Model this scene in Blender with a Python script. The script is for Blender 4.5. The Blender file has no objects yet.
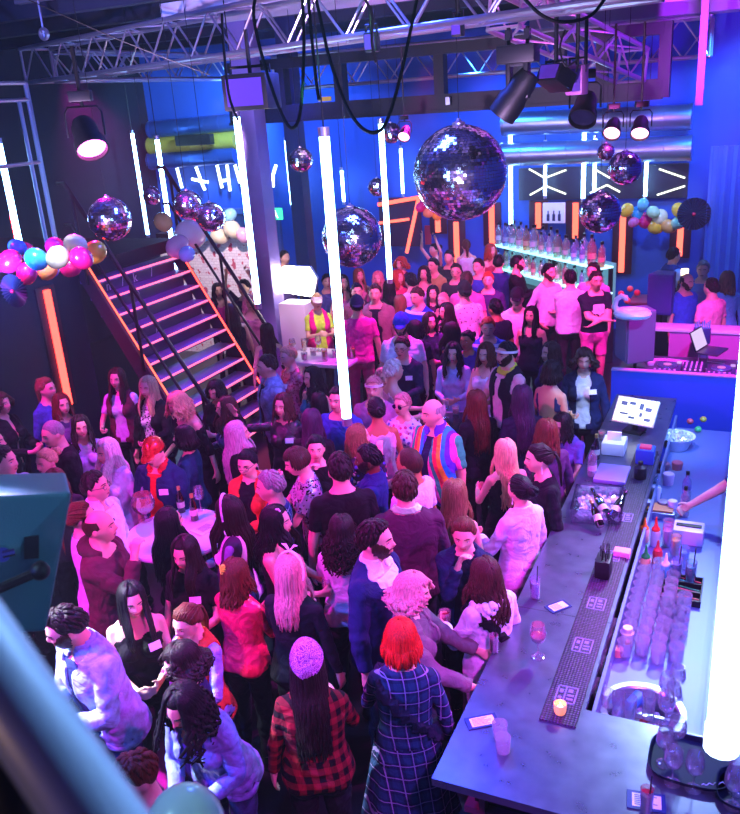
import bpy, bmesh, math, random
import numpy as np
from mathutils import Vector, Matrix, Quaternion

random.seed(7)
SC = bpy.context.scene
COL = SC.collection
PI = math.pi
R = math.radians

# ------------------------------------------------------------------ camera
FPX, CX, CY = 840.0, 370.0, 407.0
PITCH, ROLL, CAMH = R(20), R(4), 4.2
_f = Vector((0, math.cos(PITCH), -math.sin(PITCH)))
_u0 = Vector((0, math.sin(PITCH), math.cos(PITCH)))
_r0 = Vector((1, 0, 0))
_r = _r0 * math.cos(ROLL) - _u0 * math.sin(ROLL)
_u = _r0 * math.sin(ROLL) + _u0 * math.cos(ROLL)
CAM = Vector((0, 0, CAMH))


def ray(x, y):
    return _f + _r * ((x - CX) / FPX) - _u * ((y - CY) / FPX)


def Pz(x, y, z):
    d = ray(x, y)
    return CAM + d * ((z - CAMH) / d.z)


def PY(x, y, Y):
    d = ray(x, y)
    return CAM + d * (Y / d.y)


def Pd(x, y, depth):
    return CAM + ray(x, y) * depth


def proj(p):
    d = Vector(p) - CAM
    w = d.dot(_f)
    return CX + FPX * d.dot(_r) / w, CY - FPX * d.dot(_u) / w, w


# room axes: V along the bar's short end (to the right), U along the bar (into the room)
A = R(25.4)
VV = Vector((math.cos(A), -math.sin(A), 0))
UU = Vector((math.sin(A), math.cos(A), 0))
RZ = -A


def W(s, t, z=0.0):
    return VV * s + UU * t + Vector((0, 0, z))


def ST(p):
    p = Vector(p)
    return p.dot(VV), p.dot(UU), p.z


def Pt(x, y, t):
    d = ray(x, y)
    return CAM + d * ((t - CAM.dot(UU)) / d.dot(UU))


def Ps(x, y, s):
    d = ray(x, y)
    return CAM + d * ((s - CAM.dot(VV)) / d.dot(VV))


cd = bpy.data.cameras.new('camera')
cam = bpy.data.objects.new('camera', cd)
COL.objects.link(cam)
cd.sensor_fit = 'VERTICAL'
cd.sensor_height = 36.0
cd.lens = 36.0 * FPX / 814.0
cd.clip_start = 0.05
cd.clip_end = 200
m = Matrix.Identity(4)
for i in range(3):
    m[i][0], m[i][1], m[i][2], m[i][3] = _r[i], _u[i], -_f[i], CAM[i]
cam.matrix_world = m
cd.dof.use_dof = True
cd.dof.focus_distance = 6.5
cd.dof.aperture_fstop = 5.0
SC.camera = cam

# ------------------------------------------------------------------ materials
_MC = {}


def srgb(h):
    h = h.lstrip('#')
    c = [int(h[i:i + 2], 16) / 255 for i in (0, 2, 4)]
    return tuple((x / 12.92 if x <= .04045 else ((x + .055) / 1.055) ** 2.4) for x in c)


def col(c):
    return srgb(c) if isinstance(c, str) else tuple(c)


def mat(name, color, rough=.6, metal=0.0, emit=None, es=0.0, bump=0.0, bscale=60.0, var=0.0, vscale=8.0, spec=.5, coat=0.0, sheen=0.0):
    key = (name, str(color), rough, metal, str(emit), es, bump, bscale, var)
    if key in _MC:
        return _MC[key]
    mt = bpy.data.materials.new(name)
    mt.use_nodes = True
    nt = mt.node_tree
    b = nt.nodes['Principled BSDF']
    c = col(color)
    b.inputs['Base Color'].default_value = (*c, 1)
    b.inputs['Roughness'].default_value = rough
    b.inputs['Metallic'].default_value = metal
    b.inputs['Specular IOR Level'].default_value = spec
    if coat:
        b.inputs['Coat Weight'].default_value = coat
    if sheen:
        b.inputs['Sheen Weight'].default_value = sheen
    if emit is not None:
        b.inputs['Emission Color'].default_value = (*col(emit), 1)
        b.inputs['Emission Strength'].default_value = es
    if bump or var:
        tc = nt.nodes.new('ShaderNodeTexCoord')
        nz = nt.nodes.new('ShaderNodeTexNoise')
        nz.inputs['Scale'].default_value = vscale if var else bscale
        nz.inputs['Detail'].default_value = 4
        nt.links.new(tc.outputs['Object'], nz.inputs['Vector'])
        if var:
            mx = nt.nodes.new('ShaderNodeMix')
            mx.data_type = 'RGBA'
            mx.inputs[6].default_value = (*[x * (1 - var) for x in c], 1)
            mx.inputs[7].default_value = (*[min(1, x * (1 + var)) for x in c], 1)
            nt.links.new(nz.outputs['Fac'], mx.inputs[0])
            nt.links.new(mx.outputs[2], b.inputs['Base Color'])
        if bump:
            n2 = nt.nodes.new('ShaderNodeTexNoise')
            n2.inputs['Scale'].default_value = bscale
            n2.inputs['Detail'].default_value = 3
            nt.links.new(tc.outputs['Object'], n2.inputs['Vector'])
            bp = nt.nodes.new('ShaderNodeBump')
            bp.inputs['Strength'].default_value = bump
            bp.inputs['Distance'].default_value = .02
            nt.links.new(n2.outputs['Fac'], bp.inputs['Height'])
            nt.links.new(bp.outputs['Normal'], b.inputs['Normal'])
    _MC[key] = mt
    return mt


def emis(name, color, s):
    key = ('E', name, str(color), s)
    if key in _MC:
        return _MC[key]
    mt = bpy.data.materials.new(name)
    mt.use_nodes = True
    nt = mt.node_tree
    nt.nodes.remove(nt.nodes['Principled BSDF'])
    e = nt.nodes.new('ShaderNodeEmission')
    e.inputs[0].default_value = (*col(color), 1)
    e.inputs[1].default_value = s
    nt.links.new(e.outputs[0], nt.nodes['Material Output'].inputs[0])
    _MC[key] = mt
    return mt


def glassmat(name, tint=(1, 1, 1), refl=.12, edge=.75, glint_white=0.0):
    """thin clear glass: see-through with glossy edges"""
    key = ('G', name, str(tint), refl, edge)
    if key in _MC:
        return _MC[key]
    mt = bpy.data.materials.new(name)
    mt.use_nodes = True
    nt = mt.node_tree
    nt.nodes.remove(nt.nodes['Principled BSDF'])
    tr = nt.nodes.new('ShaderNodeBsdfTransparent')
    tr.inputs[0].default_value = (*col(tint), 1)
    gl = nt.nodes.new('ShaderNodeBsdfGlossy')
    gl.inputs['Roughness'].default_value = .06
    lw = nt.nodes.new('ShaderNodeLayerWeight')
    lw.inputs[0].default_value = .35
    mr = nt.nodes.new('ShaderNodeMapRange')
    mr.inputs[3].default_value = refl
    mr.inputs[4].default_value = edge
    nt.links.new(lw.outputs['Facing'], mr.inputs[0])
    mx = nt.nodes.new('ShaderNodeMixShader')
    nt.links.new(mr.outputs[0], mx.inputs[0])
    nt.links.new(tr.outputs[0], mx.inputs[1])
    nt.links.new(gl.outputs[0], mx.inputs[2])
    out = mx.outputs[0]
    if glint_white:  # even white diffuse mixed in, standing in for bright glints
        df = nt.nodes.new('ShaderNodeBsdfDiffuse')
        df.inputs[0].default_value = (.9, .93, 1, 1)
        m2 = nt.nodes.new('ShaderNodeMixShader')
        m2.inputs[0].default_value = glint_white
        nt.links.new(out, m2.inputs[1])
        nt.links.new(df.outputs[0], m2.inputs[2])
        out = m2.outputs[0]
    nt.links.new(out, nt.nodes['Material Output'].inputs[0])
    _MC[key] = mt
    return mt


class NT:
    """small node helper for patterned materials"""
    def __init__(s, name, rough=.8, metal=0, bump=0):
        s.m = bpy.data.materials.new(name)
        s.m.use_nodes = True
        s.t = s.m.node_tree
        s.b = s.t.nodes['Principled BSDF']
        s.b.inputs['Roughness'].default_value = rough
        s.b.inputs['Metallic'].default_value = metal
        s.tc = s.t.nodes.new('ShaderNodeTexCoord')

    def n(s, typ, **kw):
        x = s.t.nodes.new(typ)
        for k, v in kw.items():
            setattr(x, k, v)
        return x

    def l(s, a, b):
        s.t.links.new(a, b)

    def sep(s, out='Object'):
        x = s.n('ShaderNodeSeparateXYZ')
        s.l(s.tc.outputs[out], x.inputs[0])
        return x

    def math(s, op, a, b=None, c=None):
        x = s.n('ShaderNodeMath', operation=op)
        for i, v in enumerate((a, b, c)):
            if v is None:
                continue
            if isinstance(v, (int, float)):
                x.inputs[i].default_value = v
            else:
                s.l(v, x.inputs[i])
        return x.outputs[0]

    def mix(s, fac, a, b):
        x = s.n('ShaderNodeMix', data_type='RGBA')
        if isinstance(fac, (int, float)):
            x.inputs[0].default_value = fac
        else:
            s.l(fac, x.inputs[0])
        for i, v in ((6, a), (7, b)):
            if isinstance(v, (tuple, str)):
                x.inputs[i].default_value = (*col(v), 1)
            else:
                s.l(v, x.inputs[i])
        return x.outputs[2]

    def ramp(s, fac, stops, interp='LINEAR'):
        x = s.n('ShaderNodeValToRGB')
        r = x.color_ramp
        r.interpolation = interp
        while len(r.elements) < len(stops):
            r.elements.new(.5)
        for e, (p, c) in zip(r.elements, stops):
            e.position = p
            e.color = (*col(c), 1)
        s.l(fac, x.inputs[0])
        return x.outputs[0]


# ------------------------------------------------------------------ mesh builder
class MB:
    def __init__(s):
        s.v, s.f, s.mi, s.cur = [], [], [], 0
        s.M = None

    def add(s, vs, fs):
        o = len(s.v)
        if s.M is not None:
            vs = [s.M @ Vector(v) for v in vs]
        s.v.extend([tuple(v) for v in vs])
        s.f.extend([[i + o for i in f] for f in fs])
        s.mi.extend([s.cur] * len(fs))
        return s

    def box(s, x0, x1, y0, y1, z0, z1, bev=0.0):
        if bev <= 0:
            vs = [(x, y, z) for z in (z0, z1) for y in (y0, y1) for x in (x0, x1)]
            fs = [(0, 2, 3, 1), (4, 5, 7, 6), (0, 1, 5, 4), (2, 6, 7, 3), (0, 4, 6, 2), (1, 3, 7, 5)]
            return s.add(vs, fs)
        bm = bmesh.new()
        bmesh.ops.create_cube(bm, size=1)
        for v in bm.verts:
            v.co = Vector(((x0 + x1) / 2 + v.co.x * (x1 - x0), (y0 + y1) / 2 + v.co.y * (y1 - y0), (z0 + z1) / 2 + v.co.z * (z1 - z0)))
        bmesh.ops.bevel(bm, geom=bm.edges[:], offset=bev, segments=2, affect='EDGES', profile=.6)
        bm.verts.index_update()
        s.add([v.co for v in bm.verts], [[v.index for v in f.verts] for f in bm.faces])
        bm.free()
        return s

    def tube(s, pts, r, n=8, caps=True, flat=1.0):
        pts = [Vector(p) for p in pts]
        k = len(pts)
        rr = [r] * k if isinstance(r, (int, float)) else list(r)
        d0 = (pts[1] - pts[0]).normalized()
        ref = Vector((0, 0, 1)) if abs(d0.z) < .9 else Vector((1, 0, 0))
        nx = d0.cross(ref).normalized()
        vs = []
        for i, p in enumerate(pts):
            d = (pts[min(i + 1, k - 1)] - pts[max(i - 1, 0)])
            if d.length < 1e-9:
                d = d0
            d.normalize()
            nx = (nx - d * nx.dot(d))
            if nx.length < 1e-6:
                nx = d.orthogonal()
            nx.normalize()
            ny = d.cross(nx)
            for j in range(n):
                a = 2 * PI * j / n
                vs.append(p + nx * (math.cos(a) * rr[i]) + ny * (math.sin(a) * rr[i] * flat))
        fs = [(i * n + j, i * n + (j + 1) % n, (i + 1) * n + (j + 1) % n, (i + 1) * n + j) for i in range(k - 1) for j in range(n)]
        if caps:
            fs.append(tuple(range(n))[::-1])
            fs.append(tuple((k - 1) * n + j for j in range(n)))
        return s.add(vs, fs)

    def lathe(s, prof, n=20, c=(0, 0, 0), cap=True):
        vs = []
        for (r, z) in prof:
            for j in range(n):
                a = 2 * PI * j / n
                vs.append((c[0] + r * math.cos(a), c[1] + r * math.sin(a), c[2] + z))
        k = len(prof)
        fs = [(i * n + j, i * n + (j + 1) % n, (i + 1) * n + (j + 1) % n, (i + 1) * n + j) for i in range(k - 1) for j in range(n)]
        if cap:
            if prof[0][0] > 1e-6:
                fs.append(tuple(range(n))[::-1])
            if prof[-1][0] > 1e-6:
                fs.append(tuple((k - 1) * n + j for j in range(n)))
        return s.add(vs, fs)

    def ball(s, c, r, nu=16, nv=10):
        rx, ry, rz = (r, r, r) if isinstance(r, (int, float)) else r
        vs = [(c[0], c[1], c[2] - rz)]
        for i in range(1, nv):
            t = -PI / 2 + PI * i / nv
            for j in range(nu):
                a = 2 * PI * j / nu
                vs.append((c[0] + rx * math.cos(t) * math.cos(a), c[1] + ry * math.cos(t) * math.sin(a), c[2] + rz * math.sin(t)))
        vs.append((c[0], c[1], c[2] + rz))
        fs = [(0, 1 + (j + 1) % nu, 1 + j) for j in range(nu)]
        for i in range(nv - 2):
            for j in range(nu):
                a = 1 + i * nu
                fs.append((a + j, a + (j + 1) % nu, a + nu + (j + 1) % nu, a + nu + j))
        a = 1 + (nv - 2) * nu
        fs += [(a + j, a + (j + 1) % nu, len(vs) - 1) for j in range(nu)]
        return s.add(vs, fs)

    def prism(s, poly, z0, z1):
        """poly in xy, extruded z0..z1"""
        n = len(poly)
        vs = [(x, y, z0) for x, y in poly] + [(x, y, z1) for x, y in poly]
        fs = [tuple(range(n))[::-1], tuple(range(n, 2 * n))]
        fs += [(j, (j + 1) % n, n + (j + 1) % n, n + j) for j in range(n)]
        return s.add(vs, fs)

    def mesh(s, name, mats, smooth=35):
        me = bpy.data.meshes.new(name)
        me.from_pydata(s.v, [], s.f)
        if not isinstance(mats, (list, tuple)):
            mats = [mats]
        for x in mats:
            me.materials.append(x)
        if len(mats) > 1:
            me.polygons.foreach_set('material_index', s.mi)
        if smooth:
            me.polygons.foreach_set('use_smooth', [True] * len(me.polygons))
            if smooth < 180:
                me.set_sharp_from_angle(angle=R(smooth))
        me.update()
        return me

    def build(s, name, mats, parent=None, loc=None, rz=None, smooth=35):
        o = bpy.data.objects.new(name, s.mesh(name, mats, smooth))
        COL.objects.link(o)
        if parent is not None:
            o.parent = parent
        if loc is not None:
            o.location = loc
        if rz is not None:
            o.rotation_euler = (0, 0, rz)
        return o


def tag(o, label, cat, group=None):
    o['label'] = label
    o['category'] = cat
    if group:
        o['group'] = group
    return o


def thing(name, label, cat, loc=(0, 0, 0), rz=RZ, group=None):
    o = bpy.data.objects.new(name, None)
    o.empty_display_size = .1
    COL.objects.link(o)
    o.location = loc
    o.rotation_euler = (0, 0, rz)
    return tag(o, label, cat, group)


def struct(o):
    o['kind'] = 'structure'
    return o


def dup(root, loc=None, rz=None, label=None, group=None):
    r = root.copy()
    COL.objects.link(r)
    if loc is not None:
        r.location = loc
    if rz is not None:
        r.rotation_euler = (0, 0, rz)
    if label:
        r['label'] = label
    if group:
        r['group'] = group
    for ch in list(root.children):
        c = ch.copy()
        c.parent = r
        COL.objects.link(c)
        for g in list(ch.children):
            d = g.copy()
            d.parent = c
            COL.objects.link(d)
    return r


def setmat(o, i, m):
    o.material_slots[i].link = 'OBJECT'
    o.material_slots[i].material = m


def hang(px, ytop, pyb, L):
    """depth at which a vertical bar of length L, bottom at pixel (px,pyb), reaches pixel row ytop; returns bottom point"""
    lo, hi = .5, 40
    for _ in range(50):
        mid = (lo + hi) / 2
        b = Pd(px, pyb, mid)
        y = proj(b + Vector((0, 0, L)))[1]
        if y < ytop:
            lo = mid
        else:
            hi = mid
    return Pd(px, pyb, mid)


def text_mesh(name, body, size, m, extrude=.002):
    cu = bpy.data.curves.new(name, 'FONT')
    cu.body = body
    cu.size = size
    cu.extrude = extrude
    cu.align_x = 'CENTER'
    cu.align_y = 'CENTER'
    o = bpy.data.objects.new(name, cu)
    COL.objects.link(o)
    dg = bpy.context.evaluated_depsgraph_get()
    me = bpy.data.meshes.new_from_object(o.evaluated_get(dg))
    bpy.data.objects.remove(o)
    me.materials.clear()
    me.materials.append(m)
    o2 = bpy.data.objects.new(name, me)
    COL.objects.link(o2)
    return o2
# ------------------------------------------------------------------ people: body generator
def smooth01(x, a, b):
    t = min(1, max(0, (x - a) / (b - a)))
    return t * t * (3 - 2 * t)


def head_geo(nu=48, nv=36):
    """deformed sphere, centre between the ears, face towards -Y"""
    vs = []
    for i in range(nv + 1):
        th = -PI / 2 + PI * i / nv
        for j in range(nu):
            a = 2 * PI * j / nu
            x, y, z = math.cos(th) * math.sin(a), -math.cos(th) * math.cos(a), math.sin(th)
            X, Y, Z = x * .077, y * .098, z * .118
            if z < 0:
                k = smooth01(-z, .05, .95)
                X *= 1 - .24 * k
                if y > 0:
                    Y *= 1 - .42 * k
                else:
                    Y *= 1 - .05 * k
                    Y -= .012 * k
            if Y < -.03:
                g = lambda cx, cz, sx, sz: math.exp(-((X - cx) / sx) ** 2 - ((Z - cz) / sz) ** 2)
                Y += .004 * smooth01(-y, .8, 1)
                Y -= .025 * g(0, -.020, .0125, .015) + .013 * g(0, .004, .010, .024)
                Y += .010 * (g(.031, .006, .017, .012) + g(-.031, .006, .017, .012))
                Y -= .005 * (g(.03, .028, .024, .009) + g(-.03, .028, .024, .009))
                Y -= .004 * g(0, -.052, .02, .010)
                Y -= .008 * g(0, -.092, .022, .016)
                Y -= .004 * (g(.045, -.025, .02, .02) + g(-.045, -.025, .02, .02))
            vs.append((X, Y, Z))
    fs = [(i * nu + j, i * nu + (j + 1) % nu, (i + 1) * nu + (j + 1) % nu, (i + 1) * nu + j) for i in range(nv) for j in range(nu)]
    return vs, fs


HV, HF = head_geo()
HVN = np.array(HV)


def face_y(x, z):
    d = (HVN[:, 0] - x) ** 2 + (HVN[:, 2] - z) ** 2 + np.where(HVN[:, 1] < 0, 0, 9)
    return float(HVN[int(np.argmin(d)), 1])


class Body:
    """collects labelled closed primitives, remeshes them into ONE skin surface"""
    def __init__(s):
        s.mb = MB()
        s.lab = []          # (part id, t, rest x, rest y, rest z)

    def _l(s, n0, pid, rest):
        for k in range(n0, len(s.mb.v)):
            s.lab.append((pid, rest(k - n0)))


def rotx(p, c, a):
    y, z = p[1] - c[1], p[2] - c[2]
    return Vector((p[0], c[1] + y * math.cos(a) - z * math.sin(a), c[2] + y * math.sin(a) + z * math.cos(a)))


TORSO_M = [(.80, .055, .05, .0), (.84, .150, .095, .0), (.92, .170, .112, .005), (1.0, .160, .105, .0), (1.10, .155, .102, -.005),
           (1.20, .166, .112, -.008), (1.30, .184, .120, -.005), (1.38, .186, .108, .008), (1.435, .160, .085, .018), (1.475, .098, .066, .022),
           (1.51, .062, .060, .018), (1.56, .056, .058, .008), (1.62, .052, .055, .0)]
TORSO_F = [(.80, .055, .05, .0), (.84, .150, .10, .0), (.92, .178, .118, .008), (1.0, .158, .102, .0), (1.10, .132, .086, -.003),
           (1.20, .142, .095, -.004), (1.30, .158, .108, -.004), (1.38, .158, .094, .008), (1.435, .132, .072, .018), (1.475, .080, .056, .022),
           (1.51, .052, .050, .018), (1.56, .047, .050, .008), (1.62, .045, .050, .0)]
_BODY = {}


def ik(S, T, l1, l2, hint):
    d = T - S
    L = d.length
    L2 = min(L, (l1 + l2) * .995)
    u = d.normalized()
    T = S + u * L2
    a = (l1 * l1 - l2 * l2 + L2 * L2) / (2 * L2)
    h = math.sqrt(max(0, l1 * l1 - a * a))
    n = hint - u * hint.dot(u)
    if n.length < 1e-5:
        n = u.orthogonal()
    n.normalize()
    return S + u * a + n * h, T


# hand targets (right hand at -X); each pose: right, left target in chest frame (x, y, z) and curl
POSES = {
    'down': ((-.27, -.03, .80), (.27, -.03, .80)),
    'drinkR': ((-.13, -.33, 1.14), (.27, -.05, .80)),
    'drinkL': ((-.27, -.05, .80), (.13, -.33, 1.14)),
    'both': ((-.07, -.31, 1.12), (.07, -.31, 1.14)),
    'phone': ((-.06, -.30, 1.22), (.07, -.30, 1.20)),
    'cross': ((.10, -.20, 1.13), (-.10, -.22, 1.10)),
    'waveR': ((-.44, -.20, 1.60), (.22, -.20, 1.0)),
    'waveL': ((-.22, -.20, 1.0), (.36, -.22, 1.58)),
    'up': ((-.22, -.12, 1.85), (.22, -.12, 1.85)),
    'sip': ((-.05, -.235, 1.44), (.25, -.08, .82)),
    'mouth': ((-.02, -.20, 1.48), (.10, -.24, 1.10)),
    'reachR': ((-.22, -.50, 1.12), (.22, -.2, .95)),
    'reachL': ((-.22, -.2, .95), (.22, -.50, 1.12)),
    'table': ((-.17, -.40, 1.10), (.17, -.40, 1.10)),
    'hip': ((-.24, -.10, .98), (.12, -.30, 1.05)),
    'lapel': ((-.12, -.22, 1.20), (.24, -.12, .86)),
    'back': ((-.05, -.30, 1.55), (.06, -.32, 1.05)),
}


def make_body(sex, pose, nod, turn, lean, fat, vox):
    key = (sex, pose, nod, turn, lean, fat, vox)
    if key in _BODY:
        return _BODY[key]
    b = Body()
    mb = b.mb
    C = (0, .0, .98)
    la = R(lean)

    def bend(p):
        p = Vector(p)
        k = smooth01(p.z, .86, 1.12)
        return rotx(p, C, la * k)
    # torso loft
    prof = TORSO_M if sex == 'm' else TORSO_F
    n = 24
    n0 = len(mb.v)
    vs, rest = [], []
    zz = np.linspace(prof[0][0], prof[-1][0], 34)
    pa = np.array(prof)
    for z in zz:
        hw, hd, yo = [np.interp(z, pa[:, 0], pa[:, k]) for k in (1, 2, 3)]
        f = 1 + (fat - 1) * smooth01(z, .8, .95) * (1 - smooth01(z, 1.25, 1.47))
        fy = 1 + (fat - 1) * 1.9 * smooth01(z, .8, .95) * (1 - smooth01(z, 1.22, 1.4))
        for j in range(n):
            a = 2 * PI * j / n
            ca, sa = math.cos(a), math.sin(a)
            e = .82
            x = hw * f * math.copysign(abs(ca) ** e, ca)
            y = yo + hd * (fy if sa < 0 else f) * math.copysign(abs(sa) ** e, sa)
            rest.append((x, y, z))
            vs.append(bend((x, y, z)))
    k = len(zz)
    fs = [(i * n + j, i * n + (j + 1) % n, (i + 1) * n + (j + 1) % n, (i + 1) * n + j) for i in range(k - 1) for j in range(n)]
    fs += [tuple(range(n))[::-1], tuple((k - 1) * n + j for j in range(n))]
    mb.add(vs, fs)
    for r_ in rest:
        b.lab.append((0, r_[2], r_))

    def ell(c, r, pid, t=None, bendit=True):
        m0 = len(mb.v)
        mb.ball(c, r, 16, 10)
        for q in range(m0, len(mb.v)):
            p = mb.v[q]
            b.lab.append((pid, p[2] if t is None else t, p))
            if bendit:
                mb.v[q] = tuple(bend(p))
    if sex == 'f':
        for sx in (-1, 1):
            ell((sx * .068, -.085, 1.275), (.064, .062, .064), 0)
    for sx in (-1, 1):
        ell((sx * .085, .055, .90), (.085, .075, .095), 0)

    def cap(pa_, pb_, ra, rb, pid, t0=0.0, t1=1.0, nn=14, seg=5):
        pa_, pb_ = Vector(pa_), Vector(pb_)
        d = (pb_ - pa_).normalized()
        pts, rr, ts = [], [], []
        for kk, q in ((-.98, .2), (-.7, .72), (-.35, .94)):
            pts.append(pa_ + d * ra * kk)
            rr.append(ra * q)
            ts.append(t0)
        for i in range(seg + 1):
            f = i / seg
            pts.append(pa_.lerp(pb_, f))
            rr.append(ra + (rb - ra) * f)
            ts.append(t0 + (t1 - t0) * f)
        for kk, q in ((.35, .94), (.7, .72), (.98, .2)):
            pts.append(pb_ + d * rb * kk)
            rr.append(rb * q)
            ts.append(t1)
        mb.tube(pts, rr, nn)
        for i in range(len(pts)):
            for j in range(nn):
                b.lab.append((pid, ts[i], tuple(pts[i])))
    sh = .178 if sex == 'm' else .152
    shs = Vector((0, 0, 0))
    thick = 1.0 if sex == 'm' else .82
    tg = POSES[pose]
    hands = {}
    for si, sx in enumerate((-1, 1)):
        S = bend((sx * sh, .012, 1.405))
        m0 = len(mb.v)
        mb.ball(S + Vector((-sx * .006, 0, -.012)), (.058 * thick, .058 * thick, .054 * thick), 14, 10)
        for q in range(m0, len(mb.v)):
            b.lab.append((1 + si, 0.0, tuple(mb.v[q])))
        T = Vector(tg[si])
        if T.z > .9 or lean > 15:
            T = bend(T) if T.z > .9 else rotx(T, (0, 0, 1.405), la * .3)
        hint = Vector((sx * .55, .5, -.8)) if T.z < 1.5 else Vector((sx * 1., -.1, -.5))
        if pose == 'cross':
            hint = Vector((sx * .9, -.2, -.6))
        E_, T_ = ik(S, T, .285, .245, hint)
        cap(S + Vector((0, 0, -.012)), E_, .047 * thick + .002, .040 * thick, 1 + si, 0, 1)
        cap(E_, T_, .041 * thick, .027 * thick, 3 + si, 0, 1)
        # hand
        d = (T_ - E_).normalized()
        if pose in ('drinkR', 'drinkL', 'both', 'phone', 'sip', 'table', 'reachR', 'reachL', 'cross', 'hip', 'lapel', 'mouth', 'back'):
            nrm = Vector((-sx * 1.0, -.25, .15))
        elif T.z > 1.5:
            nrm = Vector((0, -1, .1))
        else:
            nrm = Vector((-sx, 0, 0))
        nrm = (nrm - d * nrm.dot(d)).normalized()
        w = d.cross(nrm) * (1 if sx < 0 else -1)
        w = w if (w.z > 0 or abs(w.z) < .2) else -w
        curl = .35
        if pose in ('waveR', 'waveL', 'up') and T.z > 1.5:
            curl = .08
        if (pose in ('drinkR', 'sip', 'reachR', 'lapel', 'mouth', 'back') and sx < 0) or (pose in ('drinkL', 'reachL') and sx > 0) or pose in ('phone', 'both'):
            curl = .95
        hs = .95 if sex == 'm' else .86
        for o in (-.024, 0, .024):
            cap(T_ - d * .005 + w * o * .6, T_ + d * .075 * hs + w * o, .016 * hs, .0145 * hs, 5 + si, nn=8, seg=2)
        for q, (o, fl) in enumerate(((.033, .92), (.0115, 1.0), (-.0105, .95), (-.031, .76))):
            p = T_ + d * .082 * hs + w * o * hs
            ang = curl * .5
            dd = d + w * o * 1.2
            for L_, r0, r1 in ((.043, .0098, .009), (.028, .009, .0082), (.022, .0082, .0072)):
                ang += curl * .55
                v = (dd.normalized() * math.cos(ang) + nrm * math.sin(ang)).normalized()
                p2 = p + v * L_ * fl * hs
                cap(p, p2, r0 * hs, r1 * hs, 5 + si, nn=7, seg=1)
                p = p2
        p = T_ + d * .02 * hs + w * .026 * hs
        v = (w * .75 + d * .75 + nrm * .3).normalized()
        p2 = p + v * .045 * hs
        cap(p, p2, .013 * hs, .0105 * hs, 5 + si, nn=7, seg=1)
        v = (w * .25 + d * .85 + nrm * (.35 + .4 * curl)).normalized()
        cap(p2, p2 + v * .034 * hs, .0105 * hs, .008 * hs, 5 + si, nn=7, seg=1)
        hands[si] = (T_ + d * .075 * hs + nrm * .040, d, nrm)
    lt = 1.0 if sex == 'm' else 1.02
    for si, sx in enumerate((-1, 1)):
        hip, kn, an = Vector((sx * .088, .0, .88)), Vector((sx * .098, -.012, .49)), Vector((sx * .10, .03, .085))
        cap(hip, kn, .084 * lt, .055 * lt, 7 + si, 0, .5)
        cap(kn, an, .055 * lt, .036 * lt, 7 + si, .5, 1)
        # calf
        m0 = len(mb.v)
        mb.ball(kn.lerp(an, .3) + Vector((0, .022, 0)), (.046, .046, .12), 12, 8)
        for q in range(m0, len(mb.v)):
            b.lab.append((7 + si, .7, tuple(mb.v[q])))
        cap(an + Vector((0, .02, -.04)), Vector((sx * .125, -.14, .032)), .04, .032, 9 + si, nn=10)
        cap(Vector((sx * .125, -.13, .032)), Vector((sx * .13, -.17, .028)), .036, .026, 9 + si, nn=10, seg=1)
    # head
    nb = bend((0, .012, 1.53))
    HM = Matrix.Translation(nb) @ Matrix.Rotation(la * .75, 4, 'X') @ Matrix.Rotation(R(turn), 4, 'Z') @ Matrix.Rotation(R(nod), 4, 'X') @ Matrix.Translation(Vector((0, -.024, .090)))
    if sex == 'f':
        HM = HM @ Matrix.Scale(.955, 4)
    m0 = len(mb.v)
    mb.M = HM
    mb.add(HV, HF)
    for sx in (-1, 1):
        mb.ball((sx * .077, .012, -.008), (.010, .020, .031), 10, 8)
    mb.M = None
    for q in range(m0, len(mb.v)):
        b.lab.append((11, 0, mb.v[q]))
    cap(bend((0, .02, 1.45)), HM @ Vector((0, .022, -.05)), .055 * thick + .004, .05 * thick + .005, 12, nn=14, seg=3)
    # remesh into one continuous surface
    me = mb.mesh('body_source', [], smooth=0)
    o = bpy.data.objects.new('body_source', me)
    COL.objects.link(o)
    md = o.modifiers.new('r', 'REMESH')
    md.mode = 'VOXEL'
    md.voxel_size = vox
    md2 = o.modifiers.new('s', 'SMOOTH')
    md2.factor = .5
    md2.iterations = 2
    dg = bpy.context.evaluated_depsgraph_get()
    out = bpy.data.meshes.new_from_object(o.evaluated_get(dg))
    out.name = 'person_body'
    bpy.data.objects.remove(o)
    bpy.data.meshes.remove(me)
    nv = len(out.vertices)
    co = np.empty(nv * 3, np.float32)
    out.vertices.foreach_get('co', co)
    co = co.reshape(-1, 3)
    no = np.empty(nv * 3, np.float32)
    out.vertices.foreach_get('normal', no)
    no = no.reshape(-1, 3)
    nf = len(out.polygons)
    lv = np.empty(len(out.loops), np.int32)
    out.loops.foreach_get('vertex_index', lv)
    tot = np.empty(nf, np.int32)
    out.polygons.foreach_get('loop_total', tot)
    assert (tot == 4).all() or True
    if (tot == 4).all():
        F = lv.reshape(-1, 4)
    else:
        F = np.array([list(p.vertices)[:4] for p in out.polygons if p.loop_total == 4], np.int32)
    out.polygons.foreach_set('use_smooth', np.ones(nf, bool))
    from mathutils.kdtree import KDTree
    kd = KDTree(len(mb.v))
    for i, v in enumerate(mb.v):
        kd.insert(v, i)
    kd.balance()
    pid = np.empty(nv, np.int32)
    tt = np.empty(nv, np.float32)
    rs = np.empty((nv, 3), np.float32)
    for i in range(nv):
        _, j, _ = kd.find(co[i])
        L_ = b.lab[j]
        pid[i], tt[i] = L_[0], L_[1]
        rs[i] = L_[2]
    # smooth t on limbs/torso across the surface
    E_ = np.unique(np.sort(np.concatenate([F[:, [0, 1]], F[:, [1, 2]], F[:, [2, 3]], F[:, [3, 0]]]), axis=1), axis=0)
    soft = np.isin(pid, (0, 1, 2, 7, 8, 12))
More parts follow.
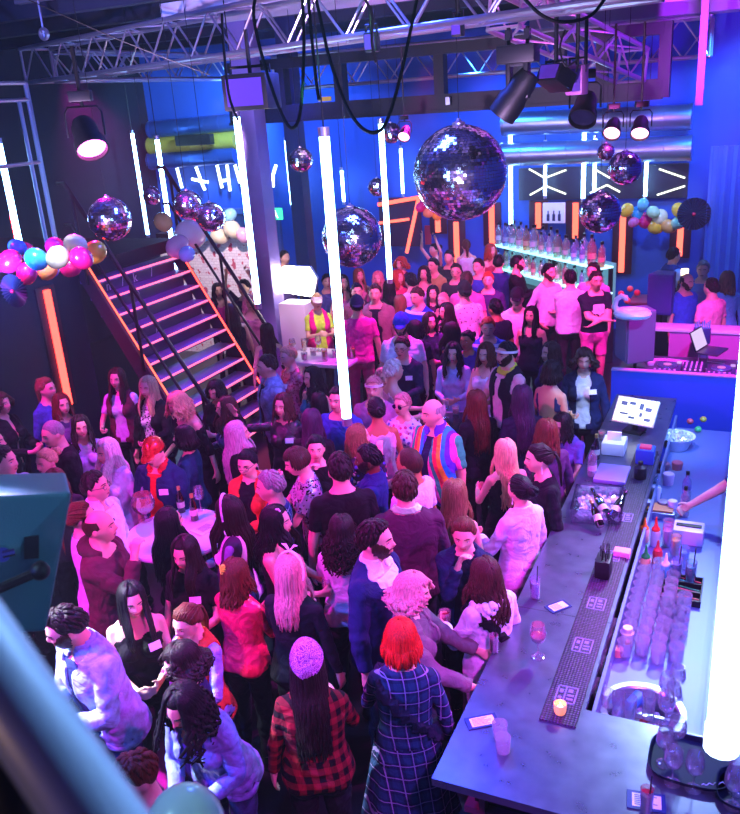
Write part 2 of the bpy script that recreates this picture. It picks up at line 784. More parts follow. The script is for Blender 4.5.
    deg = np.bincount(E_.ravel(), minlength=nv)[:, None].astype(float)
    cc = co.astype(np.float64)
    for _ in range(max(2, int(8 * (.009 / vox) ** 1.5))):
        acc = np.zeros_like(cc)
        np.add.at(acc, E_[:, 0], cc[E_[:, 1]])
        np.add.at(acc, E_[:, 1], cc[E_[:, 0]])
        cc = np.where(soft[:, None], .5 * cc + .5 * acc / deg, cc)
    co = cc.astype(np.float32)
    out.vertices.foreach_set('co', co.ravel())
    out.update()
    no = np.empty(nv * 3, np.float32)
    out.vertices.foreach_get('normal', no)
    no = no.reshape(-1, 3)
    res = dict(deg=deg, mesh=out, co=co, no=no, F=F, E=E_, pid=pid, t=tt, rs=rs, HM=HM, hands=hands, sex=sex, pitch=lean * .75 + nod, key=key, shells={}, vox=vox)
    _BODY[key] = res
    return res


def shell(B, kind):
    """a garment grown from the body surface: masked, pushed out, relaxed, rimmed"""
    if kind in B['shells']:
        return B['shells'][kind]
    pid, t, rs = B['pid'], B['t'], B['rs']
    tor = (pid == 0)
    arm = (pid == 1) | (pid == 2)
    fa = (pid == 3) | (pid == 4)
    leg = (pid == 7) | (pid == 8)
    ft = (pid == 9) | (pid == 10)
    x, y, z = np.abs(rs[:, 0]), rs[:, 1], rs[:, 2]
    necky = 1.478 - .06 * np.clip(-y / .09, -0.2, 1)
    off, loose, it, amp = .010, .010, 5, .0035
    up = tor & (z > .885) & (z < necky)
    if kind == 'tee':
        m = up | (arm & (t < .62))
    elif kind == 'long':
        m = up | arm | (fa & (t < .93))
    elif kind == 'rolled':
        m = up | arm | (fa & (t < .35))
    elif kind == 'tank':
        m = tor & (z > .885) & (z < 1.40 + .045 * (x > .05) * (x < .10) - .05 * (y < -.03)) | (arm & (t < -.1))
    elif kind == 'offshoulder':
        m = tor & (z > .885) & (z < 1.345) | (arm & (t > .18)) | (fa & (t < .3))
        off = .014
    elif kind == 'backless':
        m = tor & (z > .885) & (z < 1.40) & ~((y > .0) & (z > 1.12) & (x < .11)) & ~((x > .12) & (z > 1.34))
    elif kind in ('jacket', 'suit', 'openshirt', 'vest', 'coat'):
        off, loose, it, amp = .022, .016, 7, .0055
        if kind == 'suit':
            gap = (y < -.01) & (x < .012 + .34 * np.clip(z - 1.10, 0, 1)) & (z > .885)
        else:
            gap = (y < -.01) & (x < (.055 if kind != 'coat' else .02))
        low = .83 if kind != 'coat' else .80
        m = tor & (z > low) & (z < necky + .012) & ~gap
        if kind == 'vest':
            m = m & (x < .16) | (arm & (t < 0.02) & False)
        elif kind == 'openshirt':
            m = m | (arm & (t < .85))
            off = .02
        else:
            m = m | arm | (fa & (t < .94))
        if kind == 'coat':
            m = m | (leg & (t < .25))
    elif kind == 'hoodie':
        off, loose, it, amp = .020, .014, 7, .006
        m = up | arm | (fa & (t < .94))
    elif kind == 'trousers':
        off, loose, it = .008, .0, 4
        m = (tor & (z < .965)) | (leg & (t < .97))
    elif kind == 'shorts':
        m = (tor & (z < .965)) | (leg & (t < .36))
        off = .012
    elif kind in ('shoe0', 'shoe1'):
        k_ = int(kind[-1])
        m = (pid == 9 + k_) | ((pid == 7 + k_) & (t > .965))
        off, loose, it, amp = .008, 0, 1, 0
    elif kind == 'beard':
        q = np.array(B['HM'].inverted())
        h = B['co'] @ q[:3, :3].T + q[:3, 3]
        ax = np.abs(h[:, 0])
        m = (pid == 11) & (h[:, 2] < -.031 + .06 * np.clip((ax - .030) / .045, 0, 1)) & (h[:, 1] < .012) & (h[:, 2] > -.112) & ~((ax < .024) & (np.abs(h[:, 2] + .055) < .009))
        off, loose, it, amp = .003, 0, 1, .001
    elif kind == 'collar':
        m = tor & (z > 1.44) & (z < 1.535) & ~((y < -.02) & (x < .025))
        off, loose, it, amp = .014, 0, 2, 0
    elif kind == 'strap':
        m = tor & (np.abs(rs[:, 0] * .80 - (z - 1.22) * .60) < .024) & (z > .93) & (z < 1.475)
        off, loose, it, amp = .050, 0, 3, 0
    elif kind == 'lei':
        m = tor & (np.abs(z - (1.485 - .03 * np.clip(-y / .06, -1, 1))) < .02)
        off, loose, it, amp = .018, 0, 1, .004
    else:
        raise ValueError(kind)
    F = B['F']
    mf = m.astype(np.float64)
    E0 = B['E']
    for _ in range(0 if kind in ('shoe0', 'shoe1', 'lei') else 1 if kind in ('beard', 'strap') else max(2, int(5 * .009 / B['vox']))):
        acc = np.zeros_like(mf)
        np.add.at(acc, E0[:, 0], mf[E0[:, 1]])
        np.add.at(acc, E0[:, 1], mf[E0[:, 0]])
        mf = .4 * mf + .6 * acc / B['deg'][:, 0]
    m = mf > .5
    keep = m[F].all(axis=1)
    f = F[keep]
    if len(f) == 0:
        B['shells'][kind] = None
        return None
    used, inv = np.unique(f, return_inverse=True)
    f = inv.reshape(-1, 4)
    p0 = B['co'][used].astype(np.float64)
    n = B['no'][used].astype(np.float64)
    ed = np.concatenate([f[:, [0, 1]], f[:, [1, 2]], f[:, [2, 3]], f[:, [3, 0]]])
    es = np.sort(ed, axis=1)
    ue, first, cnt = np.unique(es, axis=0, return_index=True, return_counts=True)
    torv = (pid[used] == 0)
    zz = rs[used][:, 2]
    o = np.full(len(used), off)
    if loose:
        o += loose * torv * np.clip(1 - np.abs(zz - 1.02) / .24, 0, 1)
    p = p0 + n * o[:, None]
    # folds
    if amp:
        ph = p0[:, 2] * 55 + 3.0 * np.sin(p0[:, 0] * 21 + p0[:, 1] * 17) + 2.0 * np.sin(p0[:, 2] * 19 + p0[:, 0] * 9)
        wv = np.sin(ph) * .6 + .4 * np.sin(p0[:, 0] * 60 + p0[:, 1] * 48 + p0[:, 2] * 22)
        limb = np.where(torv, .9 * np.clip(1.25 - np.abs(zz - 1.0) / .35, .2, 1), 1.25)
        p += n * (amp * wv * limb)[:, None]
    deg = np.bincount(ue.ravel(), minlength=len(used))[:, None].astype(float)
    be = ue[cnt == 1]
    onb = np.zeros(len(used), bool)
    onb[be.ravel()] = True
    bdeg = np.maximum(np.bincount(be.ravel(), minlength=len(used)), 1)[:, None]
    scale = .009 / B['vox']
    for _ in range(max(1, int(round(it * min(1, scale ** .5))))):
        acc = np.zeros_like(p)
        np.add.at(acc, ue[:, 0], p[ue[:, 1]])
        np.add.at(acc, ue[:, 1], p[ue[:, 0]])
        q = acc / deg
        accb = np.zeros_like(p)
        np.add.at(accb, be[:, 0], p[be[:, 1]])
        np.add.at(accb, be[:, 1], p[be[:, 0]])
        qb = accb / bdeg
        p = np.where(onb[:, None], .4 * p + .6 * qb, .6 * p + .4 * q)
    # keep outside the skin
    dd = ((p - p0) * n).sum(axis=1)
    mn = np.where(onb, .004, .0045) if kind != 'beard' else np.full(len(used), .0022)
    p += n * np.maximum(0, mn - dd)[:, None]
    # rim: boundary edges folded back to the skin
    bidx = np.unique(be.ravel())
    mp = -np.ones(len(used), np.int64)
    mp[bidx] = len(used) + np.arange(len(bidx))
    rim = p0[bidx] - n[bidx] * .002
    bdir = ed[np.isin(es[:, 0] * len(used) + es[:, 1], be[:, 0] * len(used) + be[:, 1])]
    rf = np.stack([bdir[:, 1], bdir[:, 0], mp[bdir[:, 0]], mp[bdir[:, 1]]], axis=1)
    V = np.concatenate([p, rim])
    FF = np.concatenate([f, rf])
    me = bpy.data.meshes.new(kind)
    me.vertices.add(len(V))
    me.vertices.foreach_set('co', V.astype(np.float32).ravel())
    me.loops.add(len(FF) * 4)
    me.loops.foreach_set('vertex_index', FF.astype(np.int32).ravel())
    me.polygons.add(len(FF))
    me.polygons.foreach_set('loop_start', np.arange(len(FF), dtype=np.int32) * 4)
    me.polygons.foreach_set('use_smooth', np.ones(len(FF), bool))
    me.update(calc_edges=True)
    me.validate()
    me.materials.append(None)
    B['shells'][kind] = me
    return me


# ------------------------------------------------------------------ hair (head frame)
EC = Vector((0, .010, .008))
ER = Vector((.081, .103, .120))


def edir(phi, a):
    """phi from the crown, a azimuth: 0 = face, pi = back"""
    return Vector((math.sin(phi) * math.sin(a), -math.sin(phi) * math.cos(a), math.cos(phi)))


def epos(phi, a, k=1.0):
    d = edir(phi, a)
    q = Vector((d.x * ER.x, d.y * ER.y, d.z * ER.z)) * k
    if d.z < 0:
        q.x *= 1 + .12 * d.z
        if q.y > 0:
            q.y *= 1 + .22 * d.z
    return EC + q


def hairline(a):
    a = abs((a + PI) % (2 * PI) - PI)
    pts = [(0, 50), (.6, 52), (.95, 60), (1.2, 82), (1.5, 92), (1.75, 96), (2.1, 112), (PI, 122)]
    return R(float(np.interp(a, [p[0] for p in pts], [p[1] for p in pts])))


def cap_part(mb, k=1.05, line=1.0, na=40, nr=14):
    vs, fs = [], []
    for i in range(nr + 1):
        for j in range(na):
            a = 2 * PI * j / na
            f = i / nr
            ph = hairline(a) * line * f
            kk = k if f < .85 else k - (k - .985) * (f - .85) / .15
            vs.append(epos(max(ph, .001), a, kk))
    fs = [(i * na + (j + 1) % na, i * na + j, (i + 1) * na + j, (i + 1) * na + (j + 1) % na) for i in range(nr) for j in range(na)]
    mb.add(vs, fs)


_HAIR = {}


def hair_mesh(style, pitch, dense=True):
    pitch = round(pitch / 10) * 10
    key = (style, pitch, dense)
    if key in _HAIR:
        return _HAIR[key]
    rnd = random.Random(hash(style) % 1000 if False else sum(map(ord, style)))
    mb = MB()
    p = R(pitch)
    g = Vector((0, -math.sin(p), -math.cos(p)))
    back = Vector((0, math.cos(p), -math.sin(p)))
    ns = 6 if dense else 4

    def lock(a, L, k0=1.04, k1=1.07, wav=0.0, fr=9.0, r0=.015, phi0=None, phi1=None, spread=.0, tip=.3, segs=9, part=0.0, endin=0.0):
        h = hairline(a)
        phi0 = R(rnd.uniform(4, 14)) if phi0 is None else phi0
        phi1 = min(h, R(92)) if phi1 is None else phi1
        pts, rr = [], []
        for i in range(5):
            f = i / 4
            q = epos(phi0 + (phi1 - phi0) * f, a, k0 + (k1 - k0) * f)
            q.x += part * (1 - f)
            pts.append(q)
            rr.append(r0 * (.55 + .45 * min(1, f * 2)))
        if L > 0:
            p0 = pts[-1]
            out = Vector((math.sin(a), -math.cos(a), 0))
            out = (out - g * out.dot(g))
            if out.length > 1e-4:
                out.normalize()
            ab = abs((a + PI) % (2 * PI) - PI)
            # hair falls behind the shoulders or in front of them
            tow = back if ab > 1.35 else -back
            for i in range(1, segs + 1):
                f = i / segs
                d = L * f
                q = p0 + g * d + out * (spread * math.sin(min(1, f * 1.3) * PI / 2) - endin * f * f)
                if d > .09:
                    s_ = smooth01(d, .09, .24)
                    q += tow * (.045 if ab > 1.35 else .075) * s_
                    if ab < 1.35 or ab < 2.0:
                        q.x += .0
                w = wav * (.4 + f)
                q += Vector((math.sin(fr * d * 10 + a * 7) * w, math.cos(fr * d * 10 + a * 5) * w, 0))
                pts.append(q)
                rr.append(r0 * (1 - (1 - tip) * f ** 2.2))
        else:
            rr[-1] = r0 * .4
        mb.tube(pts, rr, ns, flat=.7)

    def jit(x):
        return rnd.uniform(-x, x)
    N = 64 if dense else 36
    if style in ('long', 'longwave', 'xlong', 'shag', 'mid', 'bob', 'curlylong', 'curly', 'parted'):
        cap_part(mb, 1.045, .97)
        P = dict(long=(.36, .002, 6, .008, .008), parted=(.34, .002, 6, .006, .008), longwave=(.33, .011, 5, .02, .012), xlong=(.52, .004, 4, .012, .012), shag=(.17, .012, 9, .035, .02),
                 mid=(.20, .006, 6, .015, .012), bob=(.115, .003, 6, .022, .018), curlylong=(.27, .016, 11, .05, .02), curly=(.10, .016, 13, .05, .03))[style]
        L, wv, fr, sp, k = P
        for i in range(N):
            a = .82 + (2 * PI - 1.64) * (i + .5) / N + jit(.04)
            lo = L * rnd.uniform(.86, 1.04)
            lock(a, lo, 1.05, 1.07 + k + jit(.012), wv, fr + jit(1), .0165 if dense else .024, spread=sp, part=.012 * math.sin(a), endin=.02 if style == 'bob' else 0)
        for i in range(N // 2):
            a = 1.0 + (2 * PI - 2.0) * (i + .5) / (N // 2) + jit(.1)
            lock(a, L * rnd.uniform(.6, .95), 1.10, 1.12 + k, wv * 1.2, fr + jit(2), .013 if dense else .02, spread=sp * 1.1, phi0=R(rnd.uniform(6, 30)))
        if style in ('bob', 'shag', 'curly'):
            for i in range(12):
                a = -.75 + 1.5 * i / 11
                lock(a, 0, 1.06, 1.12, 0, 0, .014, phi1=R(58 + jit(5)))
    elif style in ('pony', 'bun', 'highpony', 'halfup'):
        cap_part(mb, 1.04, 1.0)
        tie = epos(R(78 if style != 'highpony' else 40), PI, 1.12)
        for i in range(N // 2):
            a = 2 * PI * (i + .5) / (N // 2) + jit(.05)
            ph = hairline(a) * .97
            s_ = epos(ph, a, 1.02)
            pts = [s_]
            for q in (.25, .5, .75, 1):
                t = s_.lerp(tie, q)
                d = t - EC
                e = Vector((d.x / ER.x, d.y / ER.y, d.z / ER.z)).length
                kk = 1.055 if q < 1 else 1.12
                pts.append(EC + d * (kk / max(e, .3)))
            mb.tube(pts, [.007, .011, .012, .012, .010], ns, flat=.7)
        if style == 'bun':
            c = tie + Vector((0, .03, .005))
            for i in range(14):
                a0 = rnd.uniform(0, 6.3)
                ax = Vector((jit(1), jit(1), jit(1))).normalized()
                e1 = ax.orthogonal().normalized()
                e2 = ax.cross(e1)
                mb.tube([c + (e1 * math.cos(a0 + q) + e2 * math.sin(a0 + q)) * .036 for q in np.linspace(0, 3.6, 8)], .012, ns)
            mb.ball(c, .036, 12, 8)
        else:
            Lt = .30 if style != 'halfup' else .2
            for i in range(22 if dense else 12):
                a0 = rnd.uniform(0, 6.3)
                rr = rnd.uniform(.2, 1) * .026
                o = Vector((math.cos(a0) * rr, 0, math.sin(a0) * rr))
                pts = []
                for q in np.linspace(0, 1, 9):
                    d = Lt * q * rnd.uniform(.97, 1.03)
                    arch = .05 * math.sin(min(1, q * 2.5) * PI / 2)
                    pts.append(tie + o * (.4 + min(1, q * 3) * .8) + back * arch + g * d * (1 if q > .15 else .4) + Vector((math.sin(q * 6 + a0) * .006, 0, 0)))
                mb.tube(pts, [.008, .012, .013, .013, .012, .011, .009, .007, .003], ns, flat=.8)
            if style == 'halfup':
                for i in range(N // 2):
                    a = 1.3 + (2 * PI - 2.6) * (i + .5) / (N // 2)
                    lock(a, .3 * rnd.uniform(.85, 1), 1.03, 1.07, .008, 5, .016, spread=.01)
    elif style in ('short', 'quiff', 'messy', 'crop', 'tousled', 'fringe'):
        cap_part(mb, {'short': 1.05, 'crop': 1.035, 'quiff': 1.05, 'messy': 1.06, 'tousled': 1.06, 'fringe': 1.05}[style], .98)
        M = N + 20
        for i in range(M):
            a = rnd.uniform(-PI, PI)
            h = hairline(a)
            f0 = rnd.uniform(.05, .75)
            ph0 = h * f0
            ph1 = min(h * .99, ph0 + R(30))
            big = {'short': .05, 'crop': .02, 'quiff': .05, 'messy': .10, 'tousled': .13, 'fringe': .06}[style]
            topk = 1.04 + big * (.4 + .6 * (1 - f0)) * rnd.uniform(.5, 1.1)
            if style == 'quiff' and abs(a) < 1 and f0 > .3:
                topk += .10
            pts = [epos(ph0 + (ph1 - ph0) * q, a + jit(.08) * q + (.25 * q if style in ('short', 'messy') else 0), 1.02 + (topk - 1.02) * math.sin(q * PI * .8)) for q in (0, .33, .66, 1)]
            mb.tube(pts, [.010, .013, .012, .004], ns, flat=.6)
        if style == 'fringe':
            for i in range(16):
                a = -.8 + 1.6 * i / 15
                lock(a, 0, 1.07, 1.13, 0, 0, .014, phi1=R(62 + jit(4)))
            for i in range(26):
                a = 1.1 + (2 * PI - 2.2) * i / 25
                lock(a, .05, 1.05, 1.08, 0, 0, .015)
    elif style == 'buzz':
        cap_part(mb, 1.012, .97)
    elif style == 'balding':
        vs, fs = [], []
        na, nr = 40, 8
        for i in range(nr + 1):
            for j in range(na):
                a = 2 * PI * j / na
                h = hairline(a)
                lo = R(62) if abs((a + PI) % (2 * PI) - PI) > 1.3 else h
                f = i / nr
                ph = lo + (max(h, lo) - lo) * f
                vs.append(epos(ph, a, 1.0 + .018 * math.sin(PI * min(.9, f + .1))))
        fs = [(i * na + (j + 1) % na, i * na + j, (i + 1) * na + j, (i + 1) * na + (j + 1) % na) for i in range(nr) for j in range(na)]
        mb.add(vs, fs)
    elif style == 'bald':
        _HAIR[key] = None
        return None
    me = mb.mesh('hair', [None], smooth=180)
    _HAIR[key] = me
    return me


# face parts (head frame), shared by everybody near enough to show them
_FP = {}


def face_part(kind):
    if kind in _FP:
        return _FP[kind]
    mb = MB()
    mats = [None]
    if kind in ('eyeR', 'eyeL'):
        sx = -1 if kind == 'eyeR' else 1
        x = sx * .031
        y = face_y(x, .006)
        mb.ball((x, y + .004, .006), (.0135, .0075, .0066), 14, 8)
        mb.cur = 1
        mb.ball((x, y - .0012, .0062), (.0058, .0032, .0058), 10, 8)
        mb.cur = 0
        mats = [mat('eye_white', '#e8e2dd', .3), mat('iris', '#1b120e', .25)]
        # upper lid line
        mb.cur = 1
        mb.tube([(x + o * .0145, y - .001 + abs(o) * .004, .0118 - .005 * o * o) for o in (-1, -.5, 0, .5, 1)], [.001, .002, .0022, .002, .001], 5)
    elif kind in ('browR', 'browL'):
        sx = -1 if kind == 'browR' else 1
        pts = []
        for o in np.linspace(-1, 1, 6):
            x = sx * .033 + sx * o * .019
            z = .031 - .006 * max(0, o) ** 2 + .003 * (1 - o * o)
            pts.append((x, face_y(x, z) - .002, z))
        mb.tube(pts, [.0022, .0036, .004, .0036, .003, .0015], 6)
    elif kind == 'lips':
        y = face_y(0, -.053)
        for dz, h in ((-.0495, .0036), (-.0575, .0046)):
            mb.tube([(o * .023, y + .0035 + .007 * o * o - .003, dz - .0015 * (o * o) * (1 if dz > -.05 else -1)) for o in np.linspace(-1, 1, 7)], [.001, h * .8, h, h, h, h * .8, .001], 6)
    elif kind == 'glasses':
        for sx in (-1, 1):
            x = sx * .032
            y = face_y(x, .004) - .012
            mb.tube([(x + math.cos(q) * .022, y, .004 + math.sin(q) * .018) for q in np.linspace(0, 2 * PI, 15)], .0022, 5)
            mb.tube([(sx * .053, y, .008), (sx * .078, -.02, .01), (sx * .079, .02, .004)], .002, 5)
        mb.tube([(-.011, face_y(0, .006) - .008, .006), (.011, face_y(0, .006) - .008, .006)], .002, 5)
    elif kind == 'sunglasses':
        for sx in (-1, 1):
            x = sx * .034
            y = face_y(x, .004) - .013
            mb.ball((x, y, .004), (.030, .005, .024), 16, 8)
            mb.tube([(sx * .06, y, .012), (sx * .08, -.02, .012), (sx * .08, .02, .004)], .003, 5)
        mb.tube([(-.012, face_y(0, .006) - .008, .010), (.012, face_y(0, .006) - .008, .010)], .003, 5)
    elif kind == 'headband':
        vs = []
        n = 36
        for (dz, k) in ((-.012, 1.10), (-.012, 1.15), (.012, 1.15), (.012, 1.10)):
            for j in range(n):
                a = 2 * PI * j / n
                q = EC + Vector((math.sin(a) * ER.x * k, -math.cos(a) * ER.y * k, .052 + dz - .028 * (1 - math.cos(a)) / 2 * 1.2))
                vs.append(q)
        fs = [(i * n + j, i * n + (j + 1) % n, ((i + 1) % 4) * n + (j + 1) % n, ((i + 1) % 4) * n + j) for i in range(4) for j in range(n)]
        mb.add(vs, fs)
    elif kind == 'hairband':
        for s_ in range(1):
            mb.tube([EC + Vector((math.cos(q) * ER.x * 1.17, -.028 + .018 * math.sin(q), math.sin(q) * ER.z * 1.15)) for q in np.linspace(-.25, PI + .25, 17)], .010, 6, flat=1.4)
    elif kind == 'bowband':
        mb.tube([EC + Vector((math.cos(q) * ER.x * 1.19, .01 - .03 * math.sin(q), math.sin(q) * ER.z * 1.16)) for q in np.linspace(-.35, PI + .35, 19)], .015, 6, flat=.5)
        for sx in (-1, 1):
            mb.tube([EC + Vector((0, -.02, ER.z * 1.18)), EC + Vector((sx * .03, -.03, ER.z * 1.18 + .035)), EC + Vector((sx * .055, -.03, ER.z * 1.18 + .04))], [.006, .013, .004], 6, flat=.5)
    elif kind in ('cap', 'capback', 'capsequin'):
        na, nr = 32, 8
        vs = []
        for i in range(nr + 1):
            for j in range(na):
                a = 2 * PI * j / na
                vs.append(epos(R(82) * i / nr + .001, a, 1.16 - .02 * (i / nr)) + Vector((0, 0, .012)))
        fs = [(i * na + (j + 1) % na, i * na + j, (i + 1) * na + j, (i + 1) * na + (j + 1) % na) for i in range(nr) for j in range(na)]
        mb.add(vs, fs)
        sg = 1 if kind != 'capback' else -1
        top, bot = [], []
        for i in range(9):
            a = -.75 + 1.5 * i / 8
            b0 = epos(R(80), a if sg > 0 else PI + a, 1.10) + Vector((0, 0, .012))
            ex = .075 * math.cos((i - 4) / 4 * 1.2) * sg
            top.append(b0)
            bot.append(b0 + Vector((0, -ex, -.02 if sg > 0 else -.015)))
        vs = [v for v in top] + [v for v in bot] + [v - Vector((0, 0, .006)) for v in bot] + [v - Vector((0, 0, .006)) for v in top]
        fs = []
        for r_ in range(4):
            for i in range(8):
                q = ((r_ + 1) % 4)
                fs.append((r_ * 9 + i, r_ * 9 + i + 1, q * 9 + i + 1, q * 9 + i))
        mb.add(vs, fs)
        mb.ball(EC + Vector((0, 0, ER.z * 1.16 + .012)), .009, 8, 6)
    elif kind == 'visor':
        na = 32
        vs = []
        for (z, k) in ((.035, 1.06), (.085, 1.13)):
            for j in range(na):
                a = 2 * PI * j / na
                vs.append(EC + Vector((math.sin(a) * ER.x * (k if z < .05 else 1.02), -math.cos(a) * ER.y * (1.12 if z < .05 else 1.0), z)))
        mb.add(vs, [(j, (j + 1) % na, na + (j + 1) % na, na + j) for j in range(na)])
        top, bot = [], []
        for i in range(9):
            a = -.9 + 1.8 * i / 8
            b0 = EC + Vector((math.sin(a) * ER.x * 1.1, -math.cos(a) * ER.y * 1.12, .035))
            top.append(b0)
            bot.append(b0 + Vector((0, -.08 * math.cos((i - 4) / 4 * 1.2), -.02)))
        vs = top + bot + [v - Vector((0, 0, .005)) for v in bot] + [v - Vector((0, 0, .005)) for v in top]
        fs = [(r_ * 9 + i, r_ * 9 + i + 1, ((r_ + 1) % 4) * 9 + i + 1, ((r_ + 1) % 4) * 9 + i) for r_ in range(4) for i in range(8)]
        mb.add(vs, fs)
    elif kind == 'beanie':
        na, nr = 32, 10
        vs = []
        for i in range(nr + 1):
            for j in range(na):
                a = 2 * PI * j / na
                vs.append(epos(R(84) * i / nr + .001, a, 1.17 + .012 * math.sin(j * PI) + (.03 if i > nr - 3 else 0)) + Vector((0, .004, .008)))
        mb.add(vs, [(i * na + (j + 1) % na, i * na + j, (i + 1) * na + j, (i + 1) * na + (j + 1) % na) for i in range(nr) for j in range(na)])
    elif kind == 'bandana':
        na, nr = 36, 10
        vs = []
        for i in range(nr + 1):
            for j in range(na):
                a = 2 * PI * j / na
                ab = abs((a + PI) % (2 * PI) - PI)
                lim = R(float(np.interp(ab, [0, 1, 1.6, 2.6, PI], [58, 66, 70, 92, 120])))
                vs.append(epos(lim * i / nr + .001, a, 1.24 + .02 * math.sin(3 * a) * i / nr) + Vector((0, 0, .004)))
        mb.add(vs, [(i * na + (j + 1) % na, i * na + j, (i + 1) * na + j, (i + 1) * na + (j + 1) % na) for i in range(nr) for j in range(na)])
    elif kind == 'clip':
        c = epos(R(52), PI - .35, 1.18)
        mb.ball(c, (.020, .022, .034), 12, 8)
        for i in range(5):
            q = -.03 + .015 * i
            mb.tube([c + Vector((-.026, .005, q)), c + Vector((0, .028, q)), c + Vector((.026, .005, q))], .004, 5)
    elif kind == 'flower':
        c = epos(R(38), 1.0 - 2.0, 1.12)
        for i in range(6):
            a = i * PI / 3
            mb.ball(c + Vector((0, math.cos(a) * .014, math.sin(a) * .014)), (.006, .010, .010), 8, 6)
        mb.ball(c, .008, 8, 6)
    elif kind in ('hoop0', 'hoop1'):
        for sx in (-1,) if kind == 'hoop0' else (1,):
            mb.tube([(sx * .083, .01 + math.sin(q) * .024, -.062 + math.cos(q) * .024) for q in np.linspace(0, 2 * PI, 17)], .004, 6)
    elif kind in ('drop0', 'drop1'):
        for sx in (-1,) if kind == 'drop0' else (1,):
            mb.tube([(sx * .082, .01, -.036), (sx * .083, .008, -.085)], [.002, .006], 6)
            mb.ball((sx * .083, .008, -.09), .008, 8, 6)
    elif kind == 'scrunchie':
        t_ = epos(R(78), PI, 1.14)
        mb.tube([t_ + Vector((math.cos(q) * .03, .005 * math.sin(3 * q), math.sin(q) * .03)) for q in np.linspace(0, 2 * PI, 15)], .011, 6)
    me = mb.mesh(kind, mats, smooth=60)
    _FP[kind] = me
    return me
# ------------------------------------------------------------------ setting
def sbox(name, s0, s1, t0, t1, z0, z1, m, bev=0):
    mb = MB()
    mb.box(s0, s1, t0, t1, z0, z1, bev)
    return struct(mb.build(name, m, rz=RZ, smooth=35 if bev else 0))


M_floor = mat('floor_dark', '#1c1822', .28, bump=.05, bscale=30, var=.3, vscale=2)
M_wall = mat('wall_dark', '#100f26', .75, bump=.04, bscale=40, var=.15, vscale=1.5)
M_blue = mat('wall_blue_paint', '#2a55b8', .7, var=.15, vscale=1.2)
M_ceil = mat('ceiling_dark', '#3a3f7a', .8, var=.35, vscale=.6)
M_black = mat('black_metal', '#0d0d12', .45, .3)
M_blackpl = mat('black_plastic', '#0b0b10', .5)
M_alu = mat('aluminium', '#c6c2d2', .28, .9)
M_steel = mat('brushed_steel', '#b8bccb', .32, .95, bump=.03, bscale=120)
M_galv = mat('galvanised_duct', '#aab4cc', .35, .85, var=.15, vscale=3)
M_white = mat('white_laminate', '#d8d4de', .5)
M_ledw = emis('tube_light', (.30, .60, 1.0), 20)
M_ledwh = emis('neon_white', (.72, .88, 1.0), 5)
M_ledr = emis('strip_red', (1.0, .04, .03), 8)
M_ledo = emis('strip_orange', (1.0, .11, .07), 3.5)
M_ledp = emis('strip_pink', (1.0, .12, .26), 2.8)
M_chrome = mat('chrome', '#d8dae4', .12, 1.0)

sbox('floor', -12.6, 2.6, -3.2, 15.7, -.1, 0, M_floor)
sbox('ceiling', -12.6, 2.6, -3.2, 15.7, 5.6, 5.75, M_ceil)
sbox('wall_left', -12.2, -12.0, -3.2, 15.7, 0, 5.6, M_wall)
sbox('wall_back', -12.0, 2.4, 15.3, 15.5, 0, 5.6, M_blue)
sbox('wall_right', 2.2, 2.4, -3.2, 15.3, 0, 5.6, M_blue)
sbox('wall_front', -12.0, 2.4, -3.4, -3.2, 0, 5.6, mat('wall_front_lilac', '#6a64a8', .7))
sbox('wall_under_gallery', -7.42, -7.3, -3.2, 7.56, 0, 2.44, M_wall)
sbox('floor_gallery', -12.0, -7.3, -3.2, 9.5, 2.44, 2.6, M_wall)
sbox('floor_balcony', -7.2, 2.2, -3.2, .35, 2.44, 2.6, M_wall)

# ceiling joists and panels
for i, t in enumerate((5.6, 8.2, 9.6, 11.0, 12.6, 14.2)):
    sbox('trim_%d' % (i + 1), -12.0, 2.2, t, t + .16, 5.36, 5.6, mat('joist', '#1a1d3a', .7))
for i, (s0, s1, t0, t1) in enumerate(((-3.2, 1.8, 12.9, 13.5), (-2.6, 1.9, 10.2, 10.7))):
    sbox('trim_%d' % (i + 7), s0, s1, t0, t1, 5.0, 5.36, mat('ceiling_duct_white', '#a79fb8', .6))

sbox('ceiling_panel', -6.2, -1.4, 8.4, 9.5, 5.2, 5.35, mat('ceiling_panel_lilac', '#c4bcd8', .6))
# mural: low white brick wall with pink lettering marks
k = NT('mural_brick', .8)
br = k.n('ShaderNodeTexBrick')
br.inputs['Scale'].default_value = 5
br.inputs['Color1'].default_value = (*col('#efe6ea'), 1)
br.inputs['Color2'].default_value = (*col('#e6d6de'), 1)
br.inputs['Mortar'].default_value = (*col('#cdbcc8'), 1)
mp_ = k.n('ShaderNodeMapping')
mp_.inputs['Rotation'].default_value = (R(90), 0, 0)
k.l(k.tc.outputs['Object'], mp_.inputs[0])
k.l(mp_.outputs[0], br.inputs[0])
nz = k.n('ShaderNodeTexNoise')
nz.inputs['Scale'].default_value = 7.5
nz.inputs['Detail'].default_value = 6
k.l(k.tc.outputs['Object'], nz.inputs[0])
k.l(k.mix(k.math('GREATER_THAN', nz.outputs['Fac'], .585), br.outputs[0], '#c2506a'), k.b.inputs['Base Color'])
sbox('wall_mural', -9.9, -7.75, 12.4, 12.55, 0, 2.12, k.m)
sbox('trim_9', -9.9, -7.75, 12.36, 12.58, 2.12, 2.2, M_black)

# column beside the stairs
pc = ST(Pt(264, 240, 10.6))
mc = mat('column_violet', '#8d7ac4', .35, .3, var=.1)
sbox('column_1', pc[0] - .15, pc[0] + .15, 10.45, 10.75, 0, 5.6, mc, .012)
pc2 = ST(Pt(300, 200, 12.3))
sbox('column_2', pc2[0] - .12, pc2[0] + .12, 12.2, 12.44, 0, 5.6, mat('column_blue', '#2a3a74', .5))

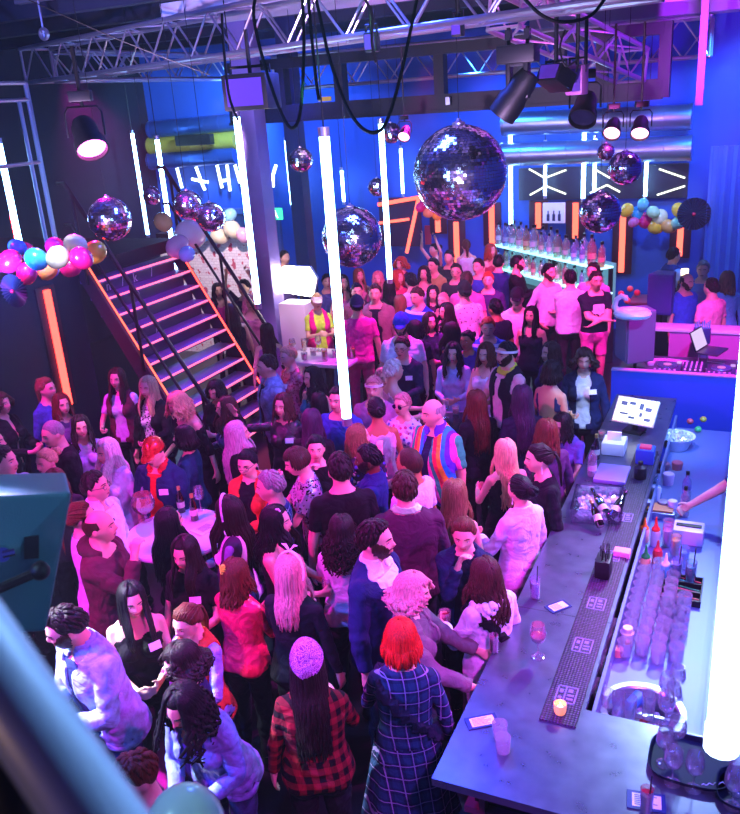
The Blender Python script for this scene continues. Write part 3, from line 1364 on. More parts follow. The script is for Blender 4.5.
# door with exit sign in the back wall
d0 = ST(Pt(243, 228, 15.2))
mb = MB()
mb.box(-.62, .62, 0, .06, 0, 2.15, .008)
struct(mb.build('door_1', mat('door_grey', '#3c4670', .5), loc=W(d0[0] + .15, 15.22, 0), rz=RZ))
mb = MB()
for x0, x1, z0, z1 in ((-.74, -.62, 0, 2.15), (.62, .74, 0, 2.15), (-.74, .74, 2.15, 2.27)):
    mb.box(x0, x1, -.04, .06, z0, z1)
struct(mb.build('trim_10', mat('door_frame', '#5866a0', .5), loc=W(d0[0] + .15, 15.22, 0), rz=RZ))
# exit sign
e0 = Pt(272, 214, 14.4)
ex = thing('exit_sign', 'small green lit emergency exit sign with running figure beside the violet column', 'sign', e0)
mb = MB()
mb.box(-.22, .22, -.02, .04, -.11, .11, .006)
mb.build('housing', emis('exit_green', (.05, .75, .35), 2.2), ex)
mb = MB()
wm = emis('exit_white', (.8, 1, .9), 3)
mb.M = Matrix.Translation((0, -.024, 0)) @ Matrix.Rotation(R(90), 4, 'X')
mb.prism([(-.16, -.02), (-.06, -.02), (-.06, -.05), (0, 0), (-.06, .05), (-.06, .02), (-.16, .02)], 0, .004)
mb.ball((.09, .062, .002), .016, 10, 6)
mb.prism([(.06, .04), (.11, .04), (.12, .0), (.15, -.07), (.13, -.08), (.09, -.02), (.05, -.08), (.03, -.07), (.07, .0)], 0, .004)
mb.build('running_figure', wm, ex)

# ------------------------------------------------------------------ stairs
ST0, ST1 = 7.62, 9.35
ns, rise = 13, .2
run = rise / 1.75
stairs = thing('staircase', 'open dark metal staircase with glowing red edge strips up to the gallery', 'stairs', W(-7.34, ST0, 0))
wdt = ST1 - ST0
M_tread = mat('tread_metal', '#6a58a0', .45, .2, var=.1)
for i in range(ns):
    z = 2.6 - rise * (i + 1) + .0
    x = run * i
    if i == ns - 1:
        break
    mb = MB()
    mb.box(x - .02, x + .24, .03, wdt - .03, z - .04, z, .004)
    tr = mb.build('tread', M_tread, stairs)
    mb = MB()
    mb.box(x + .238, x + .252, .03, wdt - .03, z - .018, z + .002)
    mb.build('light_strip', M_ledp, tr)
    if 0 < i < 6:
        mb = MB()
        mb.box(x - .012, x - .002, .03, wdt - .03, z, z + rise - .042)
        rs_ = mb.build('riser', mat('riser_violet', '#3d2858', .45), stairs)
        for y_, ch in {1: ((.35, 'n'), (.62, '/'), (.86, 'k'), (1.2, '/')), 2: ((.75, ')'),), 3: ((.72, ')'),), 4: ((.70, ')'),)}.get(i, ()):
            tx = text_mesh('lettering', ch, .17, mat('chalk_white', '#c8b8d8', .6), .001)
            tx.parent = rs_
            tx.location = (x + .0005, y_, z + .07)
            tx.rotation_euler = (R(90), 0, R(90))
for y0 in (-.03, wdt - .02):
    mb = MB()
    L = run * ns
    mb.M = Matrix.Translation((0, y0, 0)) @ Matrix.Rotation(R(90), 4, 'X')
    mb.prism([(-.05, 2.58), (.14, 2.58), (L + .14, 0.0), (L - .12, 0.0)], -.05, 0)
    sg = mb.build('stringer', mat('stringer', '#241a30', .5), stairs)
    mb = MB()
    yy = y0 + (.052 if y0 < 0 else -.004)
    mb.tube([(.15, yy, 2.59), (L + .15, yy, .0)], .011, 6)
    mb.build('light_strip', M_ledr if y0 > 0 else M_ledo, sg)
for yy in (-.06, wdt + .06):
    mb = MB()
    L = run * ns
    for dz, r_ in ((.95, .026), (.48, .018)):
        mb.tube([(0, yy, 2.6 + dz), (.1, yy, 2.6 + dz), (L + .2, yy, .05 + dz)], r_, 8)
    for f in (.05, .45, .95):
        x = .1 + (L + .1) * f
        z = 2.6 - 2.55 * f
        mb.tube([(x, yy, z - .1), (x, yy, z + .95)], .020, 8)
    mb.build('handrail', M_black, stairs)

# wall channel with red strip light below the gallery
def strip_light(name, label, P0, L, w, m, rz, group=None, housing=True):
    t_ = thing(name, label, 'light', P0, rz, group)
    if housing:
        mb = MB()
        mb.box(-w * 1.7, w * 1.7, 0, .03, -.04, L + .04, .004)
        mb.build('housing', mat('strip_housing', '#3c1226', .4), t_)
    mb = MB()
    mb.tube([(0, -.015, 0), (0, -.015, L)], w * .5, 10)
    mb.build('tube', m, t_)
    return t_


a0, a1 = ST(Ps(66, 396, -7.28)), ST(Ps(38, 292, -7.28))
q = strip_light('strip_light', 'red strip light set upright in the dark wall left of the stairs', W(-7.27, a0[1], a0[2] - .1), a1[2] - a0[2] + .1, .085, M_ledr, RZ + R(90))
a0 = Ps(16, 241, -9)
strip_light('strip_light', 'thin red strip light behind the gallery rail at the left edge', a0 - Vector((0, 0, .1)), .45, .05, M_ledr, RZ + R(90), housing=False)

# gallery rail frame of bare metal tube on the left
fr = thing('rail_frame', 'tall bare metal tube frame standing on the left gallery', 'frame', W(-7.32, 7.35, 2.6))
mb = MB()
mb.tube([(0, 0, 0), (0, 0, 2.02)], .028, 8)
mb.tube([(-.0, -.14, 0), (0, -.14, 1.85)], .022, 8)
mb.build('post', M_alu, fr)
for z in (2.02, 1.85, 1.2):
    mb = MB()
    mb.tube([(0, 0, z), (0, -2.4, z)], .022, 8)
    mb.build('crossbar', M_alu, fr)

# ------------------------------------------------------------------ roof girder of black steel with openings, trusses
def truss(label, p0, p1, h=.32, group='silver lighting trusses', up=Vector((0, 0, 1)), bays=None):
    p0, p1 = Vector(p0), Vector(p1)
    d = (p1 - p0)
    L = d.length
    x = d.normalized()
    y = up.cross(x).normalized()
    z = x.cross(y)
    tr = thing('lighting_truss', label, 'truss', p0, 0, group)
    ang = Matrix((x, y, z)).transposed().to_4x4()
    cor = [(-h / 2, -h / 2), (h / 2, -h / 2), (h / 2, h / 2), (-h / 2, h / 2)]
    for cy, cz in cor:
        mb = MB()
        mb.M = ang
        mb.tube([(0, cy, cz), (L, cy, cz)], .026, 10)
        mb.build('chord', M_alu, tr)
    n = bays or max(3, int(L / .36))
    mb = MB()
    mb.M = ang
    for k_ in range(4):
        a, b = cor[k_], cor[(k_ + 1) % 4]
        for i in range(n):
            u0, u1 = L * i / n, L * (i + 1) / n
            if (i + k_) % 2:
                a, b = cor[(k_ + 1) % 4], cor[k_]
            else:
                a, b = cor[k_], cor[(k_ + 1) % 4]
            mb.tube([(u0, *a), (u1, *b)], .0115, 6)
    for u0 in (0, L):
        for k_ in range(4):
            mb.tube([(u0, *cor[k_]), (u0, *cor[(k_ + 1) % 4])], .018, 6)
    mb.build('bracing', M_alu, tr)
    return tr


TR = {}
A0 = Pz(38, 66, 4.9)
A1 = Pz(250, 30, 4.9)
dA = (A1 - A0).normalized()
truss('long silver truss running from the far left corner over the dance floor', A0, A0 + dA * 8.4, .40)
B0 = A0 + Vector((0, 0, .0)) + UU * .5
truss('silver truss going away from the left corner behind the long truss', B0, B0 + UU * 5.2, .36)
truss('far silver truss seen through the openings of the black girder', W(-7.6, 13.4, 4.72), W(-.8, 13.4, 4.72), .5)
D0 = Pz(505, 8, 4.95)
D1 = W(ST(D0)[0] - .3, 13.2, 4.62)
D1 = Pd(632, 66, 10.2)
truss('pink lit silver truss running away on the right', D0, D1, .36)

gt = 11.6
g0, g1 = ST(Pt(283, 100, gt))[0], ST(Pt(664, 60, gt))[0]
gir = thing('roof_girder', 'black steel box girder with rectangular openings below the ceiling', 'girder', W(g0, gt, 0))
gL = g1 - g0
zb, zt_ = 4.0, 4.86
mb = MB()
mb.box(-.9, gL, -.1, .1, zb, zb + .22)
mb.box(-.9, gL, -.14, .14, zb - .02, zb + .02)
mb.build('bottom_beam', M_black, gir)
mb = MB()
mb.box(-.9, gL, -.1, .1, zt_ - .14, zt_)
mb.build('top_beam', M_black, gir)
for px in (283, 341, 441, 520, 560, 602, 664):
    x = ST(Pt(px, 85, gt))[0] - g0
    mb = MB()
    mb.box(x - .07, x + .07, -.09, .09, zb, zt_)
    mb.build('post', M_black, gir)
# right hand end post frame
x = ST(Pt(702, 60, 10.9))[0]
mb = MB()
mb.box(-.04, .04, -.04, .04, 3.9, 5.6)
mb.box(0, 2.2, -.04, .04, 5.0, 5.08)
tag(mb.build('hanger_frame', mat('pale_purple_steel', '#7d6fa0', .5), loc=W(x, 10.9, 0), rz=RZ), 'slim pale upright frame at the right end of the black girder', 'frame')
# small yellow sign under girder
e0 = Pt(325, 99, gt - .16)
mb = MB()
mb.box(-.1, .1, -.01, .01, -.03, .03)
tag(mb.build('warning_plate', mat('yellow_plate', '#e0c020', .5), loc=e0, rz=RZ), 'small yellow plate on the black girder', 'sign')
e0 = Pt(448, 101, gt - .16)
mb = MB()
mb.box(-.03, .03, -.02, .02, -.05, .05)
tag(mb.build('girder_clamp', M_alu, loc=e0, rz=RZ), 'small pale clamp on the black girder above the big mirror ball', 'clamp')

# ------------------------------------------------------------------ ducts
def duct(label, p0, p1, r, m=M_galv, group=None):
    p0, p1 = Vector(p0), Vector(p1)
    t_ = thing('air_duct', label, 'duct', p0, 0, group)
    d = p1 - p0
    n = max(6, int(d.length / .35))
    pts, rr = [], []
    for i in range(n + 1):
        for e, k_ in ((-.006, 1), (-.003, 1.03), (.003, 1.03), (.006, 1)):
            f = i / n
            pts.append(d * f + d.normalized() * e)
            rr.append(r * k_)
    mb = MB()
    mb.tube(pts, rr, 24)
    mb.build('pipe', m, t_)
    for e in (0, 1):
        mb = MB()
        mb.tube([d * e - d.normalized() * .03, d * e + d.normalized() * .03], r * 1.07, 24)
        mb.build('collar', m, t_)
    return t_


zu, zl = 3.72, 3.12
duct('upper round metal air duct along the back wall on the right', Pt(505, 124, 14.7), Pt(690, 117, 14.7), .19)
duct('lower round metal air duct along the back wall on the right', Pt(500, 155, 14.7), Pt(690, 148, 14.7), .19)
for j, (ya, yb) in enumerate(((126, 118), (142, 136), (157, 151))):
    duct(['top', 'middle', 'bottom'][j] + ' blue pipe of the three stacked on the far left wall', Pt(152, ya + 4, 14.9), Pt(236, yb + 4, 14.9), .17, mat('pipe_blue', '#3f66b8', .3, .7) if j != 1 else mat('pipe_yellow', '#c9a636', .4, .3))
e0 = Pt(194, 140, 14.55)
mb = MB()
mb.box(-.42, .42, -.06, .1, -.10, .10, .02)
tag(mb.build('duct_box', M_blackpl, loc=e0, rz=RZ), 'dark box fixed on the yellow middle pipe', 'box')

# neon letter strokes on the far left wall
def neon(name, pts, label, group, m=M_ledwh, r=.022, t=15.1):
    mb = MB()
    P0 = Pt(*pts[0], t)
    mb.tube([Pt(x, y, t) - P0 for x, y in pts], r, 8)
    return tag(mb.build(name, m, loc=P0), label, 'light', group)


for pts, lb in (([(177, 168), (182, 188)], 'slim white neon stroke left of the neon cross'), ([(196, 167), (203, 186), (205, 190)], 'upright stroke of the white neon cross on the left wall'),
                ([(192, 179), (200, 181), (208, 182)], 'level stroke of the white neon cross on the left wall'), ([(217, 165), (222, 188)], 'left upright of the white neon letter H'),
                ([(227, 165), (230, 191)], 'right upright of the white neon letter H'), ([(220, 181), (229, 180)], 'bar of the white neon letter H'),
                ([(235, 165), (240, 183)], 'short white neon stroke right of the letter H'), ([(276, 165), (273, 175), (273, 187)], 'curved white neon stroke right of the violet column')):
    neon('neon_tube', pts, lb, 'white neon strokes on the far wall', r=.03)
# X panels on back wall, right: dark boards with slanted white strips
px0, px1 = ST(Pt(519, 180, 15.2))[0], ST(Pt(688, 180, 15.2))[0]
mb = MB()
zz0, zz1 = ST(Pt(600, 199, 15.2))[2], ST(Pt(600, 166, 15.2))[2]
mb.box(0, px1 - px0, -.04, .05, zz0, zz1)
tag(mb.build('wall_panel', mat('panel_blue', '#0c1634', .5), loc=W(px0, 15.22, 0), rz=RZ), 'long dark blue panel behind the slanted white strips on the back wall', 'panel')
nX = 'slanted white strips on the back wall'
for pts, lb in (([(529, 169), (545, 178)], 'upper left slanted strip of the first white cross'), ([(545, 178), (566, 170)], 'upper right slanted strip of the first white cross'),
                ([(530, 195), (546, 186)], 'lower left slanted strip of the first white cross'), ([(546, 186), (566, 194)], 'lower right slanted strip of the first white cross'),
                ([(596, 170), (610, 178)], 'slanted strip behind the small mirror balls'), ([(590, 193), (607, 185)], 'lower slanted strip left of the small mirror balls'),
                ([(607, 185), (620, 192)], 'lower slanted strip under the small mirror balls'),
                ([(659, 169), (685, 178)], 'upper slanted strip of the right end chevron'), ([(657, 195), (685, 186)], 'lower slanted strip of the right end chevron')):
    neon('neon_strip', pts, lb, nX, m=emis('neon_yellowish', (.9, .98, .8), 2.5), r=.014, t=15.12)

# upright warm strips on the back wall
for (px, y0, y1, lb) in ((457, 222, 262, 'behind the dancers below the big mirror ball'), (492, 205, 244, 'at the left end of the bottle shelves'), (538, 203, 228, 'rising above the bottles on the back bar'),
                         (575, 203, 238, 'above the right end of the bottle shelves'), (621, 212, 272, 'right of the bottle shelves, tall and bare'), (679, 228, 256, 'behind the man at the right back counter'),
                         (438, 205, 232, 'short, behind the lower left of the big mirror ball')):
    b0, b1 = Pt(px, y1, 15.22), Pt(px, y0, 15.22)
    strip_light('strip_light', 'orange upright strip light ' + lb, W(ST(b0)[0], 15.24, b0.z), max(.3, b1.z - b0.z), .10, M_ledo, RZ, 'upright strip lights on the back wall')

# lit doorway drawn as a dark panel with orange outline, left on back wall
fo = thing('neon_doorway', 'orange neon lit picture frame on the back wall left of the big mirror ball', 'frame', Pt(400, 220, 15.1), RZ)
mb = MB()
mb.box(-.42, .42, -.02, .06, -.5, .42)
mb.build('panel', mat('frame_dark', '#3a1b38', .5), fo)
mb = MB()
mb.tube([(-.42, -.04, .30), (.42, -.04, .42)], .035, 8)
mb.tube([(.42, -.04, .42), (.12, -.04, -.62)], .035, 8)
mb.tube([(-.42, -.04, -.05), (.2, -.04, .02)], .025, 8)
mb.build('neon_outline', M_ledo, fo)
for q, (px, py, w_, h_) in enumerate(((417, 228, .05, .06), (428, 235, .06, .18))):
    mb = MB()
    mb.box(-w_, w_, -.01, .02, -h_, h_)
    tag(mb.build('wall_notice', mat('notice_red', '#b03048', .5), loc=Pt(px, py, 15.25), rz=RZ), ['small square', 'tall narrow'][q] + ' reddish notice on the blue back wall', 'notice')

# ------------------------------------------------------------------ hanging LED tubes
_tube = None


def led_tube(px, ytop, pyb, lb, L=2.0, r=.034, m=None, depth=None, capm=None):
    b = hang(px, ytop, pyb, L) if depth is None else Pd(px, pyb, depth)
    tmax = 14.95
    if b.dot(UU) > tmax:
        b = Pt(px, pyb, tmax)
        lo, hi = .2, 3
        for _ in range(40):
            L = (lo + hi) / 2
            if proj(b + Vector((0, 0, L)))[1] < ytop:
                hi = L
            else:
                lo = L
        L = (lo + hi) / 2
    t_ = thing('led_tube', lb, 'light', b, 0, 'hanging white LED tubes')
    mb = MB()
    mb.tube([(0, 0, .02), (0, 0, L)], r, 16)
    mb.build('lit_tube', m or M_ledw, t_)
    for z, nm in ((0, 'end_cap'), (L + .02, 'end_cap')):
        mb = MB()
        mb.tube([(0, 0, z - .03), (0, 0, z + .03)], r * 1.12, 14)
        mb.build(nm, capm or M_alu, t_)
    if b.z + L < 5.3:
        mb = MB()
        mb.tube([(0, 0, L + .04), (0, 0, 5.6 - b.z)], .006, 6)
        mb.build('hanging_wire', M_black, t_)
    return t_


led_tube(20, 143, 246, 'LED tube hanging at the far left above the gallery rail balloons', L=1.12)
led_tube(148, 133, 236, 'LED tube hanging left of the stair top, left one of the close pair')
led_tube(176, 139, 271, 'LED tube hanging over the stair top, right one of the close pair')
led_tube(258, 116, 306, 'bright LED tube hanging in front of the violet column')
led_tube(347, 135, 421, 'brightest central LED tube reaching down into the crowd')
led_tube(390, 123, 281, 'LED tube hanging just left of the big mirror ball')
led_tube(292, 140, 206, 'short looking LED tube far behind the small mirror ball above the crowd', r=.03)
led_tube(403, 148, 195, 'thin far LED tube between the close tube and the big mirror ball', L=1.3, r=.026)
led_tube(511, 128, 226, 'LED tube hanging right beside the big mirror ball')
led_tube(545, 143, 197, 'thin far LED tube in the middle of the first white cross', L=1.2, r=.026)
led_tube(583, 131, 200, 'LED tube hanging above the lone mirror ball, left one of a pair', L=1.5)
led_tube(594, 138, 197, 'LED tube beside the small mirror ball, right one of a pair', L=1.3, r=.028)
led_tube(645, 143, 198, 'thin LED tube hanging right of the small mirror balls', L=1.2, r=.028)
led_tube(344, 170, 203, 'tiny far LED tube just right of the central tube', L=1.0, r=.03)
b = Pd(722, 738, 2.02)
t_ = led_tube(722, 0, 738, 'huge close LED tube along the right edge over the bar', L=2.6, r=.036, depth=2.02, capm=emis('frosted_cap', (.5, .7, 1.0), 12))

# ------------------------------------------------------------------ mirror balls
def mirror_mat():
    k = NT('mirror_tiles', .13, 1.0)
    k.b.inputs['Base Color'].default_value = (.95, .94, 1.0, 1)
    return k.m


M_mirror = mirror_mat()
M_grout = mat('ball_core', '#26222e', .6)
_mb_cache = {}


def mirror_ball(px, py, rpx, dia, lb):
    depth = FPX * dia / 2 / rpx
    c = Pd(px, py, depth)
    r = dia / 2
    t_ = thing('mirror_ball', lb, 'mirror ball', c, 0, 'mirror balls')
    nb = 46 if rpx > 25 else (22 if rpx > 14 else 14)
    if nb not in _mb_cache:
        rnd = random.Random(nb)
        mb = MB()
        for i in range(nb):
            t0, t1 = -PI / 2 + PI * (i + .06) / nb, -PI / 2 + PI * (i + .94) / nb
            tm = (t0 + t1) / 2
            n = max(4, int(2 * nb * math.cos(tm)))
            for j in range(n):
                a0, a1 = 2 * PI * (j + .05) / n, 2 * PI * (j + .95) / n
                tx, ty = rnd.gauss(0, .05), rnd.gauss(0, .05)
                q = []
                for (t, a, e) in ((t0, a0, tx + ty), (t0, a1, tx - ty), (t1, a1, -tx - ty), (t1, a0, -tx + ty)):
                    rr = 1 + e * PI / nb * .5
                    q.append((math.cos(t) * math.cos(a) * rr, math.cos(t) * math.sin(a) * rr, math.sin(t) * rr))
                mb.add(q, [(0, 1, 2, 3)])
        tiles = mb.mesh('mirror_tiles', M_mirror, 0)
        mb = MB()
        mb.ball((0, 0, 0), .985, 32, 20)
        core = mb.mesh('ball_core', M_grout, 180)
        _mb_cache[nb] = (tiles, core)
    for nm, me in zip(('mirror_tiles', 'ball_core'), _mb_cache[nb]):
        o = bpy.data.objects.new(nm, me)
        COL.objects.link(o)
        o.parent = t_
        o.scale = (r, r, r)
        o.rotation_euler = (0, 0, rpx)
    mb = MB()
    mb.lathe([(.14 * r, .97 * r), (.14 * r, 1.03 * r), (.06 * r, 1.06 * r), (.03 * r, 1.12 * r)], 14)
    mb.build('cap', M_alu, t_)
    mb = MB()
    mb.tube([(0, 0, 1.1 * r), (0, 0, 5.6 - c.z)], .003, 6)
    mb.build('hanging_wire', M_black, t_)
    return t_


mirror_ball(460, 173, 46.5, .80, 'largest mirror ball hanging over the middle of the room')
mirror_ball(352, 237, 30, .55, 'second largest mirror ball behind the brightest central LED tube')
mirror_ball(110, 219, 21.5, .40, 'mirror ball hanging in front of the stair top below the pink spotlight')
mirror_ball(188, 205, 14.5, .30, 'mirror ball above the stairs, upper left of a touching pair')
mirror_ball(211, 217, 14.5, .30, 'mirror ball above the stairs, lower right of a touching pair')
mirror_ball(152, 196, 9, .22, 'small mirror ball between the close pair of LED tubes by the stairs')
mirror_ball(301, 160, 12, .28, 'small mirror ball hanging right of the violet column')
mirror_ball(600, 212, 20.5, .42, 'lone mirror ball in front of the right end of the bottle shelves')
mirror_ball(625, 168, 16.5, .34, 'pink reflecting mirror ball below the right hand spotlights')
mirror_ball(606, 152, 8.5, .2, 'smallest mirror ball under the pair of right hand spotlights')
mirror_ball(391, 133, 10, .26, 'small mirror ball beside the tube left of the largest mirror ball')
mirror_ball(377, 187, 9, .24, 'small mirror ball half hidden behind the tube left of the largest mirror ball')

# foil fans
def fan(px, py, rpx, depth, lb, c):
    P0 = Pd(px, py, depth)
    r = rpx * depth / FPX
    n = 28
    mb = MB()
    vs = [(0, 0, 0)]
    for j in range(n * 2):
        a = PI * j / n
        vs.append((math.cos(a) * r, (.05 if j % 2 else -.05) * r * 1.6, math.sin(a) * r))
    mb.add(vs, [(0, 1 + j, 1 + (j + 1) % (2 * n)) for j in range(2 * n)])
    o = mb.build('paper_fan', mat('foil_fan', c, .3, .7), loc=P0, rz=RZ, smooth=0)
    mb = MB()
    mb.ball((0, -.02, 0), r * .12, 12, 8)
    mb.build('centre_button', mat('fan_centre', '#d81a4a', .4), o)
    return tag(o, lb, 'decoration')


fan(14, 291, 17, 7.0, 'dark shiny pleated fan hanging under the left gallery balloons', '#3a3554')
fan(694, 214, 16, 13.3, 'blue pleated fan on the wall right of the far balloons', '#28406e')

# ------------------------------------------------------------------ balloons
M_bal = {}


def balloon(px, py, rpx, depth, c, lb, group):
    r = rpx * depth / FPX
    P0 = Pd(px, py, depth)
    if c not in M_bal:
        M_bal[c] = mat('balloon_' + c, c, .25, coat=.5)
    t_ = thing('balloon', lb, 'balloon', P0, 0, group)
    mb = MB()
    n = 18
    prof = []
    for i in range(15):
        a = -PI / 2 + PI * i / 14
        rr = math.cos(a) * r
        z = math.sin(a) * r * (1.12 if a > 0 else 1.22)
        prof.append((max(rr, .0005), z))
    rnd = random.Random(int(px * 7 + py))
    T = Matrix.Rotation(rnd.uniform(-1.2, 1.2), 4, 'Y') @ Matrix.Rotation(rnd.uniform(-.8, .8), 4, 'X')
    mb.M = T
    mb.lathe(prof, n)
    mb.build('skin', M_bal[c], t_, smooth=180)
    mb = MB()
    mb.M = T
    mb.lathe([(.004, -1.2 * r), (.012, -1.25 * r), (.016, -1.28 * r), (.004, -1.27 * r)], 10)
    mb.build('knot', M_bal[c], t_)
    return t_


PK, BL, GR, YE, CR, OR = '#e01878', '#2c9fe0', '#b8d8a8', '#f0b838', '#e8d8b0', '#e8a860'
for px, py, r_, d, c, lb in ((10, 261, 11, 7.2, PK, 'pink balloon at the left end of the gallery bunch'), (17, 247, 8, 7.5, BL, 'light blue balloon partly hidden at the upper left of the bunch'),
                             (27, 273, 10, 7.1, PK, 'pink balloon hanging lowest in the gallery bunch'), (36, 259, 11, 6.95, BL, 'blue balloon in the front of the gallery bunch'),
                             (58, 257, 11, 6.95, GR, 'pale green balloon in the front of the gallery bunch'), (48, 270, 9, 7.3, OR, 'peach balloon low in the gallery bunch'),
                             (53, 270, 6, 7.6, '#5a6ae0', 'small violet blue balloon tucked low in the bunch'), (55, 247, 9.5, 7.5, PK, 'pink balloon behind the pale green front one'),
                             (75, 244, 10, 7.3, GR, 'pale green balloon high in the gallery bunch'), (81, 258, 11, 7.0, PK, 'bright pink balloon near the stair rail'),
                             (71, 267, 10, 7.3, PK, 'pink balloon under the bright one near the stair rail'), (95, 252, 11, 7.5, YE, 'golden yellow balloon at the right end of the gallery bunch'),
                             (26, 252, 9, 7.6, PK, 'pink balloon hidden behind the blue front one')):
    balloon(px, py, r_, d, c, lb, 'gallery balloons on the left')
for px, py, r_, d, c, lb in ((163, 222, 9, 11.2, OR, 'peach balloon at the stair head of the mural bunch'), (190, 234, 14, 11.4, '#f0c8dc', 'large pale pink balloon over the mural'),
                             (178, 246, 11, 11.2, '#e8a8d0', 'pink balloon low beside the stair rail'), (204, 232, 9, 11.9, BL, 'blue balloon behind the touching mirror balls'),
                             (187, 254, 8, 11.0, '#88b8f0', 'light blue balloon hanging lowest over the mural'), (219, 236, 8, 11.8, CR, 'cream balloon below the touching mirror balls'),
                             (232, 229, 8.5, 11.8, CR, 'cream balloon at the right of the mural bunch'), (230, 215, 6.5, 12.0, '#8fd0e8', 'aqua balloon topmost of the mural bunch'),
                             (196, 222, 7, 11.9, PK, 'deep pink balloon tucked above the mural'), (243, 235, 7, 12.0, '#f0b0d0', 'pink balloon against the bright tube by the column')):
    if px > 195:
        d = (Pt(px, py, 12.25) - CAM).dot(_f)
    balloon(px, py, r_, d, c, lb, 'balloons over the mural')
for px, py, r_, d, c, lb in ((627, 210, 6.5, 11.6, YE, 'yellow balloon at the left end of the far right bunch'), (637, 213, 6, 11.4, BL, 'blue balloon second from the left in the far right bunch'),
                             (643, 204, 5.5, 11.7, '#70c8e0', 'aqua balloon topmost of the far right bunch'), (645, 220, 7, 11.3, PK, 'pink balloon in the middle of the far right bunch'),
                             (655, 227, 7, 11.3, YE, 'golden balloon hanging lowest in the far right bunch'), (660, 217, 7.5, 11.2, CR, 'cream balloon in the front of the far right bunch'),
                             (668, 226, 7, 11.3, OR, 'peach balloon low at the right of the far bunch'), (679, 210, 7, 11.5, YE, 'yellow balloon at the upper right of the far bunch'),
                             (678, 223, 6.5, 11.4, GR, 'pale green balloon at the right end of the far bunch'), (634, 222, 5, 11.6, '#e060a0', 'small pink balloon low left in the far right bunch'),
                             (653, 212, 6, 11.8, GR, 'pale green balloon hidden in the middle of the far bunch')):
    balloon(px, py, r_, (Pt(px, py, 15.05 - .33 * (d - 11.1)) - CAM).dot(_f) - .12, c, lb, 'balloons at the far right')
for px, py, r_, c, lb in ((421, 207, 5, PK, 'small pink balloon peeping out left of the largest mirror ball'), (429, 212, 5.5, OR, 'peach balloon under the left side of the largest mirror ball'), (437, 214, 5.5, YE, 'yellow balloon under the largest mirror ball')):
    balloon(px, py, r_, 13.5, c, lb, 'balloons behind the largest mirror ball')
balloon(186, 830, 40, 2.3, '#e4f6d4', 'large pale green balloon close at the bottom left edge', None)

# ------------------------------------------------------------------ stage lights on the trusses
def par(px, py, depth, aim, r, lb, mouth, group=None, es=9):
    """spotlight can in a yoke, hung above point"""
    c = Pd(px, py, depth)
    t_ = thing('spotlight', lb, 'spotlight', c, 0, group)
    d = (Vector(aim) - c).normalized()
    rot = d.to_track_quat('-Z', 'Y').to_matrix().to_4x4()
    mb = MB()
    mb.M = rot
    mb.lathe([(.02 * r, 2.0 * r), (.62 * r, 1.95 * r), (.8 * r, 1.5 * r), (.85 * r, .6 * r), (1.0 * r, .3 * r), (1.05 * r, -.35 * r), (.95 * r, -.35 * r), (.9 * r, -.1 * r)], 20, cap=False)
    mb.build('can', M_blackpl, t_)
    mb = MB()
    mb.M = rot
    mb.lathe([(.001, -.05 * r), (.5 * r, -.10 * r), (.92 * r, -.08 * r)], 20, cap=False)
    mb.build('lens', emis('lens_' + lb[:6], mouth, es) if es else mat('lens_dark', '#20203a', .1), t_)
    side = Vector((0, 0, 1)).cross(d)
    side = side.normalized() if side.length > .1 else Vector((1, 0, 0))
    mb = MB()
    up = Vector((0, 0, 1))
    cc = -d * (.8 * r)
    pts = [cc + side * 1.15 * r, cc + side * 1.15 * r + up * 1.4 * r, cc + side * .9 * r + up * 1.75 * r, cc - side * .9 * r + up * 1.75 * r, cc - side * 1.15 * r + up * 1.4 * r, cc - side * 1.15 * r]
    mb.tube(pts, .13 * r, 8, flat=.5)
    mb.build('yoke', M_black, t_)
    mb = MB()
    b = cc + up * 1.75 * r
    mb.tube([b, b + up * .5 * r], .12 * r, 8)
    mb.box(b.x - .7 * r, b.x + .7 * r, b.y - .35 * r, b.y + .35 * r, b.z + .3 * r, b.z + .95 * r, .08 * r)
    mb.tube([b + up * .9 * r, b + up * max(1.6 * r, 4.74 - c.z - b.z)], .14 * r, 8)
    mb.build('clamp', M_black, t_)
    return t_


MG = (1.0, .12, .75)
par(91, 146, 6.6, Pz(250, 560, 1.4), .125, 'glowing pink spotlight hanging from the left truss corner', MG, es=14)
par(612, 132, 8.4, Pz(520, 520, 1.2), .085, 'left of the two small pink spotlights right of the moving heads', (1, .35, .6), 'small spotlights on the right', 7)
par(640, 132, 8.4, Pz(600, 480, 1.2), .09, 'right of the two small pink spotlights right of the moving heads', (1, .35, .6), 'small spotlights on the right', 9)
par(404, 136, 9.6, Pz(300, 480, 1.2), .07, 'small pink spotlight beside the little mirror ball on the back girder', (1, .3, .6), None, 9)
par(583, 116, 7.2, Pz(480, 560, 1.2), .115, 'dark hooded spotlight facing the room above the lone mirror ball', (.5, .1, .9), None, 0)

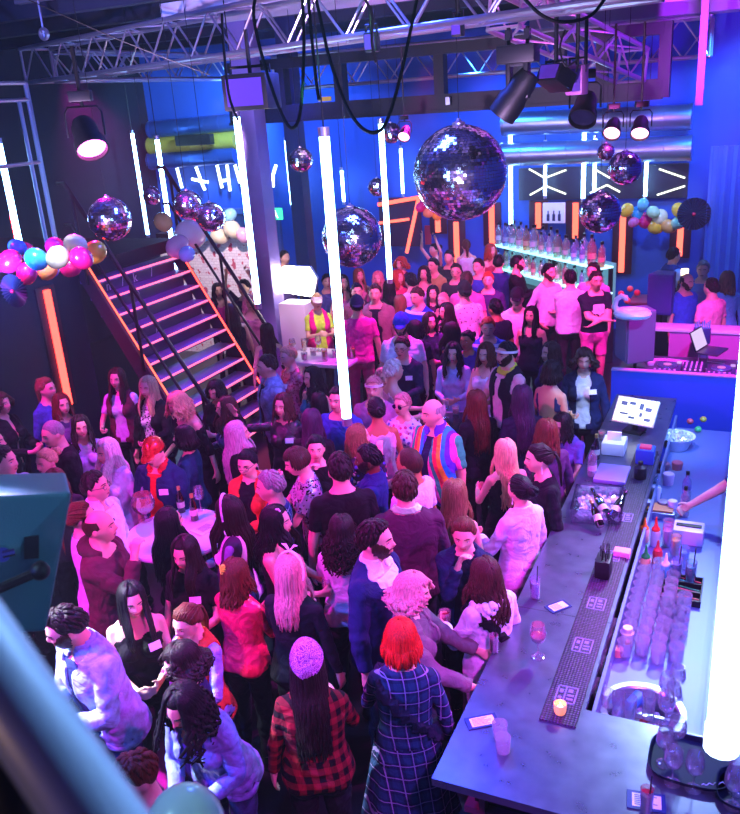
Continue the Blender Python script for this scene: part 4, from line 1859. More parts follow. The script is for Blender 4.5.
# big moving head, base up, barrel aimed lower left
mh = thing('moving_head', 'large black moving head light hanging beneath the right truss corner', 'spotlight', Pd(518, 50, 6.3), RZ)
mh.scale = (.72, .72, .72)
mb = MB()
mb.box(-.2, .2, -.14, .14, -.13, .05, .02)
mb.build('base', M_blackpl, mh)
mb = MB()
mb.box(-.12, -.07, -.07, .07, -.48, -.1, .015)
mb.box(.07, .12, -.07, .07, -.48, -.1, .015)
mb.box(-.12, .12, -.06, .06, -.16, -.11, .01)
mb.build('yoke', M_blackpl, mh)
mb = MB()
mb.M = Matrix.Translation((0, 0, -.40)) @ Matrix.Rotation(R(38), 4, 'Y')
mb.lathe([(.02, .22), (.10, .21), (.135, .10), (.135, -.05), (.155, -.10), (.155, -.30), (.14, -.30), (.12, -.22), (.001, -.22)], 24, cap=False)
mb.build('barrel', M_blackpl, mh)
for x in (-.1, .1):
    mb = MB()
    mb.tube([(x, 0, .05), (x, 0, .22)], .022, 8)
    mb.box(x - .03, x + .03, -.04, .04, .1, .2)
    mb.build('clamp', M_black, mh)


def boxlight(px, py, depth, lb, sx, sy, sz, m, yaw=0, tilt=0, wire=True):
    t_ = thing('light_fixture', lb, 'fixture', Pd(px, py, depth), RZ + yaw)
    mb = MB()
    mb.M = Matrix.Rotation(tilt, 4, 'X')
    mb.box(-sx, sx, -sy, sy, -sz, sz, .015)
    b_ = mb.build('housing', m, t_)
    mb = MB()
    mb.M = Matrix.Rotation(tilt, 4, 'X')
    mb.box(-sx * .8, sx * .8, -sy - .006, -sy + .004, -sz * .75, sz * .75)
    mb.build('front_plate', mat('plate_violet', '#5a3a9a', .35, .2), t_)
    mb = MB()
    mb.tube([(0, 0, sz), (0, 0, max(sz + .18, 4.74 - t_.location.z))], .016, 8)
    mb.tube([(-sx * .9, 0, sz * .5), (-sx * .9, 0, sz + .05), (sx * .9, 0, sz + .05), (sx * .9, 0, sz * .5)], .012, 6)
    mb.build('bracket', M_black, t_)
    return t_


boxlight(252, 92, 6.2, 'violet box shaped laser fixture under the long truss', .17, .16, .125, M_blackpl, .2)
boxlight(556, 78, 6.4, 'black wedge fixture with green glass right of the big moving head', .11, .10, .07, M_blackpl, -.5, -.5)
boxlight(577, 80, 6.6, 'small pink lit box fixture clamped to the right truss', .07, .07, .11, mat('fixture_pink', '#b060a8', .4), -.2)
boxlight(372, 42, 6.4, 'small dark box hanging under the middle of the long truss', .05, .05, .07, M_blackpl)
boxlight(458, 28, 6.2, 'small clamp box hanging under the long truss near its right end', .04, .05, .06, M_blackpl)

# chain hoist point on the left truss corner
ch = thing('truss_hanger', 'round shackle and ceiling bracket holding the left truss corner', 'hanger', Pz(45, 40, 5.05), RZ)
mb = MB()
mb.tube([(0, 0, .0), (0, 0, .40)], .012, 6)
mb.build('rod', M_alu, ch)
mb = MB()
mb.tube([(math.cos(q_) * .05, 0, .06 + math.sin(q_) * .05) for q_ in np.linspace(0, 2 * PI, 17)], .022, 8)
mb.build('shackle', M_alu, ch)
mb = MB()
mb.box(-.3, .3, -.04, .04, .38, .42)
mb.build('bracket', M_alu, ch)


# hanging cables
def cable(pts, depth, lb, r=.010):
    P0 = Pd(*pts[0], depth)
    # smooth through points
    P_ = [Pd(x, y, depth) - P0 for x, y in pts]
    out = []
    n = len(P_)
    for i in range(n - 1):
        p0, p1, p2, p3 = P_[max(i - 1, 0)], P_[i], P_[i + 1], P_[min(i + 2, n - 1)]
        for q_ in range(6):
            t = q_ / 6
            out.append(.5 * ((2 * p1) + (-p0 + p2) * t + (2 * p0 - 5 * p1 + 4 * p2 - p3) * t * t + (-p0 + 3 * p1 - 3 * p2 + p3) * t ** 3))
    out.append(P_[-1])
    up_ = lambda v: Vector((v.x, v.y, 5.58 - P0.z))
    if pts[0][1] < 0:
        out.insert(0, up_(out[0]))
    if pts[-1][1] < 0:
        out.append(up_(out[-1]))
    mb = MB()
    mb.tube(out, r, 6)
    tag(mb.build('cable', M_blackpl, loc=P0), lb, 'cable', 'hanging black cables')


cable([(256, -6), (254, 20), (266, 70), (282, 115), (293, 128), (301, 108), (304, 40), (302, -6)], 4.6, 'black cable looping down and up again right of the violet box fixture')
cable([(308, -6), (312, 40), (316, 80), (319, 100)], 4.4, 'short black cable ending in a connector right of the loop')
cable([(315, -6), (324, 35), (330, 60), (346, 105), (362, 128), (377, 132), (388, 118), (402, 70), (418, -6)], 4.4, 'longest black cable swooping below the girder and up again')
cable([(222, 14), (224, 50), (229, 95), (238, 120)], 5.6, 'black cable dropping past the left side of the violet box fixture')
cable([(362, -6), (372, 15), (372, 42), (376, 62)], 5.2, 'thin black cable dropping from the middle of the long truss')
cable([(520, -6), (540, 14), (562, 22), (590, 16), (608, -6)], 4.6, 'black cable hanging in a shallow bow under the right truss')
cable([(565, 30), (560, 48), (566, 66), (578, 60), (576, 72)], 6.2, 'tangled black cable on the right truss fixtures', .008)
cable([(20, -4), (120, 40), (210, 75)], 6.0, 'thin slack cable along the left truss', .004)

# ------------------------------------------------------------------ foreground: gallery rail and loudspeaker
p0, p1 = Pd(-60, 590, .62), Pd(96, 816, .58)
rl = thing('gallery_rail', 'blurred round metal rail close to the lens at the bottom left', 'rail', p0, 0)
mb = MB()
d = p1 - p0
mb.tube([-d * .6, d * 1.5], .029, 24)
mb.build('rail_tube', mat('rail_paint', '#5a6a88', .35, .3), rl)
mb = MB()
mb.tube([d * .15, d * .15 + Vector((0, 0, -.95))], .02, 12)
mb.build('rail_post', M_black, rl)
p0 = Pd(-40, 735, .75)
mb = MB()
d2 = Pd(50, 850, .72) - p0
mb.tube([-d2, d2 * 2], .03, 16)
tag(mb.build('wooden_rail', mat('amber_wood', '#a8642a', .5), loc=p0), 'blurred amber wooden rail below the metal rail in the corner', 'rail')

# loudspeaker hanging at the left edge
spk = thing('loudspeaker', 'large dark green lit loudspeaker hanging at the left edge', 'loudspeaker', (0, 0, 0), 0)
D = 2.3
c0, c1, c2_, c3 = Pd(72, 492, D), Pd(46, 632, D + .05), Pd(-60, 497, D - .12), Pd(-70, 640, D - .1)
bk = (Pd(40, 482, D + .35) - Pd(40, 497, D)) + Vector((0, 0, .02))
vs = [c0, c1, c3, c2_]
vs2 = [v + bk for v in vs]
mb = MB()
mb.add([*vs, *vs2], [(0, 3, 2, 1), (4, 5, 6, 7), (0, 1, 5, 4), (1, 2, 6, 5), (2, 3, 7, 6), (3, 0, 4, 7)])
o = mb.build('cabinet', mat('speaker_paint', '#3f7f84', .5, bump=.15, bscale=220), spk, smooth=0)
bv = o.modifiers.new('b', 'BEVEL')
bv.width = .012
bv.segments = 2
ex_, ey_ = (c0 - c2_).normalized(), (c2_ - c3).normalized()
en = ex_.cross(ey_).normalized()
if en.dot(CAM - c0) < 0:
    en = -en


def onface(x, y, h):
    return Pd(x, y, D) + en * (h + .0) + (c0 - Pd(72, 492, D))


def facept(x, y):
    d_ = ray(x, y)
    k_ = (c0 - CAM).dot(en) / d_.dot(en)
    return CAM + d_ * k_


mb = MB()
q = [facept(*p) for p in ((24, 537), (39, 535), (39, 558), (24, 559))]
mb.add([*(v + en * .004 for v in q), *(v + en * .0 for v in q)], [(0, 1, 2, 3), (0, 4, 5, 1), (1, 5, 6, 2), (2, 6, 7, 3), (3, 7, 4, 0)])
mb.build('connector_plate', mat('plate_dark', '#101a1c', .4), spk, smooth=0)
mb = MB()
q = [facept(x, y) + en * .05 for x, y in ((-20, 592), (12, 578), (40, 566))]
mb.tube(q, .014, 8)
mb.ball(q[-1], (.026, .026, .026), 14, 10)
mb.tube([q[-1] - en * .05, q[-1]], .016, 10)
mb.build('mounting_bracket', M_black, spk)
mb = MB()
q = facept(3, 552) + en * .03
mb.tube([q - en * .03, q], .02, 12)
mb.tube([q, q + ex_ * .03 + ey_ * .006], .010, 8)
mb.build('plug', M_chrome, spk)
# ------------------------------------------------------------------ bar counter
ZB = 1.10
kz = NT('zinc_counter', .24, .85)
nz = kz.n('ShaderNodeTexNoise')
nz.inputs['Scale'].default_value = 9
nz.inputs['Detail'].default_value = 8
kz.l(kz.tc.outputs['Object'], nz.inputs[0])
kz.l(kz.ramp(nz.outputs['Fac'], [(.3, '#6b6f87'), (.7, '#7b7f97')]), kz.b.inputs['Base Color'])
kz.l(kz.ramp(nz.outputs['Fac'], [(.3, (.27,) * 3), (.7, (.31,) * 3)]), kz.b.inputs['Roughness'])
M_zinc = kz.m
bar = thing('bar_counter', 'long L shaped bar counter with a brushed metal top', 'bar counter', W(0, 0, 0))
mb = MB()
poly = [(-1.22, 2.97), (1.7, 2.97), (1.7, 3.70), (-.62, 3.70), (-.62, 8.7), (-1.22, 8.7)]
mb.prism(poly, ZB - .045, ZB)
mb.build('countertop', M_zinc, bar, smooth=0)
M_barf = mat('bar_front', '#2a1626', .45, .2)
mb = MB()
mb.box(-1.06, -.74, 3.14, 8.6, 0, ZB - .045)
mb.box(-1.06, 1.6, 3.14, 3.55, 0, ZB - .045)
mb.build('bar_front', M_barf, bar, smooth=0)
M_rail = mat('pink_rail', '#8a3a62', .35, .6)
for z in (.25, .55, .82):
    MB().box(-1.10, 1.6, 3.09, 3.14, z, z + .035).build('front_rail', M_rail, bar, smooth=0)
    MB().box(-1.10, -1.06, 3.14, 8.6, z, z + .035).build('front_rail', M_rail, bar, smooth=0)
for s in (-1.02, -.5, 0.02, .55, 1.1):
    MB().box(s, s + .03, 3.08, 3.14, 0, ZB - .05).build('front_post', M_rail, bar, smooth=0)
mb = MB()
for t in (4.52, 6.3):
    mb.box(-1.219, -.621, t, t + .006, ZB, ZB + .0008)
mb.build('top_seams', mat('seam', '#54566a', .4, .8), bar, smooth=0)

stn = thing('bar_station', 'stainless steel work station sunk behind the bar counter', 'bar station', W(0, 0, 0))
mb = MB()
hx0, hx1, hy0, hy1 = -.60, -.13, 3.80, 4.27
hc, hr = Vector((-.365, 4.035)), .205
mb.box(-.60, -.03, 3.74, hy0, .86, .90)
mb.box(hx1, -.03, hy0, hy1, .86, .90)
mb.box(-.60, -.03, hy1, 8.4, .86, .90)
vs_, N_ = [], 48
for j in range(N_):
    a_ = 2 * PI * j / N_
    ca_, sa_ = math.cos(a_), math.sin(a_)
    k_ = 1 / max(abs(ca_), abs(sa_)) * .235
    vs_.append((hc.x + ca_ * hr, hc.y + sa_ * hr, .90))
    vs_.append((hc.x + ca_ * k_, hc.y + sa_ * k_, .90))
mb.add(vs_, [(2 * j, 2 * j + 1, (2 * j + 3) % (2 * N_), (2 * j + 2) % (2 * N_)) for j in range(N_)])
mb.box(-.60, -.58, 3.74, 8.4, .90, 1.03)
mb.box(-.05, -.03, 3.74, 8.4, .90, .98)
mb.box(-.60, -.03, 3.74, 3.76, .90, 1.03)
mb.build('top', mat('station_steel', '#6874a4', .45, .35, bump=.03, bscale=120), stn, smooth=0)
mb = MB()
mb.box(-.58, -.06, 4.30, 8.3, .1, .86)
mb.box(-.58, -.06, 3.80, 4.30, .1, .60)
mb.build('cabinet', mat('station_body', '#5a5f78', .4, .6), stn, smooth=0)
for s in (-.56, -.08):
    for t in (3.85, 5.4, 6.9, 8.2):
        MB().tube([(s, t, 0), (s, t, .12)], .025, 10).build('foot', M_steel, stn)
ZS = .90

# bar mat
km = NT('rubber_mat', .55)
vo = km.n('ShaderNodeTexVoronoi')
vo.inputs['Scale'].default_value = 60
vo.inputs['Randomness'].default_value = 0.15
km.l(km.tc.outputs['Object'], vo.inputs['Vector'])
km.l(km.ramp(vo.outputs['Distance'], [(.30, '#4b3566'), (.55, '#0d0b18')]), km.b.inputs['Base Color'])
bp = km.n('ShaderNodeBump')
bp.inputs['Strength'].default_value = .9
bp.inputs['Distance'].default_value = .008
bp.invert = True
km.l(vo.outputs['Distance'], bp.inputs['Height'])
km.l(bp.outputs[0], km.b.inputs['Normal'])
bm_ = thing('bar_mat', 'long dark rubber bar mat with printed labels along the counter edge', 'bar mat', W(-.735, 3.54, ZB))
mb = MB()
mb.box(-.095, .095, 0, 3.7, .001, .012, .003)
mb.build('rubber', km.m, bm_)
M_print = mat('label_print', '#7a66a8', .6)
for y in (.16, .62, 1.08, 1.7, 2.3):
    mb = MB()
    for (x0, x1, y0, y1) in ((-.055, .055, y, y + .008), (-.055, .055, y + .132, y + .14), (-.055, -.047, y, y + .14), (.047, .055, y, y + .14), (-.012, -.004, y + .008, y + .132),
                             (-.04, -.02, y + .03, y + .05), (-.04, -.02, y + .08, y + .11), (.005, .04, y + .03, y + .045), (.005, .04, y + .06, y + .075), (.005, .03, y + .09, y + .12)):
        mb.box(x0, x1, y0, y1, .0121, .0132)
    mb.build('printed_label', M_print, bm_, smooth=0)

# ------------------------------------------------------------------ glassware kit
M_glass = glassmat('clear_glass', (.96, .97, 1.0), .16, .95, .05)
M_glasst = glassmat('tumbler_glass', (.96, .97, 1.0), .18, .95, .13)
M_glassb = glassmat('brown_glass', (.32, .13, .03), .12, .6)
M_glassg = glassmat('green_glass', (.05, .35, .10), .12, .6)


def liquid(c, e=0):
    return mat('liquid_' + (c if isinstance(c, str) else 'x'), c, .15, coat=.4)


KIT = {}


def kit(kind, c=None):
    key = (kind, c)
    if key in KIT:
        return KIT[key]
    L = []

    def part(nm, prof, m, n=20, f=None):
        mb = MB()
        mb.lathe(prof, n, cap=False)
        if f:
            f(mb)
        L.append((nm, mb.mesh(nm, m, 50)))
    if kind == 'wine':
        part('bowl', [(.004, .085), (.02, .09), (.036, .108), (.042, .135), (.039, .165), (.033, .195), (.0315, .195), (.037, .165), (.040, .135), (.034, .11), (.018, .093), (.0, .09)], M_glass)
        part('stem', [(.036, .0), (.036, .003), (.012, .006), (.0045, .014), (.004, .085)], M_glass)
        if c:
            part('drink', [(.0, .094), (.018, .096), (.0335, .112), (.038, .130), (.0, .130)], liquid(c))
    elif kind == 'fishbowl':
        part('bowl', [(.004, .06), (.05, .07), (.085, .11), (.092, .15), (.08, .20), (.070, .225), (.068, .225), (.078, .20), (.089, .15), (.082, .112), (.0, .07)], M_glass)
        part('stem', [(.055, 0), (.055, .004), (.015, .01), (.01, .06)], M_glass)
        part('drink', [(.0, .074), (.05, .08), (.078, .112), (.085, .145), (.0, .145)], liquid(c or '#c46a4a'))
    elif kind == 'tumbler':
        part('body', [(.0, .004), (.030, .004), (.033, .01), (.038, .09), (.0365, .09), (.031, .014), (.0, .012)], M_glasst, 16)
        if c:
            part('drink', [(.0, .014), (.030, .014), (.035, .065), (.0, .065)], liquid(c))
    elif kind == 'highball':
        part('body', [(.0, .003), (.028, .003), (.031, .008), (.034, .15), (.0325, .15), (.0285, .016), (.0, .014)], M_glass, 18)
        if c:
            part('drink', [(.0, .016), (.028, .016), (.0315, .12), (.0, .12)], liquid(c))
    elif kind == 'straws':
        part('body', [(.0, .003), (.028, .003), (.031, .008), (.034, .15), (.0325, .15), (.0285, .016), (.0, .014)], M_glass, 18)
        part('drink', [(.0, .016), (.028, .016), (.0315, .12), (.0, .12)], liquid(c or '#7a5ac0'))

        def f(mb):
            mb.tube([(.01, 0, .03), (.012, -.02, .25)], .0035, 6)
        mb = MB()
        f(mb)
        L.append(('straw', mb.mesh('straw', M_blackpl, 50)))
    elif kind in ('beer', 'liquor', 'slim'):
        gm = {'beer': M_glassb, 'liquor': c and glassmat('bottle_' + str(c), c, .15, .7, .12) or M_glass, 'slim': M_glassg}[kind]
        pr = {'beer': [(.0, .003), (.030, .003), (.031, .01), (.031, .13), (.026, .155), (.014, .185), (.0125, .225), (.0135, .23), (.0, .23)],
              'slim': [(.0, .003), (.034, .003), (.036, .01), (.036, .17), (.028, .21), (.014, .25), (.0135, .30), (.0, .30)],
              'liquor': [(.0, .003), (.036, .003), (.038, .01), (.038, .17), (.033, .195), (.015, .22), (.014, .27), (.0, .27)]}[kind]
        part('body', pr, gm, 14)
        h = pr[-1][1]
        part('cap', [(.0, h), (.0145, h - .025), (.0155, h - .025), (.0155, h + .006), (.0, h + .008)], mat('cap_' + kind, '#c8b060' if kind == 'beer' else '#20202a', .3, .6), 10)
        z0 = {'beer': .05, 'slim': .06, 'liquor': .06}[kind]
        r = pr[2][0] + .0012
        part('label', [(r, z0), (r, z0 + .05)], mat('label_paper_' + kind + str(c), '#e6dcc4' if kind == 'beer' else '#b8c0a8' if kind == 'slim' else tuple(.15 + .5 * q for q in c), .7), 14)
    KIT[key] = L
    return L


CATW = {'wine': ('wine_glass', 'glass'), 'fishbowl': ('cocktail_bowl_glass', 'glass'), 'tumbler': ('tumbler', 'glass'), 'highball': ('highball_glass', 'glass'), 'straws': ('highball_glass', 'glass'),
        'beer': ('beer_bottle', 'bottle'), 'liquor': ('liquor_bottle', 'bottle'), 'slim': ('wine_bottle', 'bottle')}


def put(kind, P, lb, c=None, group=None, rz=0.0, sc=1.0, rot=None, parts=True):
    nm, cat = CATW[kind]
    t_ = thing(nm, lb, cat, P, rz, group)
    if rot is not None:
        t_.rotation_euler = rot
    t_.scale = (sc, sc, sc)
    for n_, me in kit(kind, c):
        o = bpy.data.objects.new(n_, me)
        COL.objects.link(o)
        o.parent = t_
    return t_


put('wine', Pz(538, 657, ZB), 'wine glass of pink drink standing alone on the bare counter', '#d8406a', sc=1.15)
put('straws', Pz(535, 598, ZB), 'tall glass with a black straw near the white jacket woman at the bar', '#8a70d0')
put('straws', Pz(494, 652, ZB), 'drink with a straw before the curly haired woman at the bar', '#a04070', sc=.8)
put('tumbler', Pz(503, 752, ZB), 'empty tumbler on the near counter, front one of two', sc=1.05)
put('tumbler', Pz(500, 738, ZB), 'empty tumbler on the near counter, behind the front one', sc=1.05)
put('straws', Pz(646, 812, ZB), 'dark red drink with a straw at the bottom edge beside a menu card', '#a01838', sc=.9)

# candle
cn = thing('candle_holder', 'lit tea light in a small frosted glass on the bar mat end', 'candle', Pz(560, 713, ZB + .012), RZ)
mb = MB()
mb.lathe([(.0, .002), (.026, .002), (.032, .02), (.034, .062), (.031, .062), (.028, .012), (0, .01)], 18, cap=False)
mb.build('glass', mat('frosted_amber', '#f0a070', .4, emit=(1, .35, .12), es=.8), cn)  # emission stands in for flame light shining through the glass
mb = MB()
mb.lathe([(.0, .012), (.022, .012), (.022, .035), (0, .035)], 14, cap=False)
mb.build('wax', mat('wax', '#f4dcc0', .6), cn)
mb = MB()
mb.lathe([(.001, .036), (.006, .046), (.004, .058), (.0, .072)], 10, cap=False)
mb.build('flame', emis('flame', (1, .55, .2), 40), cn)


def card(P, rz, w, h, lb, c1='#1a2a6a', nm='menu_card', cat='menu'):
    t_ = thing(nm, lb, cat, P, rz)
    mb = MB()
    mb.box(-w, w, -h, h, .001, .006)
    mb.build('cover', mat('card_' + c1, c1, .4), t_, smooth=0)
    mb = MB()
    mb.box(-w * .72, w * .78, -h * .72, h * .72, .006, .0068)
    mb.build('page', mat('menu_page', '#e4e0f4', .5), t_, smooth=0)
    mb = MB()
    rnd = random.Random(int(w * 1000 + rz * 100))
    for i in range(6):
        y = h * (.5 - .2 * i)
        mb.box(-w * .6, -w * .6 + w * rnd.uniform(.7, 1.2), y - h * .04, y + h * .04, .0068, .0073)
    mb.build('text_lines', mat('menu_ink', '#5a4a8a', .6), t_, smooth=0)
    return t_


card(Pz(482, 722, ZB), RZ + R(35), .085, .045, 'blue edged menu card lying at the near counter corner')
card(Pz(558, 607, ZB), RZ + R(50), .075, .045, 'blue edged menu card lying by the bar mat')
card(Pz(646, 802, ZB), RZ + R(8), .085, .055, 'blue menu card with red corner at the bottom edge')
card(Pz(620, 482, ZB), RZ + R(28), .10, .035, 'narrow tray of paper slips above the ice tub', '#20202a')

# ice tub with bottles
tub = thing('ice_tub', 'shallow clear ice tub with bottles lying on the counter', 'ice tub', Pz(598, 512, ZB), RZ + R(8))
mb = MB()
mb.prism([(-.19, -.21), (.17, -.21), (.19, .22), (-.17, .22)], .0, .012)
for a, b in (((-.19, -.21), (.17, -.21)), ((.17, -.21), (.19, .22)), ((.19, .22), (-.17, .22)), ((-.17, .22), (-.19, -.21))):
    dx, dy = b[0] - a[0], b[1] - a[1]
    l_ = math.hypot(dx, dy)
    nx_, ny_ = -dy / l_ * .006, dx / l_ * .006
    mb.add([(a[0], a[1], 0), (b[0], b[1], 0), (b[0] + nx_, b[1] + ny_, 0), (a[0] + nx_, a[1] + ny_, 0), (a[0] * 1.06, a[1] * 1.06, .12), (b[0] * 1.06, b[1] * 1.06, .12), (b[0] + nx_, b[1] + ny_, .12), (a[0] + nx_, a[1] + ny_, .12)],
           [(0, 3, 2, 1), (4, 5, 6, 7), (0, 1, 5, 4), (1, 2, 6, 5), (2, 3, 7, 6), (3, 0, 4, 7)])
mb.build('tub', glassmat('acrylic', (.8, .82, .95), .25, .8), tub, smooth=0)
M_ice = glassmat('ice', (.85, .92, 1.0), .3, .9, .35)


def ice(P, rz, fn, n, lb, r=.014, seed=1):
    rnd = random.Random(seed)
    mb = MB()
    for _ in range(n):
        x, y, z = fn(rnd)
        mb.M = Matrix.Translation((x, y, z)) @ Matrix.Rotation(rnd.uniform(0, 3), 4, Vector((rnd.random(), rnd.random(), rnd.random() + .1)))
        s_ = r * rnd.uniform(.7, 1.1)
        mb.box(-s_, s_, -s_, s_, -s_, s_)
    mb.M = None
    o = mb.build('ice_cubes', M_ice, loc=P, rz=rz, smooth=0)
    o['kind'] = 'stuff'
    o['label'] = lb
    o['category'] = 'ice'
    return o


ice(Pz(598, 512, ZB), RZ + R(8), lambda r: (r.uniform(-.15, .15), r.uniform(-.18, .18), r.uniform(.025, .06)), 170, 'ice cubes filling the clear tub', seed=2)
for (b0, b1, kd, lb) in (((608, 517), (590, 485), 'slim', 'green bottle leaning out of the left side of the ice tub'), ((611, 518), (629, 487), 'slim', 'green bottle leaning out of the right side of the ice tub'),
                         ((601, 527), (591, 501), 'beer', 'brown bottle leaning in the front of the ice tub')):
    p0_, p1_ = Pz(*b0, ZB + .04), Pz(*b1, ZB + .17)
    q_ = (p1_ - p0_).to_track_quat('Z', 'Y').to_euler()
    put(kd, p0_, lb, None, rot=q_, sc=.95)

# point of sale screen and neighbours
pos = thing('till_screen', 'bright white till touch screen tilted up at the far end of the bar', 'screen', Pz(634, 432, ZB), RZ - R(14))
mb = MB()
mb.box(-.09, .09, -.07, .09, 0, .03, .008)
mb.tube([(0, .02, .02), (0, .05, .16)], .025, 12)
mb.build('stand', M_blackpl, pos)
T = Matrix.Translation((0, .02, .20)) @ Matrix.Rotation(R(-38), 4, 'X')
mb = MB()
mb.M = T
mb.box(-.20, .20, -.012, .02, -.13, .13, .008)
mb.build('bezel', mat('pos_bezel', '#d8c8b0', .4), pos)
mb = MB()
mb.M = T
mb.box(-.185, .185, -.016, -.012, -.115, .115)
mb.build('display', emis('till_display', (.86, .92, 1.0), 2.6), pos)
for i, (x, z, w, h) in enumerate(((-.12, .06, .03, .02), (-.04, .07, .03, .015), (.05, .05, .02, .03), (.12, .03, .03, .02), (.06, -.03, .014, .02), (.13, -.07, .03, .015), (-.1, -.04, .04, .01), (-.02, -.07, .03, .012))):
    mb = MB()
    mb.M = T
    mb.box(x - w, x + w, -.018, -.016, z - h, z + h)
    mb.build('display_icon', mat('icons', '#48506a', .5), pos, smooth=0)
pr = thing('receipt_printer', 'white receipt printer beside the till screen', 'printer', Pz(614, 452, ZB), RZ)
mb = MB()
mb.box(-.10, .10, -.10, .12, 0, .12, .02)
mb.build('case', mat('printer_white', '#dfe4f0', .4), pr)
mb = MB()
mb.box(-.06, .06, -.02, .0, .12, .20)
mb.build('paper', mat('paper', '#f4f2f0', .8), pr, smooth=0)
o = MB().box(-.13, .13, -.17, .17, .0, .035, .01).build('cash_till', mat('lilac_plastic', '#8f7cc8', .35), loc=Pz(612, 476, ZB), rz=RZ)
tag(o, 'lilac flat till drawer below the receipt printer', 'till drawer')
nb = thing('napkin_box', 'blue box of napkins beside the till drawer', 'box', Pz(645, 462, ZB + .012), RZ)
MB().box(-.075, .075, -.06, .08, 0, .13, .008).build('box', mat('napkin_blue', '#2860c8', .5), nb)
MB().box(-.05, .05, -.03, .05, .12, .15, .01).build('napkins', mat('napkin_red', '#e04a6a', .7), nb)
o = MB()
o.lathe([(.0, 0), (.045, 0), (.05, .01), (.05, .10), (.02, .12), (.02, .15), (0, .15)], 16, cap=False)
tag(o.build('card_reader_stand', M_blackpl, loc=Pz(640, 478, ZB + .012)), 'black round stand next to the blue napkin box', 'stand')
cb = thing('black_caddy', 'black caddy of straws standing on the bar mat', 'caddy', Pz(603, 575, ZB + .012), RZ)
MB().box(-.05, .05, -.06, .08, 0, .13, .012).build('box', M_blackpl, cb)
mb = MB()
rnd = random.Random(3)
for _ in range(14):
    x, y = rnd.uniform(-.035, .035), rnd.uniform(-.04, .06)
    mb.tube([(x, y, .06), (x + rnd.uniform(-.02, .02), y + rnd.uniform(-.02, .02), .21)], .0035, 6)
mb.build('straws', M_blackpl, cb)
o = MB().box(-.055, .055, -.04, .04, 0, .05, .01).build('napkin_stack', mat('napkin_pink', '#e8a8c0', .7), loc=Pz(622, 556, ZB), rz=RZ)
tag(o, 'small pink stack of napkins beside the black straw caddy', 'napkins')
put('liquor', Pz(592, 476, ZB), 'clear bottle beside the left side of the till drawer', (.9, .8, .85))
put('beer', Pz(596, 459, ZB), 'brown bottle left of the receipt printer', None)
put('tumbler', Pz(602, 440, ZB), 'red filled tumbler at the far end of the counter', '#c02040')

# ------------------------------------------------------------------ bar station contents
rnd = random.Random(11)
n = 0
for c_ in range(4):
    for r_ in range(11 if c_ < 3 else 7):
        s = -.53 + .098 * c_ + rnd.uniform(-.004, .004)
        t = 4.50 + .098 * r_ + (0.05 if c_ % 2 else 0)
        put('tumbler', W(s, t, ZS), 'empty tumbler in the rows of glasses on the steel station', group='tumblers in rows on the bar station', sc=1.2)
for i, (px, py) in enumerate(((664, 610), (671, 618), (678, 606), (681, 620), (668, 632), (676, 644))):
    put('highball', Pz(px, py + 8, ZS), 'empty glass in the loose cluster right of the tumbler rows', group='loose empty glasses right of the tumbler rows', sc=.95)
# ice sink
P = W(-.365, 4.035, .72)
sk = thing('ice_bin', 'round steel ice bin sunk in the bar station', 'ice bin', P, RZ)
mb = MB()
mb.lathe([(.18, .0), (.195, .02), (.20, .18), (.232, .184), (.232, .192), (.20, .192), (.19, .18), (.185, .03), (.0, .02)], 36, cap=False)
mb.build('bowl', M_steel, sk)
mb = MB()
mb.box(-.19, .19, -.012, .012, .13, .16, .004)
mb.build('divider', M_steel, sk)
ice(P, RZ, lambda r: (lambda a, q: (math.cos(a) * q, math.sin(a) * q, r.uniform(.03, .09)))(r.uniform(0, 6.28), .17 * math.sqrt(r.random())), 220, 'ice cubes heaped in the round steel bin', seed=5)
sc_ = thing('ice_scoop', 'blue ice scoop lying across the round ice bin', 'scoop', P + Vector((-.08, .03, .17)), RZ + R(62))
mb = MB()
mb.tube([(-.16, 0, 0), (-.02, 0, .01)], .012, 8)
mb.build('handle', mat('scoop_blue', '#5a90d8', .35, .3), sc_)
mb = MB()
mb.lathe([(.002, 0), (.035, .02), (.04, .13), (.036, .13), (.03, .02)], 12, cap=False)
o = mb.build('blade', mat('scoop_blue', '#5a90d8', .35, .3), sc_)
o.rotation_euler = (0, R(82), 0)
for i in range(7):
    a = rnd.uniform(0, 6.28)
    q = rnd.uniform(0, .10)
    o = MB()
    o.ball((0, 0, 0), (.020, .018, .014), 12, 8)
    tag(o.build('fruit_piece', mat('strawberry', '#d83848', .4), loc=P + Vector((math.cos(a) * q, .03 + math.sin(a) * q, .115))), 'red fruit piece lying on the ice of the round bin', 'fruit', 'red fruit pieces on the ice')
for px, py, lb in ((618, 712, 'left'), (629, 716, 'middle'), (648, 712, 'right')):
    put('highball', Pz(px, py + 6, ZS), 'tall clear glass in front of the round ice bin, %s one of three' % lb, sc=1.1)
for i, (px, py) in enumerate(((606, 640), (600, 655), (612, 628), (604, 668), (598, 690), (607, 700))):
    put('tumbler', Pz(px, py + 6, ZS), 'small glass in the line along the station edge left of the ice bin', group='small glasses left of the ice bin', sc=1.1)
o = MB()
o.lathe([(0, 0), (.035, 0), (.038, .09), (.03, .1), (.03, .13), (0, .13)], 16, cap=False)
tag(o.build('jar', mat('jar_white', '#dcd4ea', .4), loc=Pz(627, 645, ZS)), 'white jar between the tumbler rows and the ice bin', 'jar')
o = MB()
o.lathe([(0, 0), (.03, 0), (.032, .05), (0, .05)], 16, cap=False)
tag(o.build('cup', mat('cup_peach', '#f0a890', .4), loc=Pz(618, 655, ZS)), 'small peach cup left of the white jar', 'cup')

